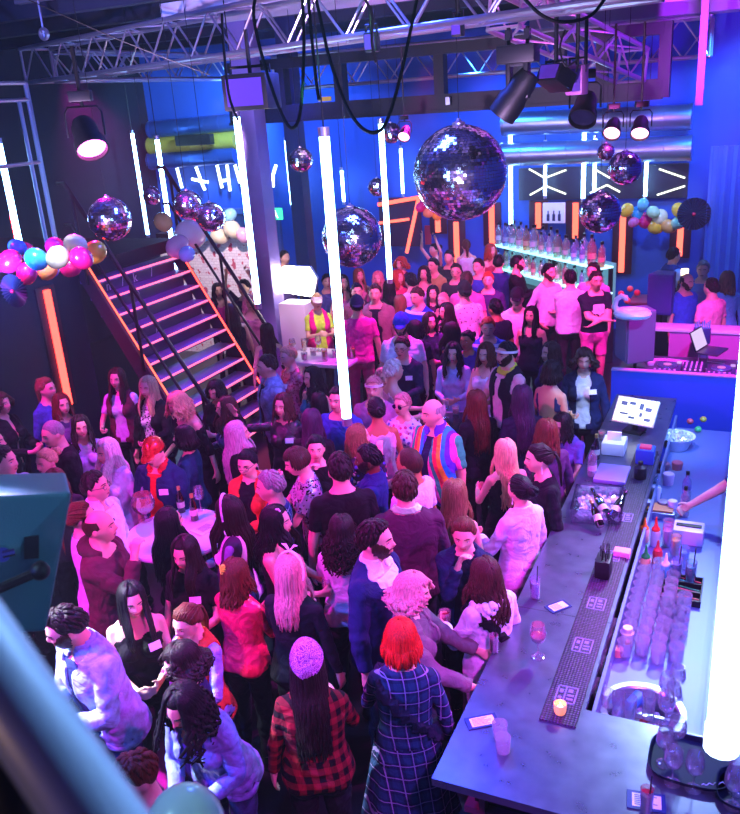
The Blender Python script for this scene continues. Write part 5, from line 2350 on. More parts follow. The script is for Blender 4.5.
# squeeze and pour bottles
for px, py, c, c2, h, lb in ((645, 553, '#f0b088', '#18a040', .17, 'peach squeeze bottle with a green spout'), (655, 527, '#e8d0d8', '#e03020', .19, 'pale squeeze bottle with a red spout'),
                             (644, 523, '#e8c8b0', '#f08020', .16, 'pale squeeze bottle with an orange spout'), (657, 545, '#c02838', '#c02838', .15, 'dark red squeeze bottle'),
                             (665, 560, '#5ab0e8', '#f0f0f0', .16, 'light blue squeeze bottle with a white cap')):
    t_ = thing('squeeze_bottle', lb + ' on the bar station', 'bottle', Pz(px, py + 18, ZS), 0, None)
    mb = MB()
    mb.lathe([(0, 0), (.034, 0), (.036, .01), (.036, h * .6), (.030, h * .68), (0, h * .68)], 16, cap=False)
    mb.build('body', mat('squeeze_' + c, c, .35), t_)
    mb = MB()
    mb.lathe([(.031, h * .66), (.031, h * .74), (.014, h * .86), (.005, h * 1.25), (0, h * 1.25)], 14, cap=False)
    mb.build('spout', mat('spout_' + c2, c2, .35), t_)
# containers beyond
wb = thing('storage_tub', 'white lidded storage tub on the station near the straws', 'tub', Pz(688, 540, ZS), RZ)
MB().box(-.11, .11, -.09, .09, 0, .12, .015).build('tub', mat('tub_white', '#d8d0e4', .4), wb)
MB().box(-.09, .09, -.02, .02, .12, .13, .004).build('handle', M_blackpl, wb)
st_ = thing('straw_tray', 'black divided tray of red and green straws on the station', 'tray', Pz(680, 592, ZS), RZ)
mb = MB()
mb.box(-.14, .14, -.16, .16, 0, .008)
for y in (-.16, -.05, .06, .152):
    mb.box(-.14, .14, y, y + .008, 0, .045)
for x in (-.14, .132):
    mb.box(x, x + .008, -.16, .16, 0, .045)
mb.build('tray', M_blackpl, st_, smooth=0)
for i, (y, c) in enumerate(((-.12, '#d83048'), (-.09, '#d83048'), (-.01, '#e04a70'), (.02, '#28a860'), (.10, '#28a890'), (.13, '#d83048'))):
    mb = MB()
    mb.tube([(-.125, y, .02), (.0, y + .012, .028), (.125, y - .004, .02)], .004, 6)
    mb.build('straws', mat('straw_' + c, c, .4), st_)
ibk = thing('ice_bucket', 'white bowl heaped with ice near the far end of the station', 'bowl', Pz(676, 448, ZS), 0)
mb = MB()
mb.lathe([(0, 0), (.10, 0), (.16, .12), (.17, .13), (.15, .125), (.09, .02), (0, .02)], 24, cap=False)
mb.build('bowl', mat('bowl_white', '#c8cce0', .35), ibk)
ice(Pz(676, 448, ZS), 0, lambda r: (lambda a, q: (math.cos(a) * q, math.sin(a) * q, .11 + .06 * (1 - (q / .13) ** 2) * r.random()))(r.uniform(0, 6.28), .13 * math.sqrt(r.random())), 150, 'ice cubes heaped in the white bowl', seed=8)
kg = thing('black_bin', 'black round bin with a white cloth on its rim behind the bar', 'bin', W(.24, 6.55, 0), RZ)
mb = MB()
mb.lathe([(0, 0), (.16, 0), (.20, .92), (.21, .94), (.19, .93), (.15, .05), (0, .04)], 24, cap=False)
mb.build('bin', M_blackpl, kg)
mb = MB()
mb.tube([(math.cos(q_) * .2, math.sin(q_) * .2, .95 + .01 * math.sin(5 * q_)) for q_ in np.linspace(.2, 2.6, 12)], [.02, .04, .05, .05, .045, .05, .05, .045, .05, .05, .04, .02], 8, flat=.5)
mb.build('cloth', mat('cloth_white', '#e0dcea', .8), kg)
for px, py, r_, h, c, lb in ((668, 480, .05, .1, '#c8a8c8', 'pink lidded pot beside the black bin'), (655, 495, .045, .12, '#e8e0ea', 'white pot on the station by the bar mat'),
                             (663, 507, .05, .09, '#a08890', 'brownish pot on the station between white pots'), (672, 510, .04, .12, '#d8d0f0', 'lilac pot right of the brownish pot'),
                             (648, 508, .04, .1, '#b8c0e0', 'pale blue pot next to the rubber mat'), (677, 465, .05, .07, '#9a4860', 'dark red bowl of garnish below the ice bowl'),
                             (664, 465, .05, .06, '#78506a', 'mauve bowl of garnish next to the rubber mat')):
    o = MB()
    o.lathe([(0, 0), (r_ * .85, 0), (r_, h * .9), (r_ * .9, h), (r_ * .2, h * 1.08), (0, h * 1.08)], 16, cap=False)
    tag(o.build('pot', mat('pot_' + c, c, .4), loc=Pz(px, py + 4, ZS)), lb, 'pot')
for i, (px, py, c) in enumerate(((690, 424, '#e05060'), (698, 432, '#40b060'), (703, 422, '#e8c040'))):
    o = MB()
    o.ball((0, 0, .03), (.035, .035, .03), 12, 8)
    tag(o.build('lime' if i == 1 else 'fruit', mat('fruit_' + c, c, .4), loc=Pz(px, py, ZS)), ['red', 'green', 'yellow'][i] + ' fruit lying at the far end of the station', 'fruit')
# trays with wine glasses on near counter
def tray(P, r1, r2, lb, rz):
    t_ = thing('serving_tray', lb, 'tray', P, rz)
    n = 40
    mb = MB()
    pr_ = [(.0, .002), (.94, .002), (1.0, .03), (1.03, .032), (.96, .006), (.0, .006)]
    vs = []
    for (q, z) in pr_:
        for j in range(n):
            a = 2 * PI * j / n
            e = .6
            vs.append((r1 * q * math.copysign(abs(math.cos(a)) ** e, math.cos(a)), r2 * q * math.copysign(abs(math.sin(a)) ** e, math.sin(a)), z))
    mb.add(vs, [(i * n + j, i * n + (j + 1) % n, (i + 1) * n + (j + 1) % n, (i + 1) * n + j) for i in range(5) for j in range(n)])
    mb.build('tray', mat('tray_black', '#0a1430', .55, spec=.25), t_)
    return t_


t_ = tray(Pz(690, 764, ZB), .185, .165, 'black oval serving tray with wine glasses on the near counter', RZ)
mb = MB()
mb.tube([(.06 + .008 * i, -.125 + .004 * i + .008 * math.sin(i * 1.9), .0072) for i in range(13)], .0016, 6)
mb.build('script_mark', mat('script_white', '#c8ccf0', .5), t_)
for i, (px, py, lb) in enumerate(((672, 783, 'front left'), (693, 789, 'front right'), (664, 764, 'back left'), (676, 752, 'back middle'))):
    put('wine', Pz(px, py, ZB + .006), 'empty wine glass on the black serving tray, %s one' % lb, sc=1.05)
t2 = tray(Pz(752, 795, ZB), .15, .13, 'second dark tray cut off at the right bottom edge', RZ)
for i, (px, py, lb) in enumerate(((736, 792, 'upper'), (732, 806, 'lower'))):
    put('wine', Pz(px, py, ZB + .006), 'empty wine glass on the cut off right tray, %s one' % lb, sc=1.05)
for px, py, lb in ((665, 717, 'lower left'), (672, 708, 'lower right'), (666, 698, 'upper left'), (676, 690, 'upper right')):
    put('wine', Pz(px, py + 8, ZS), 'wine glass standing right of the ice bin, %s of four' % lb, sc=1.1)

for i, (px, py, kd, c, lb) in enumerate(((667, 538, 'highball', '#d86ab0', 'pink filled glass behind the squeeze bottles'), (675, 548, 'highball', '#e0a050', 'amber filled glass behind the squeeze bottles'), (683, 560, 'highball', '#5a90e0', 'blue filled glass beside the white storage tub'),
                                         (676, 572, 'straws', '#7060c8', 'glass with a straw above the straw tray'), (668, 524, 'tumbler', '#c04a70', 'small rosy glass below the brownish pot'), (690, 575, 'straws', '#40a0b0', 'teal glass with a straw right above the straw tray'))):
    put(kd, Pz(px, py + 8, ZS), lb + ' on the station', c, sc=1.15)
for i, (px, py, h, c, lb) in enumerate(((652, 470, .2, (.8, .85, 1.0), 'tall clear pour bottle nearest the ice bowl'), (657, 484, .2, (.5, .8, .9), 'tall pale blue pour bottle beside the pink lidded pot'), (684, 502, .2, (.9, .7, .8), 'rosy pour bottle behind the lilac pot'), (686, 486, .2, (.3, .5, .9), 'dark blue pour bottle left of the black bin'))):
    put('liquor', Pz(px, py + 14, ZS), lb, c, sc=.95)
o = MB().box(-.12, .12, -.09, .09, 0, .06, .01).build('garnish_box', mat('garnish_steel', '#8a90b8', .35, .7), loc=Pz(660, 515, ZS), rz=RZ)
tag(o, 'flat steel garnish box between the pots and the squeeze bottles', 'box')
MB().box(-.10, .10, -.07, .07, .06, .075, .004).build('garnish', mat('garnish_orange', '#e08a50', .6), o)

# bar floor mat, blue lit
o = MB().box(.08, 1.6, 3.9, 8.3, 0, .015, .004).build('floor_mat', mat('floor_mat_blue', '#26324e', .35), rz=RZ)
tag(o, 'dark rubber floor mat in the bartenders aisle', 'floor mat')

# ------------------------------------------------------------------ DJ booth
dj = thing('dj_booth', 'dark blue DJ booth front with a wide table top', 'DJ booth', W(-1.36, 9.2, 0))
MB().box(0, 2.3, 0, .06, 0, 1.2, .006).build('front_panel', mat('booth_blue', '#2350c0', .4), dj)
MB().box(0, 2.3, .06, 1.15, 1.0, 1.05, .006).build('table_top', mat('booth_top', '#3a2a4a', .4), dj)
MB().box(0, .06, .06, 1.15, 0, 1.0).build('side_panel', M_blackpl, dj)
MB().box(2.24, 2.3, .06, 1.15, 0, 1.0).build('side_panel', M_blackpl, dj)
MB().box(0, 2.3, -.01, .07, 1.2, 1.215).build('edge_trim', mat('edge_pale', '#b08ab8', .4), dj)
ZD = 1.05


def djpos(x, y, z=0):
    return W(-1.36 + x, 9.2 + y, ZD + z)


def deck(x, y, lb, rz=0):
    t_ = thing('turntable', lb, 'DJ player', djpos(x, y), RZ + rz)
    MB().box(-.15, .15, -.18, .18, 0, .09, .008).build('body', mat('deck_body', '#4a3c66', .35, .4), t_)
    mb = MB()
    mb.lathe([(0, .108), (.11, .108), (.115, .10), (.115, .09)], 28, cap=False)
    mb.build('jog_wheel', mat('jog', '#8c7ab0', .25, .8), t_)
    mb = MB()
    mb.lathe([(.0, .112), (.045, .112), (.045, .108)], 20, cap=False)
    mb.build('jog_centre', emis('jog_centre', (.9, .2, .8), .9), t_)
    mb = MB()
    for i in range(5):
        mb.lathe([(.0, .10), (.012, .10), (.012, .09)], 10, (-.12 + .012 * i * 4.4, -.155, 0), cap=False)
    mb.build('buttons', mat('deck_buttons', '#d8b0e8', .4), t_)
    MB().box(.09, .14, .1, .17, .09, .10).build('screen', emis('deck_screen', (.7, .4, 1), 1.0), t_)
    return t_


deck(.55, .48, 'DJ player on the left of the mixer')
deck(1.12, .48, 'DJ player on the right of the mixer')
mx = thing('dj_mixer', 'DJ mixer with rows of knobs between the two players', 'mixer', djpos(.83, .48), RZ)
MB().box(-.115, .115, -.18, .18, 0, .095, .006).build('body', mat('mixer_body', '#32284a', .4, .3), mx)
mb = MB()
for i in range(4):
    for j in range(5):
        mb.lathe([(0, .115), (.009, .115), (.011, .095)], 8, (-.08 + .053 * i, -.04 + .045 * j, 0), cap=False)
mb.build('knobs', mat('knob_pink', '#d898e0', .35), mx)
mb = MB()
for i in range(4):
    mb.box(-.09 + .053 * i, -.07 + .053 * i, -.15, -.12, .095, .11)
mb.build('faders', mat('fader_white', '#e8e0f0', .4), mx, smooth=0)
for i, (x, y, rz, w, h, lb) in enumerate(((.48, .14, .2, .14, .05, 'slim pale control box in front of the left DJ player'), (.85, .12, -.1, .16, .06, 'slim pale control box in front of the mixer'), (.4, .82, .3, .12, .08, 'small pale device behind the left DJ player'), (1.3, .2, .5, .10, .05, 'small tilted pale control box right of the DJ players'), (1.36, .62, -.3, .09, .07, 'square pale device at the right end of the DJ table'), (.62, .84, -.2, .13, .06, 'long pale device behind the DJ mixer'))):
    t_ = thing('control_box', lb, 'device', djpos(x, y), RZ + rz)
    MB().box(-w, w, -h, h, 0, .045, .008).build('case', mat('device_pale', '#c8a8d8', .4), t_)
    mb = MB()
    for q in range(6):
        mb.box(-w * .8 + q * w * .28, -w * .8 + q * w * .28 + w * .16, -h * .5, h * .5, .045, .05)
    mb.build('pads', mat('pads', '#e868d8', .4), t_, smooth=0)
lp = thing('laptop', 'open laptop on a stand behind the DJ mixer', 'laptop', djpos(1.0, .86, 0), RZ + R(72))
MB().box(-.17, .17, -.12, .12, .17, .188, .004).build('keyboard', mat('laptop_dark', '#4a4458', .35, .6), lp)
mb = MB()
mb.M = Matrix.Translation((0, .12, .188)) @ Matrix.Rotation(R(-22), 4, 'X')
mb.box(-.17, .17, 0, .012, 0, .24, .003)
mb.build('lid', mat('laptop_lid', '#262238', .35, .5), lp)
mb = MB()
mb.M = Matrix.Translation((0, .12, .188)) @ Matrix.Rotation(R(-22), 4, 'X')
mb.box(-.155, .155, -.003, 0, .015, .228)
mb.build('screen', emis('laptop_screen', (.75, .55, .95), 1.1), lp)
mb = MB()
for x in (-.14, .14):
    mb.tube([(x, -.1, 0), (x, .1, 0), (x, .1, .17), (x, -.1, .17)], .008, 6)
mb.build('stand', M_alu, lp)
for pts, c, lb in (([(1.35, .6), (1.5, .45), (1.42, .3), (1.3, .2)], '#e8a0d8', 'pink cable curling down right of the DJ players'), ([(.3, .3), (.38, .15), (.6, .10), (.7, .25)], '#2a1c3a', 'dark cable looping in front of the DJ players'), ([(1.28, .8), (1.45, .7), (1.55, .5), (1.5, .2)], '#201830', 'dark cable bundle at the right end of the DJ table')):
    mb = MB()
    P0 = djpos(0, 0)
    mb.tube([(x, y, .012 + .02 * (i % 2)) for i, (x, y) in enumerate(pts)], .01, 6)
    tag(mb.build('cable', mat('cable_' + c, c, .4), loc=P0, rz=RZ), lb, 'cable')


def pa(P, rz, w, d_, h, c, lb, pole, cloth_=False):
    t_ = thing('pa_speaker', lb, 'loudspeaker', P, rz)
    mb = MB()
    mb.prism([(-w / 2, -d_ / 2), (w / 2, -d_ / 2), (w * .38, d_ / 2), (-w * .38, d_ / 2)], pole, pole + h)
    o = mb.build('cabinet', mat('pa_' + c, c, .5, bump=.1, bscale=200), t_, smooth=0)
    bv = o.modifiers.new('b', 'BEVEL')
    bv.width = .015
    bv.segments = 2
    MB().box(-w * .44, w * .44, -d_ / 2 - .012, -d_ / 2 - .001, pole + .03, pole + h - .03).build('grille', mat('grille_' + c, c, .6, bump=.5, bscale=400), t_, smooth=0)
    mb = MB()
    mb.tube([(0, 0, 0), (0, 0, pole + .01)], .02, 10)
    mb.lathe([(0, 0), (.14, 0), (.14, .012), (.02, .02)], 20, cap=False)
    mb.build('pole', M_black, t_)
    return t_


pa(Pz(634, 372, ZD) + UU * .05, RZ - R(60), .36, .34, .60, '#5a5f78', 'grey PA loudspeaker on a short pole at the left end of the DJ booth', .14)
pa(Pz(661, 325, ZD) - UU * .02, RZ - R(10), .33, .30, .55, '#3a2a8a', 'violet PA loudspeaker on a pole behind the DJ laptop', .18)

# service counter behind the booth, right
sc2 = thing('service_counter', 'magenta lit side counter with a white top edge behind the DJ booth', 'counter', W(-.92, 11.0, 0))
MB().box(0, .95, 0, .10, 0, 1.18).build('front_panel', mat('counter_magenta', '#c060b0', .45), sc2, smooth=0)
MB().box(-.25, .95, -.02, .25, 1.18, 1.23, .008).build('top', M_white, sc2)
sc3 = thing('end_cabinet', 'pinkish tall cabinet at the right edge beside the service counter', 'cabinet', W(.06, 10.46, 0))
MB().box(0, .9, 0, .5, 0, 1.12, .01).build('body', mat('cabinet_pink', '#a878b8', .45), sc3)
MB().box(-.02, .92, -.02, .52, 1.12, 1.16, .006).build('top', mat('cab_top', '#3858a0', .4), sc3)
cd_ = thing('pen_caddy', 'small dark caddy full of pens hanging on the magenta counter', 'caddy', Pt(702, 333, 10.75), RZ)
MB().box(-.10, .10, -.06, .06, -.12, .06, .01).build('box', mat('caddy_blue', '#2a2a6a', .4), cd_)
for i in range(9):
    MB().tube([(-.08 + .02 * i, .0, 0), (-.085 + .021 * i, .01, .12 + .02 * (i % 3))], .007, 6).build('pen', mat('pens', '#48b0c8', .4), cd_)

# ------------------------------------------------------------------ back bar
SA, SB = Pz(494, 245, 1.55), Pz(600, 269, 1.55)
sd = (SB - SA)
sL = sd.length
srz = math.atan2(sd.y, sd.x)
bb = thing('bottle_shelf', 'two tier glowing glass bottle shelf of the back bar', 'shelf', Vector((SA.x, SA.y, 0)), srz)
for i, z in enumerate((1.53, 1.12)):
    MB().box(0, sL, -.02, .26, z, z + .03, .004).build('shelf_board', mat('shelf_glass', '#9ad8d8', .2, emit=(.35, .9, .95), es=1.6), bb)
MB().box(0, sL, .27, .31, .9, 1.60).build('back_panel', mat('back_panel', '#38506e', .3, emit=(.25, .75, .9), es=.35), bb, smooth=0)
for x in (.02, sL * .5, sL - .05):
    MB().box(x, x + .03, .2, .27, 0, 1.55).build('upright', M_black, bb, smooth=0)
MB().box(0, sL, -.1, .3, .0, .9).build('base_cabinet', mat('bb_base', '#1c1a2c', .5), bb, smooth=0)
bc = [((.75, .85, .9), 'clear'), ((.9, .55, .2), 'amber'), ((.85, .9, 1.0), 'icy clear'), ((.3, .75, .45), 'green'), ((.95, .8, .85), 'pale pink'), ((.35, .55, .95), 'blue'), ((.9, .25, .2), 'red'), ((.8, .75, .6), 'straw coloured')]
rnd = random.Random(21)
M3 = Matrix.Rotation(srz, 3, 'Z')
for tier, z in ((0, 1.56), (1, 1.15)):
    nB = 27
    for i in range(nB):
        c, cn_ = bc[rnd.choice([0, 2, 2, 4, 0, 1, 7, 5, 3, 6] if tier == 0 else [3, 3, 5, 0, 2, 1, 6, 7])]
        x = .06 + (sL - .12) * i / (nB - 1) + rnd.uniform(-.012, .012)
        y = .06 + .12 * (i % 2)
        P = Vector((SA.x, SA.y, 0)) + M3 @ Vector((x, y, 0)) + Vector((0, 0, z))
        put('liquor', P, cn_ + ' liquor bottle on the ' + ('upper' if tier == 0 else 'lower') + ' glowing back bar shelf', c, cn_ + (' bottles on the upper back bar shelf' if tier == 0 else ' bottles on the lower back bar shelf'), sc=rnd.uniform(1.25, 1.75) if tier == 0 else rnd.uniform(1.05, 1.35))
# decoration on top: white swan like vase shape and menu sign
sgn = thing('bottle_sign', 'small white sign with dark bottles above the back bar shelf', 'sign', Pt(554, 214, 15.2), RZ)
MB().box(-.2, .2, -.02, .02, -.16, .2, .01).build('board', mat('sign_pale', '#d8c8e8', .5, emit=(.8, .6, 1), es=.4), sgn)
mb = MB()
for x in (-.1, 0, .1):
    mb.box(x - .025, x + .025, -.028, -.02, -.12, .0)
    mb.box(x - .01, x + .01, -.028, -.02, .0, .06)
mb.build('bottle_shapes', mat('sign_ink', '#3a3060', .5), sgn, smooth=0)
# rear counter with bottles right
rc = thing('rear_counter', 'dark rear bar counter running below the wall right of the bottle shelf', 'counter', Vector((SB.x, SB.y, 0)) + VV * .5 - UU * .2, RZ)
MB().box(0, 2.4, 0, .5, 0, 1.06, .01).build('body', mat('rear_body', '#2a2238', .45), rc)
MB().box(-.03, 2.43, -.03, .53, 1.06, 1.10, .006).build('top', mat('rear_top', '#6a4a5a', .35), rc)
rb = Vector((SB.x, SB.y, 1.10)) + VV * .5 - UU * .0
for i, (x, kd, c, lb) in enumerate(((.35, 'liquor', (.9, .2, .2), 'red bottle on the rear counter left of the violet loudspeaker'), (.5, 'liquor', (.9, .6, .3), 'amber bottle on the rear counter left of the violet loudspeaker'), (.8, 'slim', None, 'green bottle on the rear counter just left of the violet loudspeaker'), (.92, 'liquor', (.2, .9, .4), 'bright green bottle on the rear counter behind the violet loudspeaker'), (.65, 'beer', None, 'short brown bottle on the rear counter'))):
    put(kd, rb + VV * x, lb, c, sc=1.25)
lm = thing('lit_bottle_lamp', 'glowing warm bottle lamp on the rear counter', 'lamp', rb + VV * .72 + UU * .05, RZ)
mb = MB()
mb.lathe([(0, 0), (.05, 0), (.05, .16), (.02, .22), (.02, .3), (0, .3)], 16, cap=False)
mb.build('bottle', mat('lamp_green', '#1a7a4a', .3), lm)
mb = MB()
mb.lathe([(0, .30), (.05, .30), (.055, .46), (0, .46)], 16, cap=False)
mb.build('glow_head', emis('lamp_warm', (1, .75, .4), 4), lm)
for i, (px, py) in enumerate(((621, 297), (630, 292), (637, 296), (627, 304))):
    o = MB()
    o.ball((0, 0, .05), .05, 12, 8)
    tag(o.build('garnish_fruit', mat('garnish_' + str(i % 2), ['#d02848', '#e07858'][i % 2], .4), loc=Pz(px, py, 1.13) - UU * .0), ['red fruit at the left of the garnish heap', 'orange fruit at the back of the garnish heap', 'red fruit at the right of the garnish heap', 'orange fruit at the front of the garnish heap'][i] + ' by the grey loudspeaker', 'fruit')
sw = thing('inflatable_swan', 'white inflatable swan float on top of the grey loudspeaker', 'float', Pz(632, 318, 1.80), RZ)
mb = MB()
mb.tube([(math.cos(q_) * .15, math.sin(q_) * .10, .05) for q_ in np.linspace(0, 2 * PI, 25)], .05, 10)
mb.build('ring', mat('float_white', '#f0e8f4', .3), sw)
mb = MB()
mb.tube([(-.13, 0, .05), (-.19, 0, .12), (-.17, 0, .2), (-.12, 0, .24), (-.07, 0, .22), (-.06, 0, .19)], [.04, .035, .03, .03, .03, .015], 10)
mb.build('neck', mat('float_white', '#f0e8f4', .3), sw)

# curtain at right edge
cu = MB()
n = 40
vs = []
for i in range(n + 1):
    x = 1.2 * i / n
    for z in (0, 1):
        vs.append((x, .05 * math.sin(i * 1.3), 3.2 * z))
        vs.append((x, .05 * math.sin(i * 1.3) + .02, 3.2 * z))
fs = []
for i in range(n):
    a, b = 4 * i, 4 * (i + 1)
    fs += [(a, b, b + 2, a + 2), (a + 1, a + 3, b + 3, b + 1), (a + 2, b + 2, b + 3, a + 3), (a, a + 1, b + 1, b)]
cu.add(vs, fs)
c0_ = ST(Pt(705, 230, 14.4))
tag(cu.build('curtain', mat('curtain_blue', '#4a68c8', .6, sheen=.5), loc=W(c0_[0], 14.4, 0), rz=RZ, smooth=60), 'pleated blue curtain hanging at the right edge of the back wall', 'curtain')

# ------------------------------------------------------------------ tables in the crowd, light box
def table(P, r, h, lb, m, cloth_=True):
    t_ = thing('standing_table', lb, 'table', P, RZ)
    mb = MB()
    mb.lathe([(0, h - .03), (r, h - .03), (r + .006, h - .015), (r, h), (0, h)], 36, cap=False)
    mb.build('table_top', m, t_)
    mb = MB()
    mb.lathe([(.0, 0), (.24, 0), (.24, .015), (.04, .04), (.03, .06), (.03, h - .03)], 20, cap=False)
    mb.build('pedestal', M_black, t_)
    return t_


M_top = mat('table_white', '#ddd8e6', .4)
TB = Pz(178, 533, 1.08)
table(Vector((TB.x, TB.y, 0)), .42, 1.08, 'white standing table between the red cap man and the black haired women', M_top)
put('fishbowl', Pz(146, 520, 1.08), 'large bowl glass of fruity drink on the white table at the left', '#c0604a', sc=1.05)
put('fishbowl', Pz(153, 505, 1.08), 'second bowl glass behind the large one on the left white table', '#b05868', sc=.95)
put('beer', Pz(182, 512, 1.08), 'brown beer bottle on the left white table, back one')
put('beer', Pz(195, 520, 1.08), 'brown beer bottle on the left white table, front one')
put('wine', Pz(201, 510, 1.08), 'empty wine glass on the left white table beside the beer bottles', sc=1.1)
card(Pz(206, 528, 1.083), RZ + R(75), .11, .075, 'white menu sheet lying on the left white table', '#e8e4ee')
TB2 = Pz(324, 356, 1.0)
t_ = thing('buffet_table', 'white table crowded with bottles and glasses behind the teal top woman', 'table', Vector((TB2.x, TB2.y, 0)), RZ)
MB().box(-.5, .5, -.35, .35, .95, 1.0, .01).build('table_top', M_top, t_)
for x in (-.44, .44):
    for y in (-.29, .29):
        MB().box(x - .025, x + .025, y - .025, y + .025, 0, .95).build('leg', M_black, t_, smooth=0)
rnd = random.Random(4)
for i in range(12):
    x, y = -.42 + .28 * (i % 4) + rnd.uniform(-.05, .05), -.22 + .2 * (i // 4)
    P = Vector((TB2.x, TB2.y, 1.0)) + VV * x + UU * y
    kd = ['tumbler', 'wine', 'highball', 'tumbler'][(i * 7 + i // 4) % 4]
    put(kd, P, {'tumbler': 'low glass of pink drink', 'wine': 'wine glass of orange drink', 'highball': 'tall glass of yellow drink'}[kd] + ' on the white table by the pink vest woman',
        {'tumbler': '#d86a7a', 'wine': '#e8904a', 'highball': '#e8c850'}[kd], 'glasses on the buffet table, ' + kd, sc=1.15)
TB3 = Pz(455, 425, 1.08)
t_ = thing('standing_table', 'dark square table with a pale rim beside the rainbow shirt man', 'table', Vector((TB3.x, TB3.y, 0)), RZ + R(20))
MB().box(-.36, .36, -.36, .36, 1.05, 1.08, .004).build('table_top', mat('table_dark', '#10141e', .2), t_)
mb = MB()
for a in range(4):
    mb.M = Matrix.Rotation(a * PI / 2, 4, 'Z')
    mb.box(-.365, .365, -.37, -.355, 1.045, 1.086)
mb.build('rim', mat('table_rim', '#d8d0ea', .3, .5), t_, smooth=0)
mb = MB()
mb.lathe([(.0, 0), (.24, 0), (.24, .015), (.04, .04), (.03, .06), (.03, 1.05)], 20, cap=False)
mb.build('pedestal', M_black, t_)
put('wine', Pz(446, 418, 1.08), 'empty wine glass on the dark square table', sc=1.0)
put('tumbler', Pz(456, 414, 1.08), 'low glass of pink drink on the dark square table', '#d86a8a')

lb_ = thing('photo_lamp', 'blazing white hexagonal light panel over the white podium', 'light', Pt(298, 281, 10.9), RZ)
mb = MB()
w_, h_ = .30, .22
mb.M = Matrix.Rotation(R(90), 4, 'X')
hexa = [(-w_, -h_ * .75), (w_ * .75, -h_), (w_ * 1.05, h_ * .2), (w_ * .7, h_ * .95), (-w_ * .7, h_), (-w_ * 1.05, h_ * .1)]
mb.prism(hexa, .0, .05)
mb.build('diffuser', emis('panel_light', (1.0, .93, .85), 24), lb_, smooth=0)
mb = MB()
mb.M = Matrix.Rotation(R(90), 4, 'X')
mb.prism([(x * 1.04, y * 1.04) for x, y in hexa], -.06, -.001)
mb.build('frame', M_white, lb_, smooth=0)
mb = MB()
zz = ST(Pt(298, 281, 10.9))[2]
mb.tube([(0, .05, -h_), (0, .05, -zz + .02)], .02, 10)
mb.lathe([(0, -zz), (.25, -zz), (.25, -zz + .02), (0, -zz + .03)], 20, (0, .05, 0), cap=False)
mb.build('stand', M_black, lb_)
pp = Pt(299, 318, 10.5)
po = thing('podium', 'white box podium below the blazing light panel', 'podium', Vector((pp.x, pp.y, 0)), RZ)
MB().box(-.24, .2, -.15, .15, .02, ST(Pt(297, 300, 10.6))[2], .01).build('body', mat('podium_white', '#e0d4e4', .5), po)
MB().box(-.2, .16, -.11, .11, 0, .02).build('plinth', M_black, po, smooth=0)
# ------------------------------------------------------------------ people: fabrics and assembly
SKIN = {'f': mat('skin_fair', '#e0ab93', .5, bump=.05, bscale=300), 'm': mat('skin_medium', '#c98f70', .5, bump=.05, bscale=300),
        't': mat('skin_tan', '#a56a48', .5, bump=.05, bscale=300), 'd': mat('skin_brown', '#5a3421', .48, bump=.05, bscale=300)}
HC = {'black': '#0b0a0d', 'dark': '#1d1310', 'brown': '#3b2318', 'auburn': '#5a2a1a', 'light': '#7a5638', 'blonde': '#c9a878', 'platinum': '#e6dccb', 'red': '#c81a14',
      'ginger': '#a8482a', 'grey': '#8d8a88', 'pinkgrey': '#b89aa8', 'rose': '#c98a86', 'violet': '#3a1c3c'}


def hairmat(c):
    key = ('hair', c)
    if key in _MC:
        return _MC[key]
    k = NT('hair_' + c, .5)
    k.b.inputs['Specular IOR Level'].default_value = .22
    mp = k.n('ShaderNodeMapping')
    mp.inputs['Scale'].default_value = (150, 150, 9)
    k.l(k.tc.outputs['Object'], mp.inputs[0])
    nz = k.n('ShaderNodeTexNoise')
    nz.inputs['Scale'].default_value = 1
    nz.inputs['Detail'].default_value = 3
    k.l(mp.outputs[0], nz.inputs[0])
    a = col(HC.get(c, c))
    k.l(k.ramp(nz.outputs['Fac'], [(.3, tuple(x * .55 for x in a)), (.7, tuple(min(1, x * 1.35) for x in a))]), k.b.inputs['Base Color'])
    bp = k.n('ShaderNodeBump')
    bp.inputs['Strength'].default_value = .5
    bp.inputs['Distance'].default_value = .01
    k.l(nz.outputs['Fac'], bp.inputs['Height'])
    k.l(bp.outputs[0], k.b.inputs['Normal'])
    _MC[key] = k.m
    return k.m


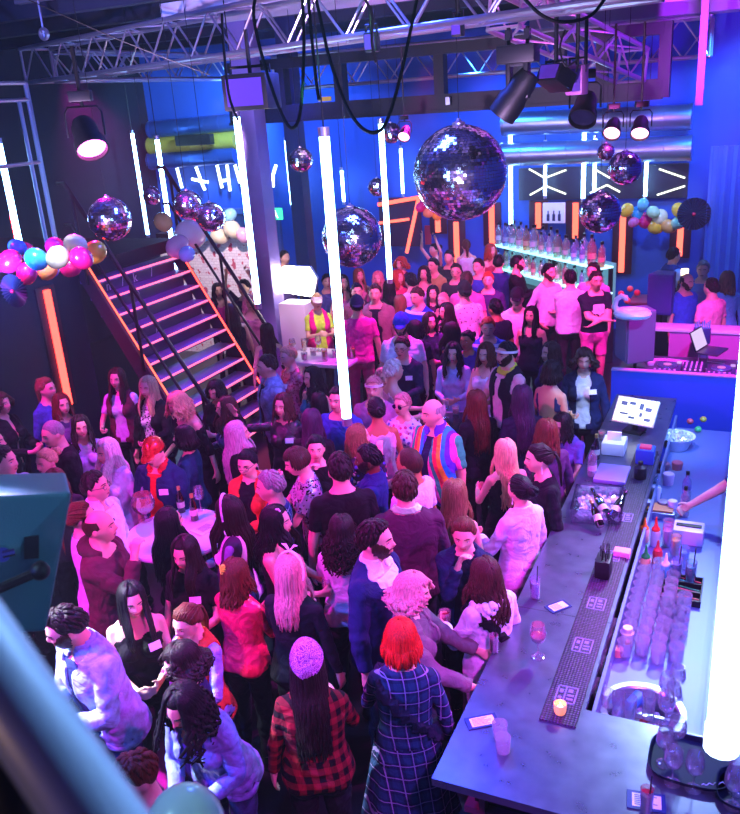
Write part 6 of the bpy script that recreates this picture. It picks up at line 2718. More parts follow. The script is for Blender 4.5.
def cloth(c, kind='plain'):
    key = ('cloth', str(c), kind)
    if key in _MC:
        return _MC[key]
    cs = c if isinstance(c, list) else [c]
    k = NT('fabric_' + kind, {'leather': .35, 'satin': .28, 'sequin': .25}.get(kind, .85))
    base = cs[0]
    nz = k.n('ShaderNodeTexNoise')
    nz.inputs['Scale'].default_value = 18
    nz.inputs['Detail'].default_value = 5
    k.l(k.tc.outputs['Object'], nz.inputs[0])
    out = None
    if kind in ('plain', 'leather', 'satin', 'knit', 'denim'):
        a = col(base)
        v = .12 if kind != 'denim' else .45
        out = k.ramp(nz.outputs['Fac'], [(.3, tuple(x * (1 - v) for x in a)), (.7, tuple(min(1, x * (1 + v)) for x in a))])
    elif kind == 'plaid':
        s = k.sep()

        def band(ax, sc, w, off=0.0):
            q = k.math('ADD', k.math('MULTIPLY', ax, sc), off)
            return k.math('LESS_THAN', k.math('FRACT', q), w)
        xa = k.math('ADD', s.outputs[0], k.math('MULTIPLY', s.outputs[1], .6))
        a1, a2 = band(xa, 13, .5), band(s.outputs[2], 13, .5)
        both = k.math('ADD', a1, a2)
        out = k.mix(k.math('MULTIPLY', both, .5), cs[0], cs[1])
        if len(cs) > 2:
            ln = k.math('MAXIMUM', band(xa, 13, .075, .25), band(s.outputs[2], 13, .075, .25))
            out = k.mix(ln, out, cs[2])
    elif kind == 'stripes':
        s = k.sep()
        q = k.math('FRACT', k.math('MULTIPLY', k.math('ADD', s.outputs[0], k.math('MULTIPLY', s.outputs[2], .25)), 5.0))
        n = len(cs)
        out = k.ramp(q, [(i / n, c_) for i, c_ in enumerate(cs)], 'CONSTANT')
    elif kind == 'hstripes':
        s = k.sep()
        q = k.math('FRACT', k.math('MULTIPLY', s.outputs[2], 7.0))
        n = len(cs)
        out = k.ramp(q, [(i / n, c_) for i, c_ in enumerate(cs)], 'CONSTANT')
    elif kind in ('floral', 'leopard', 'dots', 'paisley'):
        vo = k.n('ShaderNodeTexVoronoi')
        vo.inputs['Scale'].default_value = {'floral': 22, 'leopard': 42, 'dots': 26, 'paisley': 45}[kind]
        k.l(k.tc.outputs['Object'], vo.inputs['Vector'])
        if kind == 'dots':
            out = k.mix(k.math('LESS_THAN', vo.outputs['Distance'], .22), cs[0], cs[1])
        elif kind == 'leopard':
            out = k.mix(k.math('GREATER_THAN', vo.outputs['Distance'], .42), cs[1], cs[0])
        elif kind == 'paisley':
            q = k.math('FRACT', k.math('MULTIPLY', vo.outputs['Distance'], 3.0))
            out = k.mix(k.math('LESS_THAN', q, .5), cs[0], cs[1])
        else:
            s2 = k.n('ShaderNodeSeparateColor')
            k.l(vo.outputs['Color'], s2.inputs[0])
            n = len(cs) - 1
            pet = k.ramp(s2.outputs[0], [(i / n, c_) for i, c_ in enumerate(cs[1:])], 'CONSTANT')
            out = k.mix(k.math('LESS_THAN', vo.outputs['Distance'], .40), cs[0], pet)
    elif kind == 'sequin':
        vo = k.n('ShaderNodeTexVoronoi')
        vo.inputs['Scale'].default_value = 75
        k.l(k.tc.outputs['Object'], vo.inputs['Vector'])
        s2 = k.n('ShaderNodeSeparateColor')
        k.l(vo.outputs['Color'], s2.inputs[0])
        out = k.mix(k.math('GREATER_THAN', s2.outputs[1], .8), cs[0], cs[-1])
        k.b.inputs['Metallic'].default_value = .6
        bp = k.n('ShaderNodeBump')
        bp.inputs['Strength'].default_value = .7
        bp.inputs['Distance'].default_value = .01
        k.l(s2.outputs[0], bp.inputs['Height'])
        k.l(bp.outputs[0], k.b.inputs['Normal'])
    k.l(out, k.b.inputs['Base Color'])
    if kind != 'sequin':
        k.b.inputs['Specular IOR Level'].default_value = .25 if kind not in ('leather', 'satin') else .6
        bp = k.n('ShaderNodeBump')
        bp.inputs['Strength'].default_value = .75
        bp.inputs['Distance'].default_value = .03
        n2 = k.n('ShaderNodeTexNoise')
        n2.inputs['Scale'].default_value = 6.5
        n2.inputs['Detail'].default_value = 3
        n2.inputs['Distortion'].default_value = 1.8
        k.l(k.tc.outputs['Object'], n2.inputs[0])
        k.l(n2.outputs['Fac'], bp.inputs['Height'])
        k.l(bp.outputs[0], k.b.inputs['Normal'])
    if kind == 'leather':
        k.b.inputs['Coat Weight'].default_value = .3
    _MC[key] = k.m
    return k.m


def child(par, name, me, mats, M=None):
    if me is None:
        return None
    o = bpy.data.objects.new(name, me)
    COL.objects.link(o)
    o.parent = par
    if M is not None:
        o.matrix_local = M
    if not isinstance(mats, (list, tuple)):
        mats = [mats]
    for i, m_ in enumerate(mats):
        if m_ is not None and i < len(o.material_slots):
            setmat(o, i, m_)
    return o


GARMENT = dict(tee='t_shirt', long='shirt', rolled='shirt', tank='tank_top', offshoulder='off_shoulder_top', backless='backless_top', jacket='jacket', suit='suit_jacket',
               openshirt='open_shirt', vest='vest', coat='coat', hoodie='hooded_sweater', trousers='trousers', shorts='shorts', lei='garland', collar='collar', beard='beard')
PLACED = []
_tagmesh = {}


def person(px, py, h, yaw, sex, pose, hair, hc, tops, label, nod=0, turn=0, lean=0, fat=1.0, skin='f', bottom=('trousers', '#14141c'), ex=(), vox=None, glass=None):
    P0 = Pz(px, py, h * .93)
    depth = (P0 - CAM).dot(_f)
    near = 840 * .235 / depth
    if vox is None:
        vox = .009 if near > 25 else (.012 if near > 17.5 else .016)
    B = make_body(sex, pose, nod, turn, lean, fat, vox)
    sc = h / 1.745
    HM = B['HM']
    hl = HM @ Vector((0, 0, .0))
    P = Pz(px, py, hl.z * sc)
    rz = R(yaw)
    off = Matrix.Rotation(rz, 3, 'Z') @ (hl * sc)
    loc = Vector((P.x - off.x, P.y - off.y, 0))
    me = B['mesh']
    if not me.materials:
        me.materials.append(None)
    o = bpy.data.objects.new('person', me)
    COL.objects.link(o)
    o.location = loc
    o.rotation_euler = (0, 0, rz)
    o.scale = (sc, sc, sc)
    setmat(o, 0, SKIN[skin])
    tag(o, label, 'person')
    PLACED.append((o, loc, h, label))
    hm = hair_mesh(hair, B['pitch'], near > 20)
    if hm is not None:
        child(o, 'hair', hm, hairmat(hc), HM)
    if near > 14:
        for kind, nm in (('eyeR', 'eye'), ('eyeL', 'eye'), ('browR', 'eyebrow'), ('browL', 'eyebrow'), ('lips', 'lips')):
            m_ = None
            if nm == 'eyebrow':
                m_ = hairmat(hc if hc not in ('platinum', 'blonde', 'pinkgrey', 'rose', 'grey', 'red') else 'brown')
            elif nm == 'lips':
                m_ = mat('lips', '#a8484a' if sex == 'f' else '#94584c', .4)
            e = child(o, nm, face_part(kind), m_, HM)
    for g in list(tops) + ([bottom] if bottom else []):
        kind, c = g[0], g[1]
        fk = g[2] if len(g) > 2 else 'plain'
        child(o, GARMENT[kind], shell(B, kind), cloth(c, fk))
    if near > 15:
        child(o, 'shoe', shell(B, 'shoe0'), cloth('#15151a'))
        child(o, 'shoe', shell(B, 'shoe1'), cloth('#15151a'))
    for e in ex:
        if isinstance(e, str):
            e = (e,)
        kind = e[0]
        if kind == 'beard':
            child(o, 'beard', shell(B, 'beard'), hairmat(e[1] if len(e) > 1 else hc))
        elif kind == 'lei':
            child(o, 'garland', shell(B, 'lei'), cloth(e[1]))
        elif kind == 'collar':
            child(o, 'collar', shell(B, 'collar'), cloth(e[1]))
        elif kind in ('tag', 'patch'):
            sx = .085
            sel = (B['pid'] == 0) & (np.abs(B['rs'][:, 0] - sx) < .02) & (np.abs(B['rs'][:, 2] - 1.30) < .02) & (B['rs'][:, 1] < 0)
            c = B['co'][sel].mean(axis=0)
            n = Vector(B['no'][sel].mean(axis=0)).normalized()
            mb = MB()
            mb.box(-.040, .040, -.003, .003, -.026, .026)
            Mx = Matrix.Translation(Vector(c) + n * .037) @ n.to_track_quat('-Y', 'Z').to_matrix().to_4x4()
            if kind not in _tagmesh:
                _tagmesh[kind] = mb.mesh('name_tag', [mat('tag_paper', '#e8e4f0', .7)], 0)
            child(o, 'name_tag', _tagmesh[kind], None, Mx)
        elif kind == 'print':
            pk = ('print', B['key'])
            if pk not in _tagmesh:
                rs = B['rs']
                B['pid_'] = None
                sel = (B['pid'] == 0) & (np.abs(rs[:, 0]) < .10) & (rs[:, 1] < -.02) & (rs[:, 2] > 1.17) & (rs[:, 2] < 1.33)
                f = B['F'][sel[B['F']].all(axis=1)]
                used, inv = np.unique(f, return_inverse=True)
                p = B['co'][used] + B['no'][used] * .028
                mb = MB()
                mb.add([Vector(q) for q in p], inv.reshape(-1, 4).tolist())
                _tagmesh[pk] = mb.mesh('print', [None], 180)
            child(o, 'shirt_print', _tagmesh[pk], cloth(e[1], e[2] if len(e) > 2 else 'plain'))
        elif kind == 'strap':
            child(o, 'bag_strap', shell(B, 'strap'), cloth(e[1]))
        elif kind == 'skirt':
            L, c = e[1], e[2]
            mb = MB()
            n = 40
            vs = []
            for i in range(9):
                f = i / 8
                z = 1.0 - f * L
                for j in range(n):
                    a = 2 * PI * j / n
                    fl = .02 + f * .10 + .014 * f * math.sin(a * 9)
                    vs.append(((.165 + fl) * math.cos(a), .005 + (.115 + fl) * math.sin(a), z))
            mb.add(vs, [(i * n + (j + 1) % n, i * n + j, (i + 1) * n + j, (i + 1) * n + (j + 1) % n) for i in range(8) for j in range(n)])
            child(o, 'skirt', mb.mesh('skirt', [None], 180), cloth(c, e[3] if len(e) > 3 else 'plain'))
        elif kind == 'hood':
            mb = MB()
            pts = [(math.sin(q) * .10, .02 - math.cos(q) * -.085, 1.475 + .02 * math.cos(q)) for q in np.linspace(-2.2, 2.2, 13)]
            mb.tube(pts, [.02, .03, .036, .042, .05, .055, .058, .055, .05, .042, .036, .03, .02], 10)
            cc = rotx((0, 0, 0), (0, 0, .98), R(lean))
            child(o, 'hood', mb.mesh('hood', [None], 180), cloth(e[1], e[2] if len(e) > 2 else 'plain'), Matrix.Translation(cc) @ Matrix.Rotation(R(lean), 4, 'X'))
        elif kind == 'fur':
            mb = MB()
            rnd = random.Random(5)
            for q in np.linspace(-2.6, 2.6, 26):
                for _ in range(4):
                    c0 = Vector((math.sin(q) * .125, .02 + math.cos(q) * .095, 1.455 + rnd.uniform(-.03, .025) - .05 * (1 - math.cos(q)) * .5))
                    mb.ball(c0, rnd.uniform(.024, .034), 7, 5)
            child(o, 'fur_collar', mb.mesh('fur_collar', [None], 180), cloth(e[1]), Matrix.Rotation(R(lean), 4, 'X'))
        elif kind in ('hoops', 'drops'):
            for q_ in '01':
                child(o, 'hoop_earring' if kind == 'hoops' else 'earring', face_part(kind[:-1] + q_), cloth(e[1]), HM)
        elif kind in ('glasses', 'sunglasses', 'headband', 'hairband', 'bowband', 'cap', 'capback', 'visor', 'beanie', 'bandana', 'clip', 'flower', 'hoops', 'drops', 'scrunchie'):
            nm = dict(bowband='headband', capback='cap', clip='hair_clip', flower='hair_flower', hoops='hoop_earrings', drops='earrings', visor='sun_visor', hairband='hairband').get(kind, kind)
            child(o, nm, face_part(kind), cloth(e[1], e[2] if len(e) > 2 else 'plain') if kind != 'sunglasses' else mat('dark_lens', e[1], .15, .3), HM)
    if glass:
        si = 0 if glass[0] == 'R' else 1
        hp, d, nrm = B['hands'][si]
        wp = Matrix.Translation(loc) @ Matrix.Rotation(rz, 4, 'Z') @ Matrix.Scale(sc, 4)
        HELD.append((wp @ hp, glass[1], glass[2], o))
    return o


HELD = []
# ------------------------------------------------------------------ people: who stands where
BK, NV, WH = '#08080c', '#1a2440', '#dcd8e4'
JN = ('trousers', '#33456e', 'denim')
SPEC = []


def P_(*a, **k):
    k['nod'] = round(k.get('nod', 0) * .55)
    SPEC.append((list(a), k))


# --- nearest, lower left
P_(66, 628, 1.80, 318, 'm', 'phone', 'short', 'dark', [('tee', '#22305a'), ('jacket', '#8fa8d4', 'denim')], 'man in a blue denim jacket leaning left over his phone beside the loudspeaker', lean=12, nod=18, turn=-26, bottom=JN, ex=(('beard', 'brown'), ('collar', '#8fa8d4')))
P_(132, 600, 1.66, 20, 'f', 'both', 'long', 'black', [('tank', BK)], 'dark haired woman in a black sleeveless top right of the denim jacket man', nod=20, turn=8, ex=('tag',))
P_(187, 622, 1.62, 330, 'f', 'drinkL', 'pony', 'auburn', [('long', '#8a90c8', 'satin'), ('vest', '#b8402c')], 'woman with tied auburn hair in a rust red vest over a shiny blouse', nod=28, turn=-8)
P_(181, 662, 1.58, 300, 'f', 'down', 'curly', 'dark', [('long', '#1c1c4a')], 'person with short dark curly hair just behind the long curly haired denim woman', nod=22)
P_(183, 706, 1.62, 336, 'f', 'both', 'curlylong', 'black', [('tank', '#4a5ac8', 'satin'), ('jacket', '#7088c0', 'denim')], 'woman with long black curls in an open denim jacket bending over at the bottom', lean=22, nod=14, ex=(('collar', '#7088c0'),), bottom=JN)
P_(135, 778, 1.60, 305, 'm', 'down', 'tousled', 'auburn', [('long', '#181420')], 'person with reddish brown tousled hair cut off by the bottom edge', nod=15)
# --- nearest, centre
P_(307, 664, 1.66, 184, 'f', 'drinkR', 'xlong', 'dark', [('long', ['#100508', '#8a1426'], 'plaid')], 'person in a red plaid flannel shirt and purple paisley bandana from behind', nod=8, fat=1.12, ex=(('bandana', ['#c89ad8', '#7a2a8a'], 'paisley'),))
P_(401, 640, 1.64, 178, 'f', 'drinkL', 'bob', 'red', [('long', ['#101c3c', '#1c3a5c', '#8878a8'], 'plaid')], 'woman with a bright red bob in a blue plaid dress, seen from behind', nod=6, ex=(('skirt', .52, ['#101c3c', '#1c3a5c', '#8878a8'], 'plaid'), ('strap', '#14182c')), glass=None)
P_(413, 592, 1.70, 76, 'f', 'table', 'curly', 'rose', [('jacket', '#6a5a62'), ('tee', '#584a58')], 'woman with curly pinkish blond hair in a grey brown jacket reaching onto the bar', nod=12)
P_(376, 541, 1.84, 62, 'm', 'down', 'quiff', 'dark', [('long', '#e4dcf0'), ('suit', '#1a2250')], 'bearded man in a navy suit jacket and open white shirt looking right', turn=14, ex=(('beard', 'brown'), ('collar', '#e4dcf0')))
P_(291, 572, 1.62, 158, 'f', 'drinkL', 'parted', 'rose', [('long', '#0c0b15')], 'woman with pink blond hair and a white headband seen from behind', ex=(('bowband', '#f4d8f0'),))
P_(236, 574, 1.64, 150, 'f', 'both', 'mid', 'auburn', [('long', '#e01858', 'satin')], 'woman in a hot pink red jacket with a yellow hair clip and hoop earrings', ex=(('clip', '#e8e040'), ('hoops', '#e8d840')))
P_(185, 553, 1.66, 345, 'f', 'drinkL', 'long', 'dark', [('tee', '#07070b')], 'smiling dark haired woman in a black tee holding a beer bottle', nod=22, turn=-6, fat=1.12, ex=('tag',), glass=('L', 'beer', None))
P_(170, 522, 1.60, 120, 'f', 'down', 'xlong', 'black', [('long', '#08080d')], 'woman with very long straight black hair turned to the white table')
P_(228, 512, 1.62, 262, 'f', 'both', 'xlong', 'dark', [('long', ['#e8e0ec', '#3a3050', '#8a6ac0'], 'stripes')], 'woman with long dark hair, thin hairband and striped top by the menu sheet', nod=20, ex=(('hairband', '#d8c8e8'),))
P_(100, 527, 1.76, 84, 'm', 'sip', 'balding', 'brown', [('hoodie', '#5a1c38')], 'man in a maroon hooded sweater drinking from a green bottle', turn=8, fat=1.05, ex=(('hood', '#4c1830'),))
P_(82, 517, 1.62, 110, 'f', 'down', 'pony', 'auburn', [('tee', '#e0d8f0')], 'woman with an auburn ponytail half hidden behind the maroon sweater man', ex=())
P_(96, 487, 1.80, 70, 'm', 'down', 'short', 'dark', [('long', '#e4e0ee')], 'dark haired man in a white shirt and dark tie looking up right', nod=-8, turn=10, ex=('glasses', '#181818') and (('glasses', '#181818'), ('collar', '#e4e0ee')))
P_(107, 452, 1.66, 335, 'f', 'down', 'long', 'platinum', [('rolled', '#dcdae8')], 'woman with long platinum hair in a white blouse left of the red cap man', turn=-14, nod=8, ex=(('collar', '#dcdae8'),))
P_(53, 434, 1.80, 312, 'm', 'down', 'buzz', 'grey', [('hoodie', '#07070c')], 'shaven headed man in a black sweater looking down to the left', nod=22, fat=1.15)
P_(46, 462, 1.64, 330, 'f', 'both', 'bun', 'blonde', [('long', '#3a3850')], 'woman with blond curls tied in a bun above the loudspeaker', nod=10)
P_(56, 483, 1.58, 20, 'f', 'down', 'mid', 'auburn', [('long', '#2a1c2c')], 'person with reddish brown hair low between the loudspeaker and the blond bun woman', nod=30)
P_(4, 462, 1.74, 62, 'm', 'down', 'short', 'dark', [('long', '#d0cce8')], 'dark haired man in a pale shirt in profile at the left edge', turn=20)
P_(-8, 443, 1.78, 95, 'm', 'down', 'short', 'brown', [('long', '#5aa8b8')], 'person in a light teal shirt cut off by the left edge')
P_(81, 427, 1.64, 22, 'f', 'down', 'longwave', 'dark', [('tee', '#a79ad0')], 'smiling dark haired woman in a lilac top behind the shaven headed man', nod=6)
P_(62, 405, 1.66, 40, 'f', 'down', 'mid', 'auburn', [('long', '#5a3a6a')], 'auburn haired woman below the red wall light looking right')
P_(47, 389, 1.72, 60, 'f', 'down', 'highpony', 'light', [('long', '#3a4c9a', 'denim')], 'woman with a high wavy ponytail in a blue top nearest the red wall light', turn=10)
P_(1, 404, 1.70, 75, 'f', 'both', 'curly', 'brown', [('coat', '#07070b')], 'curly haired person in a black coat with a handbag at the left edge')
P_(117, 379, 1.68, 352, 'f', 'drinkR', 'long', 'brown', [('tee', '#d8d4e8'), ('vest', '#5c1a34')], 'long brown haired woman in a burgundy vest over a white tee', nod=4, ex=(('collar', '#101014'),))
P_(148, 388, 1.70, 340, 'f', 'drinkL', 'long', 'blonde', [('long', ['#c8c0cc', '#2a2834'], 'leopard'), ('jacket', '#09090e')], 'smiling blond woman in a leopard print blouse and black jacket by the stairs')
P_(178, 404, 1.72, 310, 'f', 'drinkR', 'shag', 'blonde', [('offshoulder', '#09090e')], 'woman with a big blond shag in a black off shoulder top leaning in', lean=16, nod=14)
P_(154, 453, 1.69, 340, 'm', 'lapel', 'short', 'brown', [('long', '#d81a28'), ('jacket', '#15284c')], 'man in a red sequin cap and red shirt under a navy jacket', nod=26, ex=(('capsequin', '#d81a20', 'sequin') if False else ('cap', ['#f04038', '#d01018'], 'sequin'), 'tag', ('collar', '#d81a28')))
P_(184, 438, 1.62, 262, 'f', 'drinkR', 'bob', 'black', [('long', '#164058')], 'woman with a black bob in a dark teal top by the red cap')
P_(238, 434, 1.66, 100, 'f', 'both', 'xlong', 'pinkgrey', [('tee', '#0c0b11')], 'woman with long pinkish grey hair in profile facing the waving woman', nod=-4)
P_(216, 391, 1.64, 335, 'f', 'phone', 'bob', 'dark', [('long', '#16161e')], 'dark haired woman with a pale streak looking down below the stairs', nod=28)
P_(226, 408, 1.62, 288, 'f', 'drinkR', 'longwave', 'brown', [('long', '#1c4460', 'satin')], 'woman with streaky wavy hair in a teal shiny top below the stairs')
P_(267, 367, 1.78, 292, 'm', 'down', 'crop', 'brown', [('tee', '#181826'), ('jacket', '#8a9cc0', 'denim')], 'cropped haired man in a pale denim jacket at the foot of the stairs', nod=6, ex=(('collar', '#8a9cc0'),))
P_(288, 357, 1.70, 305, 'f', 'down', 'short', 'blonde', [('tee', ['#e08098', '#a01c40'], 'sequin')], 'woman with short blond hair in a red sequin top with a name tag', nod=12, ex=('tag',))
P_(283, 406, 1.68, 342, 'f', 'waveR', 'mid', 'brown', [('long', '#0c1018', 'leather')], 'smiling brown haired woman in a black leather jacket waving her hand', turn=-8, ex=('tag',), glass=('L', 'tumbler', '#c8486a'))
P_(312, 378, 1.66, 318, 'f', 'down', 'longwave', 'black', [('tank', '#14808c', 'satin')], 'black haired woman in a shiny teal tank top right of the sequin top woman', turn=-10)
P_(319, 403, 1.62, 200, 'f', 'down', 'long', 'black', [('long', '#101430')], 'woman with long black hair from behind left of the bright tube', ex=())
P_(312, 421, 1.60, 168, 'f', 'down', 'xlong', 'violet', [('long', '#0e0b15')], 'woman with very long violet brown hair seen from behind below the teal tank top')
P_(316, 449, 1.64, 350, 'f', 'mouth', 'bun', 'black', [('long', '#08080e')], 'black haired woman with tied back hair facing us beside the fringe woman', turn=12)
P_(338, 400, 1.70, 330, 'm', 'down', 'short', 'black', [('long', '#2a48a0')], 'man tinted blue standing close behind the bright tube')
P_(297, 462, 1.66, 282, 'f', 'table', 'fringe', 'brown', [('tee', ['#d8d8e8', '#07070c'], 'sequin')], 'woman with a short brown fringe cut in a black sequin top looking down', nod=24, lean=8)
P_(247, 464, 1.66, 342, 'f', 'both', 'bun', 'black', [('tee', '#120e16'), ('jacket', '#e04a38')], 'black haired woman with glasses in an orange red jacket', nod=14, ex=(('glasses', '#30283a'),))
P_(270, 487, 1.78, 272, 'm', 'down', 'short', 'grey', [('long', ['#2a2458', '#48408a', '#e0d0e8'], 'plaid')], 'grey haired man in a blue plaid shirt in profile facing left', nod=10)
P_(277, 522, 1.64, 72, 'f', 'both', 'longwave', 'black', [('tank', '#0e0b17')], 'black haired woman with a small white flower in her hair facing right', turn=8, ex=(('flower', '#e8d8f4'),), glass=('L', 'wine', '#c8407a'))
P_(340, 470, 1.80, 192, 'm', 'down', 'short', 'dark', [('tee', '#08080d')], 'dark haired man in a black tee seen from behind beside the navy shirt man')
P_(368, 460, 1.78, 262, 'm', 'mouth', 'short', 'black', [('long', '#1c2c70')], 'bearded dark skinned man in a navy shirt facing left', nod=10, skin='d', ex=(('beard', 'dark'), ('collar', '#1c2c70')))
P_(359, 437, 1.66, 86, 'f', 'mouth', 'mid', 'light', [('long', ['#281c34', '#d83a6a', '#4a3aa0', '#e0c8d0'], 'floral')], 'light brown haired woman in a floral dress behind the navy shirt man', turn=10)
P_(342, 530, 1.62, 168, 'f', 'drinkL', 'curlylong', 'dark', [('long', '#e0d8e4')], 'woman with a big dark curly mane in a white top seen from behind')
P_(405, 489, 1.80, 184, 'm', 'down', 'crop', 'brown', [('hoodie', '#46163a')], 'man in a dark maroon sweater with a pale green garland, seen from behind', fat=1.1, ex=(('lei', '#a8e8a8'),))
P_(409, 464, 1.74, 232, 'm', 'down', 'buzz', 'brown', [('tee', '#cfb8ec')], 'man with very short hair in a lilac shirt behind the maroon sweater', skin='t')
P_(433, 413, 1.80, 318, 'm', 'down', 'balding', 'grey', [('tee', '#141a3c'), ('openshirt', ['#e03048', '#f0a030', '#28a0d8', '#5a30c0', '#e050a0', '#30b878'], 'stripes')], 'balding heavy man in a rainbow striped open shirt over a navy tee', turn=-22, nod=8, fat=1.22, ex=(('collar', '#5a30c0'),))
P_(402, 405, 1.66, 330, 'f', 'drinkR', 'short', 'rose', [('long', ['#d8cfe4', '#c8407a', '#5a4aa0', '#e8a0b8'], 'floral')], 'woman with short pink hair and big sunglasses in a floral shirt', turn=-10, ex=(('sunglasses', '#2a1a4a'),))
P_(376, 410, 1.64, 196, 'f', 'down', 'bun', 'black', [('tank', '#c8b0c0')], 'woman with a round black bun seen from behind left of the sunglasses woman', skin='t')
P_(374, 389, 1.68, 345, 'm', 'down', 'short', 'rose', [('tee', '#c070a8')], 'person with a white cap band between the bright tube and the platinum woman', ex=(('headband', '#f0e4e8'),))
P_(394, 371, 1.68, 105, 'f', 'both', 'short', 'platinum', [('tank', '#d8a0b8')], 'woman with short platinum hair in a pale pink top facing the black jersey person', turn=10)
P_(382, 378, 1.60, 20, 'f', 'down', 'short', 'rose', [('tank', '#b88098')], 'pink haired person half hidden behind the white cap band')
P_(402, 348, 1.70, 335, 'm', 'drinkL', 'messy', 'brown', [('long', '#131c34')], 'person with messy brown hair in a black jersey with white name tags', nod=10, ex=('tag', ('glasses', '#282030')))
P_(401, 326, 1.82, 350, 'm', 'down', 'short', 'dark', [('tee', '#dcd8ea')], 'man in a white tee and blue cap with a dark beard', fat=1.15, nod=6, ex=(('cap', '#2848c0'), ('beard', 'brown')))
P_(453, 353, 1.68, 345, 'f', 'both', 'longwave', 'black', [('long', '#b8bce0')], 'woman with long black hair in a pale jacket holding a white paper', nod=18)
P_(486, 354, 1.70, 325, 'f', 'both', 'mid', 'auburn', [('tank', '#e0cfe0')], 'brown haired woman in a white top left of the white headband man', nod=12)
P_(506, 355, 1.78, 298, 'm', 'drinkR', 'crop', 'black', [('tee', '#e8b8c0'), ('vest', '#15151e')], 'man with a white headband and a bright yellow collar', ex=(('headband', '#ece6f0'), ('lei', '#d8e840'), ('beard', 'brown')))
P_(488, 328, 1.80, 352, 'm', 'down', 'crop', 'ginger', [('long', ['#2a5ac8', '#2a5ac8', '#2a5ac8', '#d8dcf0'], 'hstripes')], 'person with bright red hair in a blue and white sports jersey', nod=16)
P_(467, 341, 1.66, 325, 'f', 'down', 'bun', 'black', [('tee', '#4a2a80')], 'dark haired person in violet behind the pale jacket woman', skin='t')
P_(451, 332, 1.66, 232, 'f', 'drinkR', 'long', 'dark', [('tee', '#2a1c30')], 'woman with dark hair looking down behind the pale jacket woman', nod=14)
P_(476, 402, 1.68, 202, 'f', 'down', 'xlong', 'auburn', [('long', '#080811')], 'woman with long reddish brown hair seen from behind by the dark table')
P_(522, 398, 1.72, 186, 'f', 'down', 'xlong', 'violet', [('long', '#1c1030')], 'woman with extra long violet tinted hair seen from behind', fat=1.1)
P_(552, 372, 1.68, 128, 'f', 'down', 'bob', 'dark', [('backless', '#26386c')], 'woman with a dark bob in a blue backless top', turn=10)
P_(550, 353, 1.70, 292, 'f', 'down', 'mid', 'brown', [('long', '#38245a')], 'brown haired woman in profile behind the backless top')
P_(584, 360, 1.74, 345, 'f', 'drinkR', 'curly', 'brown', [('long', '#d8d4e4'), ('jacket', '#16204a')], 'person with wavy brown hair in a navy jacket with white patches near the booth', nod=16, ex=('tag',))
P_(546, 432, 1.60, 195, 'f', 'down', 'mid', 'auburn', [('long', '#50305a')], 'woman with dark reddish hair seen from behind next to the leaning purple top woman')
P_(562, 425, 1.60, 322, 'f', 'table', 'mid', 'dark', [('tee', '#7050b0')], 'woman in a purple top leaning her head by the end of the bar', nod=16, turn=-12, lean=10)
P_(505, 452, 1.68, 196, 'f', 'drinkL', 'xlong', 'blonde', [('tank', '#090911')], 'woman with very long straight blond hair in a black dress seen from behind', ex=(('skirt', .5, '#090911'),))
P_(538, 459, 1.66, 278, 'f', 'down', 'pony', 'dark', [('hoodie', '#070712')], 'woman with a dark ponytail in a black sweater and jeans leaning at the bar', bottom=('trousers', '#7a98d0', 'denim'), turn=-8, lean=6, ex=(('drops', '#e8e0f0'),))
P_(519, 490, 1.61, 215, 'f', 'drinkL', 'bun', 'black', [('coat', '#d8d4ea')], 'woman with a low black bun in a wide white jacket seen from behind', ex=(('drops', '#f0e8f4'),), bottom=('trousers', '#d83a5a'))
P_(455, 494, 1.64, 148, 'f', 'down', 'xlong', 'light', [('tank', '#0e0c18')], 'woman with long ombre hair seen from behind turning right')
P_(464, 535, 1.68, 346, 'f', 'mouth', 'pony', 'auburn', [('tee', '#141424'), ('jacket', '#141c40')], 'woman with tied hair in a dark jacket covering her mouth with one hand', nod=20)
P_(485, 575, 1.58, 214, 'f', 'drinkL', 'longwave', 'brown', [('coat', '#e4dcf0')], 'woman with long brown hair in a white fluffy collared jacket with a black strap', nod=22, ex=(('fur', '#ece4f4'), ('strap', '#07070c')), glass=('L', 'tumbler', '#8a1838'))
# --- middle and far
P_(317, 302, 1.72, 12, 'f', 'phone', 'short', 'blonde', [('tee', '#c8e048'), ('vest', '#e81888')], 'woman in a white and pink visor and magenta vest behind the white table', ex=(('visor', '#f0d8e0'),))
P_(357, 306, 1.80, 182, 'm', 'down', 'crop', 'dark', [('tee', '#f02aa8')], 'man in a bright pink shirt with a backwards navy cap', ex=(('capback', '#16244a'),), bottom=('trousers', '#c81a80'))
P_(375, 294, 1.82, 350, 'm', 'down', 'short', 'brown', [('tee', '#121826'), ('jacket', '#8a7a70')], 'man in a tan and grey jacket over a black tee behind the pink shirt', ex=())
P_(357, 292, 1.74, 5, 'm', 'down', 'short', 'black', [('tee', '#6a3a50')], 'dark haired person between the pink shirt and the tan jacket man')
P_(359, 276, 1.68, 20, 'f', 'down', 'long', 'light', [('tank', '#c890a0')], 'light haired woman under the second largest mirror ball')
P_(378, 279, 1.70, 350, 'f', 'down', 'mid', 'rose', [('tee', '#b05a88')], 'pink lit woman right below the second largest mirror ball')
P_(401, 264, 1.70, 320, 'f', 'down', 'curly', 'ginger', [('tee', '#402848')], 'woman with fluffy red hair right of the tube by the largest mirror ball')
P_(389, 288, 1.68, 190, 'f', 'down', 'long', 'black', [('long', '#15151f')], 'black haired woman from behind right of the tan jacket man')
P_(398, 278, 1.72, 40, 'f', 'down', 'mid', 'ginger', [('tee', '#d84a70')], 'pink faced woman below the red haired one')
P_(400, 303, 1.64, 185, 'f', 'down', 'long', 'light', [('tank', '#2a2030')], 'brown haired woman from behind left of the blue rugby shirt')
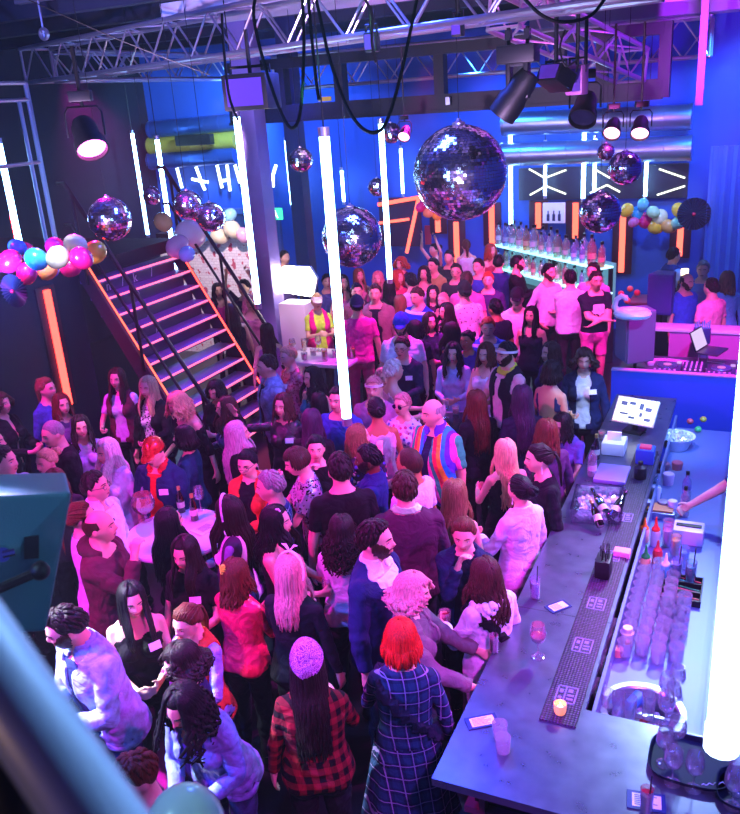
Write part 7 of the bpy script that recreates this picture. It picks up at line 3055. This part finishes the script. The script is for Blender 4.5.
P_(411, 282, 1.80, 200, 'm', 'down', 'short', 'black', [('tee', '#c0b0d8')], 'dark haired man from behind above the blue rugby shirt')
P_(417, 297, 1.78, 318, 'm', 'phone', 'short', 'brown', [('tee', ['#2040c8', '#2040c8', '#2040c8', '#e0e0f4'], 'hstripes')], 'young man in a blue rugby shirt with white stripes looking at his hands', nod=20, bottom=JN)
P_(433, 294, 1.66, 352, 'f', 'down', 'long', 'black', [('tee', '#4a2448')], 'dark haired woman smiling just right of the blue rugby shirt', ex=())
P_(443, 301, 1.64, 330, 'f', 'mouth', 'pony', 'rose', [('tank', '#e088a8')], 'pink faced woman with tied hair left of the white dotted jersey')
P_(446, 312, 1.66, 300, 'f', 'phone', 'longwave', 'dark', [('tee', ['#181420', '#c06080', '#50408a', '#e0b8c8'], 'floral')], 'dark haired woman in a black floral top looking at a phone')
P_(464, 292, 1.78, 196, 'm', 'down', 'short', 'black', [('tee', ['#ece8f0', '#403850'], 'dots')], 'man in a white dotted jersey with a black cap seen from behind', ex=(('capback', '#09090e'),))
P_(456, 272, 1.76, 345, 'm', 'down', 'messy', 'dark', [('tee', '#1c1c28')], 'man with glasses and dark hair below the ponytail woman', ex=(('glasses', '#181820'),))
P_(467, 281, 1.80, 160, 'm', 'down', 'short', 'brown', [('tee', '#e070b0')], 'man in a pink polo shirt beside the glasses man', fat=1.1)
P_(433, 266, 1.78, 318, 'm', 'down', 'short', 'black', [('tee', '#a8b058')], 'dark haired man in a yellowish top left of the glasses man', ex=())
P_(424, 274, 1.68, 350, 'f', 'down', 'mid', 'dark', [('tank', '#e8d8d0')], 'woman in a pale top left of the yellowish top man')
P_(434, 250, 1.70, 300, 'f', 'up', 'bun', 'dark', [('tank', '#301c2c')], 'woman raising both arms far back below the largest mirror ball')
P_(466, 246, 1.70, 184, 'f', 'down', 'highpony', 'auburn', [('tank', '#e8dcec')], 'woman with a high ponytail in a white top at the far back')
P_(449, 258, 1.74, 330, 'm', 'down', 'short', 'black', [('tee', '#09090e')], 'dark dressed man with pale sleeves left of the ponytail woman')
P_(478, 267, 1.78, 320, 'm', 'down', 'short', 'dark', [('tee', '#2a50a0')], 'dark haired man in a blue shirt right of the ponytail woman')
P_(488, 281, 1.78, 345, 'm', 'down', 'short', 'ginger', [('long', '#3c2a60')], 'pink faced man in a dark violet shirt before the bottle shelves')
P_(499, 263, 1.76, 150, 'm', 'phone', 'short', 'black', [('long', '#243a70')], 'man in a navy shirt turned right before the left end of the bottle shelves')
P_(518, 264, 1.80, 70, 'm', 'phone', 'short', 'black', [('long', '#090911')], 'dark haired man in a black shirt in front of the bottle shelves', ex=(('beard', 'brown'),))
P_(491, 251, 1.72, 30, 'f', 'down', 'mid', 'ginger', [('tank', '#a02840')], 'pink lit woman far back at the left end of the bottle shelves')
P_(495, 309, 1.76, 210, 'm', 'down', 'short', 'black', [('tee', '#12182c')], 'black haired man in a navy tee behind the red haired jersey person', skin='t')
P_(517, 299, 1.80, 345, 'm', 'down', 'crop', 'black', [('tee', '#d8d0e0')], 'man in a white shirt and black cap standing in the far crowd', nod=8, ex=(('cap', '#14141c'),), bottom=('trousers', '#c8b8d8'))
P_(549, 273, 1.84, 30, 'm', 'hip', 'short', 'black', [('rolled', '#e4dcec')], 'man in a white shirt with his hand on his hip', ex=(('beard', 'brown'),))
P_(570, 279, 1.82, 184, 'm', 'cross', 'crop', 'black', [('long', '#ddd4ec')], 'man in a loose white long sleeved top seen from behind', fat=1.1)
P_(596, 281, 1.80, 5, 'm', 'cross', 'crop', 'dark', [('tee', '#141428')], 'man in a black printed tee with his arms crossed', nod=8, ex=(('print', '#e0d8e8'),), bottom=('shorts', '#e068b0'))
P_(593, 272, 1.84, 320, 'm', 'down', 'crop', 'dark', [('tee', '#b890c8')], 'man in a pale purple shirt behind the man with crossed arms')
P_(674, 256, 1.80, 105, 'm', 'down', 'crop', 'dark', [('long', '#9ab0e0'), ('vest', '#2a3a70')], 'dark haired man in a light shirt and vest at the rear counter')
P_(687, 282, 1.74, 25, 'm', 'down', 'balding', 'dark', [('tee', '#3a6ad0')], 'bearded man with a receding hairline in a blue shirt behind the booth', nod=12, ex=(('beard', 'brown'),))
P_(703, 270, 1.78, 330, 'm', 'down', 'short', 'grey', [('tee', '#6a8ac0')], 'grey haired man in a pale blue tee behind the booth', nod=10)
P_(711, 288, 1.76, 205, 'm', 'down', 'short', 'dark', [('tee', '#f0a0b8')], 'dark haired man in a pink tee seen from behind behind the booth')
P_(727, 280, 1.70, 182, 'f', 'down', 'mid', 'light', [('long', '#70b0e0')], 'person in a light blue top at the right edge behind the booth')
P_(218, 291, 1.68, 20, 'f', 'reachR', 'longwave', 'black', [('tank', '#c83a88')], 'black haired woman in a pink tank top before the mural behind the stair rail')
P_(244, 288, 1.76, 330, 'm', 'up', 'short', 'black', [('tee', '#141a30')], 'dark figure with raised arms before the mural by the column')
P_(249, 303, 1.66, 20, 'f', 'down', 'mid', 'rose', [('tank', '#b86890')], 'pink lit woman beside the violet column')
P_(267, 332, 1.60, 190, 'f', 'down', 'xlong', 'brown', [('tank', '#b070a8')], 'long haired woman from behind at the lower stair rail')
P_(232, 312, 1.68, 200, 'f', 'down', 'long', 'dark', [('tank', '#1a1a2c')], 'dark dressed woman from behind between the stair rails')
P_(285, 258, 1.78, 40, 'm', 'down', 'short', 'dark', [('tee', '#6a5a9a')], 'man far back behind the blazing light panel')
P_(327, 282, 1.70, 10, 'm', 'down', 'short', 'black', [('long', '#5060a0')], 'shadowy man between the light panel and the bright tube')
P_(531, 316, 1.66, 330, 'f', 'down', 'long', 'black', [('tank', '#281c3a')], 'dark haired woman in shadow behind the white shirt and black cap man')
P_(415, 330, 1.70, 200, 'f', 'down', 'bob', 'black', [('tee', '#1c2038')], 'black haired woman from behind right of the white tee man')
P_(430, 322, 1.66, 20, 'f', 'down', 'mid', 'dark', [('tee', '#3a2a58')], 'dark haired woman between the rugby shirt and the floral top')
P_(343, 283, 1.70, 20, 'f', 'down', 'long', 'brown', [('tank', '#a86a98')], 'woman partly hidden by the central bright tube far back')
P_(562, 300, 1.66, 20, 'f', 'down', 'long', 'black', [('tee', '#1a1424')], 'woman in dark clothes behind the loose white top man') if False else None
P_(752, 452, 1.74, 262, 'm', 'reachR', 'short', 'dark', [('tee', '#20306a')], 'bartender behind the huge right tube reaching over the station', lean=10)
_q = proj(W(.52, 4.35, 1.58))
P_(_q[0], _q[1], 1.74, 300, 'm', 'reachR', 'short', 'dark', [('tee', '#14183a')], 'bartender at the right edge reaching for the near serving tray')


def _relax():
    def pos(q, h):
        return Pz(q[0], q[1], h * .92)
    hs = [a[2] for a, k in SPEC]
    h0 = list(hs)
    n = len(hs)
    for it in range(40):
        moved = False
        P = [pos(SPEC[i][0], hs[i]) for i in range(n)]
        for i in range(n):
            for j in range(i):
                dx, dy = P[i].x - P[j].x, P[i].y - P[j].y
                if dx * dx + dy * dy < .42 ** 2:
                    ri, rj = math.hypot(P[i].x, P[i].y), math.hypot(P[j].x, P[j].y)
                    a, b = (i, j) if ri > rj else (j, i)     # a farther: push away = shorter; b nearer: taller
                    if hs[a] > h0[a] - .075:
                        hs[a] -= .01
                        moved = True
                    if hs[b] < h0[b] + .075 and hs[b] < 1.90:
                        hs[b] += .01
                        moved = True
        if not moved:
            break
    for i in range(n):
        SPEC[i][0][2] = hs[i]


_relax()
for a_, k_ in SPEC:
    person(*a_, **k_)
# glasses held in hands
for i, (P, kd, c, o) in enumerate(HELD):
    lb = {'beer': 'brown beer bottle', 'wine': 'wine glass of pink drink', 'tumbler': 'low glass of red drink'}[kd]
    off = {'beer': .09, 'wine': .14, 'tumbler': .05}[kd]
    who = {0: 'held by the smiling woman in a black tee', 1: 'held by the waving woman in black leather', 2: 'held by the woman with a flower in her hair', 3: 'held by the white fluffy collar woman'}.get(i, 'held up %d' % i)
    put(kd, P - Vector((0, 0, off)), lb + ' ' + who, c, sc=1.05)
# ------------------------------------------------------------------ light
w = bpy.data.worlds.new('world')
w.use_nodes = True
w.node_tree.nodes['Background'].inputs[0].default_value = (.16, .08, .50, 1)
w.node_tree.nodes['Background'].inputs[1].default_value = .55
SC.world = w
# thin stage haze filling the room
vs = w.node_tree.nodes.new('ShaderNodeVolumeScatter')
vs.inputs['Color'].default_value = (.9, .93, 1, 1)
vs.inputs['Density'].default_value = .0026
vs.inputs['Anisotropy'].default_value = .45
w.node_tree.links.new(vs.outputs[0], w.node_tree.nodes['World Output'].inputs['Volume'])


def spot(loc, aim, c, e, size=50, blend=.6, r=.08):
    l = bpy.data.lights.new('spot', 'SPOT')
    l.color = c
    l.energy = e
    l.spot_size = R(size)
    l.spot_blend = blend
    l.shadow_soft_size = r
    o = bpy.data.objects.new('spot', l)
    COL.objects.link(o)
    o.location = loc
    o.rotation_euler = (Vector(aim) - Vector(loc)).to_track_quat('-Z', 'Y').to_euler()
    return o


MAG = (1.0, .012, .78)
VIO = (.25, .06, 1.0)
BLU = (.03, .26, 1.0)
PNK = (1.0, .05, .60)
K = 2.3
# magenta and pink spots on the trusses over the floor, in and out of frame
spot(W(1.2, 6.4, 4.7), Pz(410, 500, 1.5), MAG, 720 * K, 55)
spot(W(-6.6, 7.2, 4.6), Pz(250, 470, 1.5), MAG, 620 * K, 50)
spot(W(-2.4, 8.2, 4.6), Pz(470, 300, 1.4), PNK, 850 * K, 50)
spot(W(-1.0, 9.8, 4.6), Pz(560, 290, 1.4), PNK, 800 * K, 40)
spot(W(-5.4, 1.0, 4.6), Pz(190, 560, 1.5), MAG, 750 * K, 50)
spot(W(.8, 1.0, 4.8), Pz(380, 590, 1.5), MAG, 330 * K, 45)
spot(W(-3.6, 9.8, 4.6), Pz(390, 350, 1.4), MAG, 700 * K, 50)
spot(W(-6.2, 4.0, 4.6), Pz(110, 430, 1.2), MAG, 450 * K, 38)
# white blue followspot on the lower left, deep blue beside it
spot(W(-5.9, 2.4, 4.4), Pz(75, 695, 1.3), (.72, .82, 1.0), 2600 * K, 24, .5)
spot(W(-4.4, 1.0, 4.7), Pz(190, 740, 1.3), (.05, .12, 1.0), 900 * K, 36, .4)
# blue over the bar, white patch on the counter
spot(W(1.6, 4.2, 4.6), W(-.6, 4.4, 1.1), (.12, .14, 1.0), 420 * K, 75)
spot(W(1.6, 7.2, 4.6), W(-.6, 6.6, 1.1), (.2, .3, 1.0), 420 * K, 75)
spot(W(-.2, 8.8, 4.6), Pz(560, 580, 1.1), (.5, .7, 1.0), 420 * K, 34, .8)
spot(W(.2, 9.0, 4.6), W(-.5, 5.0, .9), (.35, .6, 1.0), 260 * K, 50, .8)
spot(W(-1.2, 6.0, 4.6), W(-1.0, 7.75, 1.1), (.75, .85, 1.0), 260 * K, 26, .7)
spot(W(.0, 6.5, 3.4), W(-.2, 9.2, .8), (.08, .3, 1.0), 300 * K, 60)
spot(W(.9, 1.2, 4.7), W(-.3, 3.3, 1.1), (.42, .12, 1.0), 330 * K, 48)
# washes and added fill spots, no fixtures built for them
spot(W(-6.9, 11.0, 4.6), W(-4.5, 9, 1.2), (.1, .14, 1.0), 500 * K, 70)
spot(W(-3.0, 6.6, 5.2), W(-3.2, 5.0, 1.2), (.04, .09, 1.0), 330 * K, 130, r=.5)  # broad soft fill added under the ceiling
spot(W(-4.5, -2.0, 4.9), W(-3.0, 8.0, 2.0), (.05, .12, 1.0), 240 * K, 110, r=.6)
spot(W(-2, 1.5, 3.6), W(-2, -3.2, 4), (.45, .4, 1.0), 300 * K, 140, r=.3)  # added to brighten the wall behind the camera for the mirror balls
spot(W(-4.2, 13.2, 4.8), W(-4.0, 15.3, 1.8), BLU, 240 * K, 110)
spot(W(-.6, 13.0, 4.8), W(.0, 15.3, 1.8), BLU, 260 * K, 110)
spot(W(-8.5, 13.0, 4.9), W(-8.5, 15.3, 2.8), BLU, 330 * K, 110)
spot(W(-6.5, 9.8, 4.4), W(-8.8, 12.4, 1.3), (1.0, .75, .85), 480 * K, 48)  # added to brighten the mural
spot(W(-4.9, 6.2, 4.4), W(-6.6, 8.5, 1.4), (.75, .06, 1.0), 380 * K, 38)
spot(W(-5.2, 4.6, 4.6), Pd(45, 258, 7.0), (.95, .9, 1.0), 150 * K, 20)  # added to whiten the light on the gallery balloons
spot(W(-.4, 11.2, 4.6), Pt(655, 215, 15.0), (.95, .9, 1.0), 150 * K, 24)
spot(W(-8.2, 12.9, 4.6), W(-10.6, 15.1, 3.7), (.25, .6, 1.0), 420 * K, 70)
spot(W(-5.5, 4.5, 3.0), W(-9.0, 8.0, 5.6), (.10, .25, 1.0), 380 * K, 110)
spot(W(-2.6, .2, 4.9), Pd(40, 555, 2.3), (.4, .8, .9), 45 * K, 30)  # added to lift the shaded loudspeaker
spot(W(-4.4, 8.6, 4.7), Pz(310, 340, 1.0), (1.0, .62, .85), 380 * K, 24)  # added to brighten podium and white table
spot(CAM + Vector((-.75, .25, -.35)), Pd(15, 810, .75), (1.0, .5, .16), 14, 60)  # added warm spot, gives the amber rail its orange glow
# added spots without fixtures, brightening trusses and ceiling from below
spot(W(-4.8, 4.0, 3.2), W(-4.8, 7.2, 4.9), (.75, .5, 1.0), 420 * K, 80)
spot(W(-1.4, 4.0, 3.2), W(-2.8, 7.4, 4.9), (.75, .45, 1.0), 420 * K, 80)
spot(W(-2.2, 4.2, 4.2), Pz(345, 12, 4.9), (.05, 1.0, .35), 160 * K, 22)
spot(W(-.6, 9.5, 4.3), W(-.5, 11.2, 5.6), (.42, .02, 1.0), 420 * K, 130)
spot(W(-.2, 7.6, 3.6), W(-2.4, 9.6, 5.0), (1.0, .1, .8), 260 * K, 45)
spot(W(-.2, 8.9, 3.9), W(-.5, 10.2, 1.0), MAG, 420 * K, 62)  # added to brighten the DJ table from above
# added spot without a fixture, brightening the near rail's top edge
spot(CAM + Vector((.5, 2.2, 1.3)), Pd(30, 700, .62), (.45, .72, 1.0), 1300, 24)

SC.view_settings.view_transform = 'Standard'
SC.view_settings.look = 'None'
SC.view_settings.exposure = 0.0
SC.view_settings.gamma = 1.0
SC.cycles.use_denoising = True
SC.cycles.max_bounces = 8
SC.cycles.transparent_max_bounces = 24
SC.cycles.sample_clamp_indirect = 6
SC.render.film_transparent = False
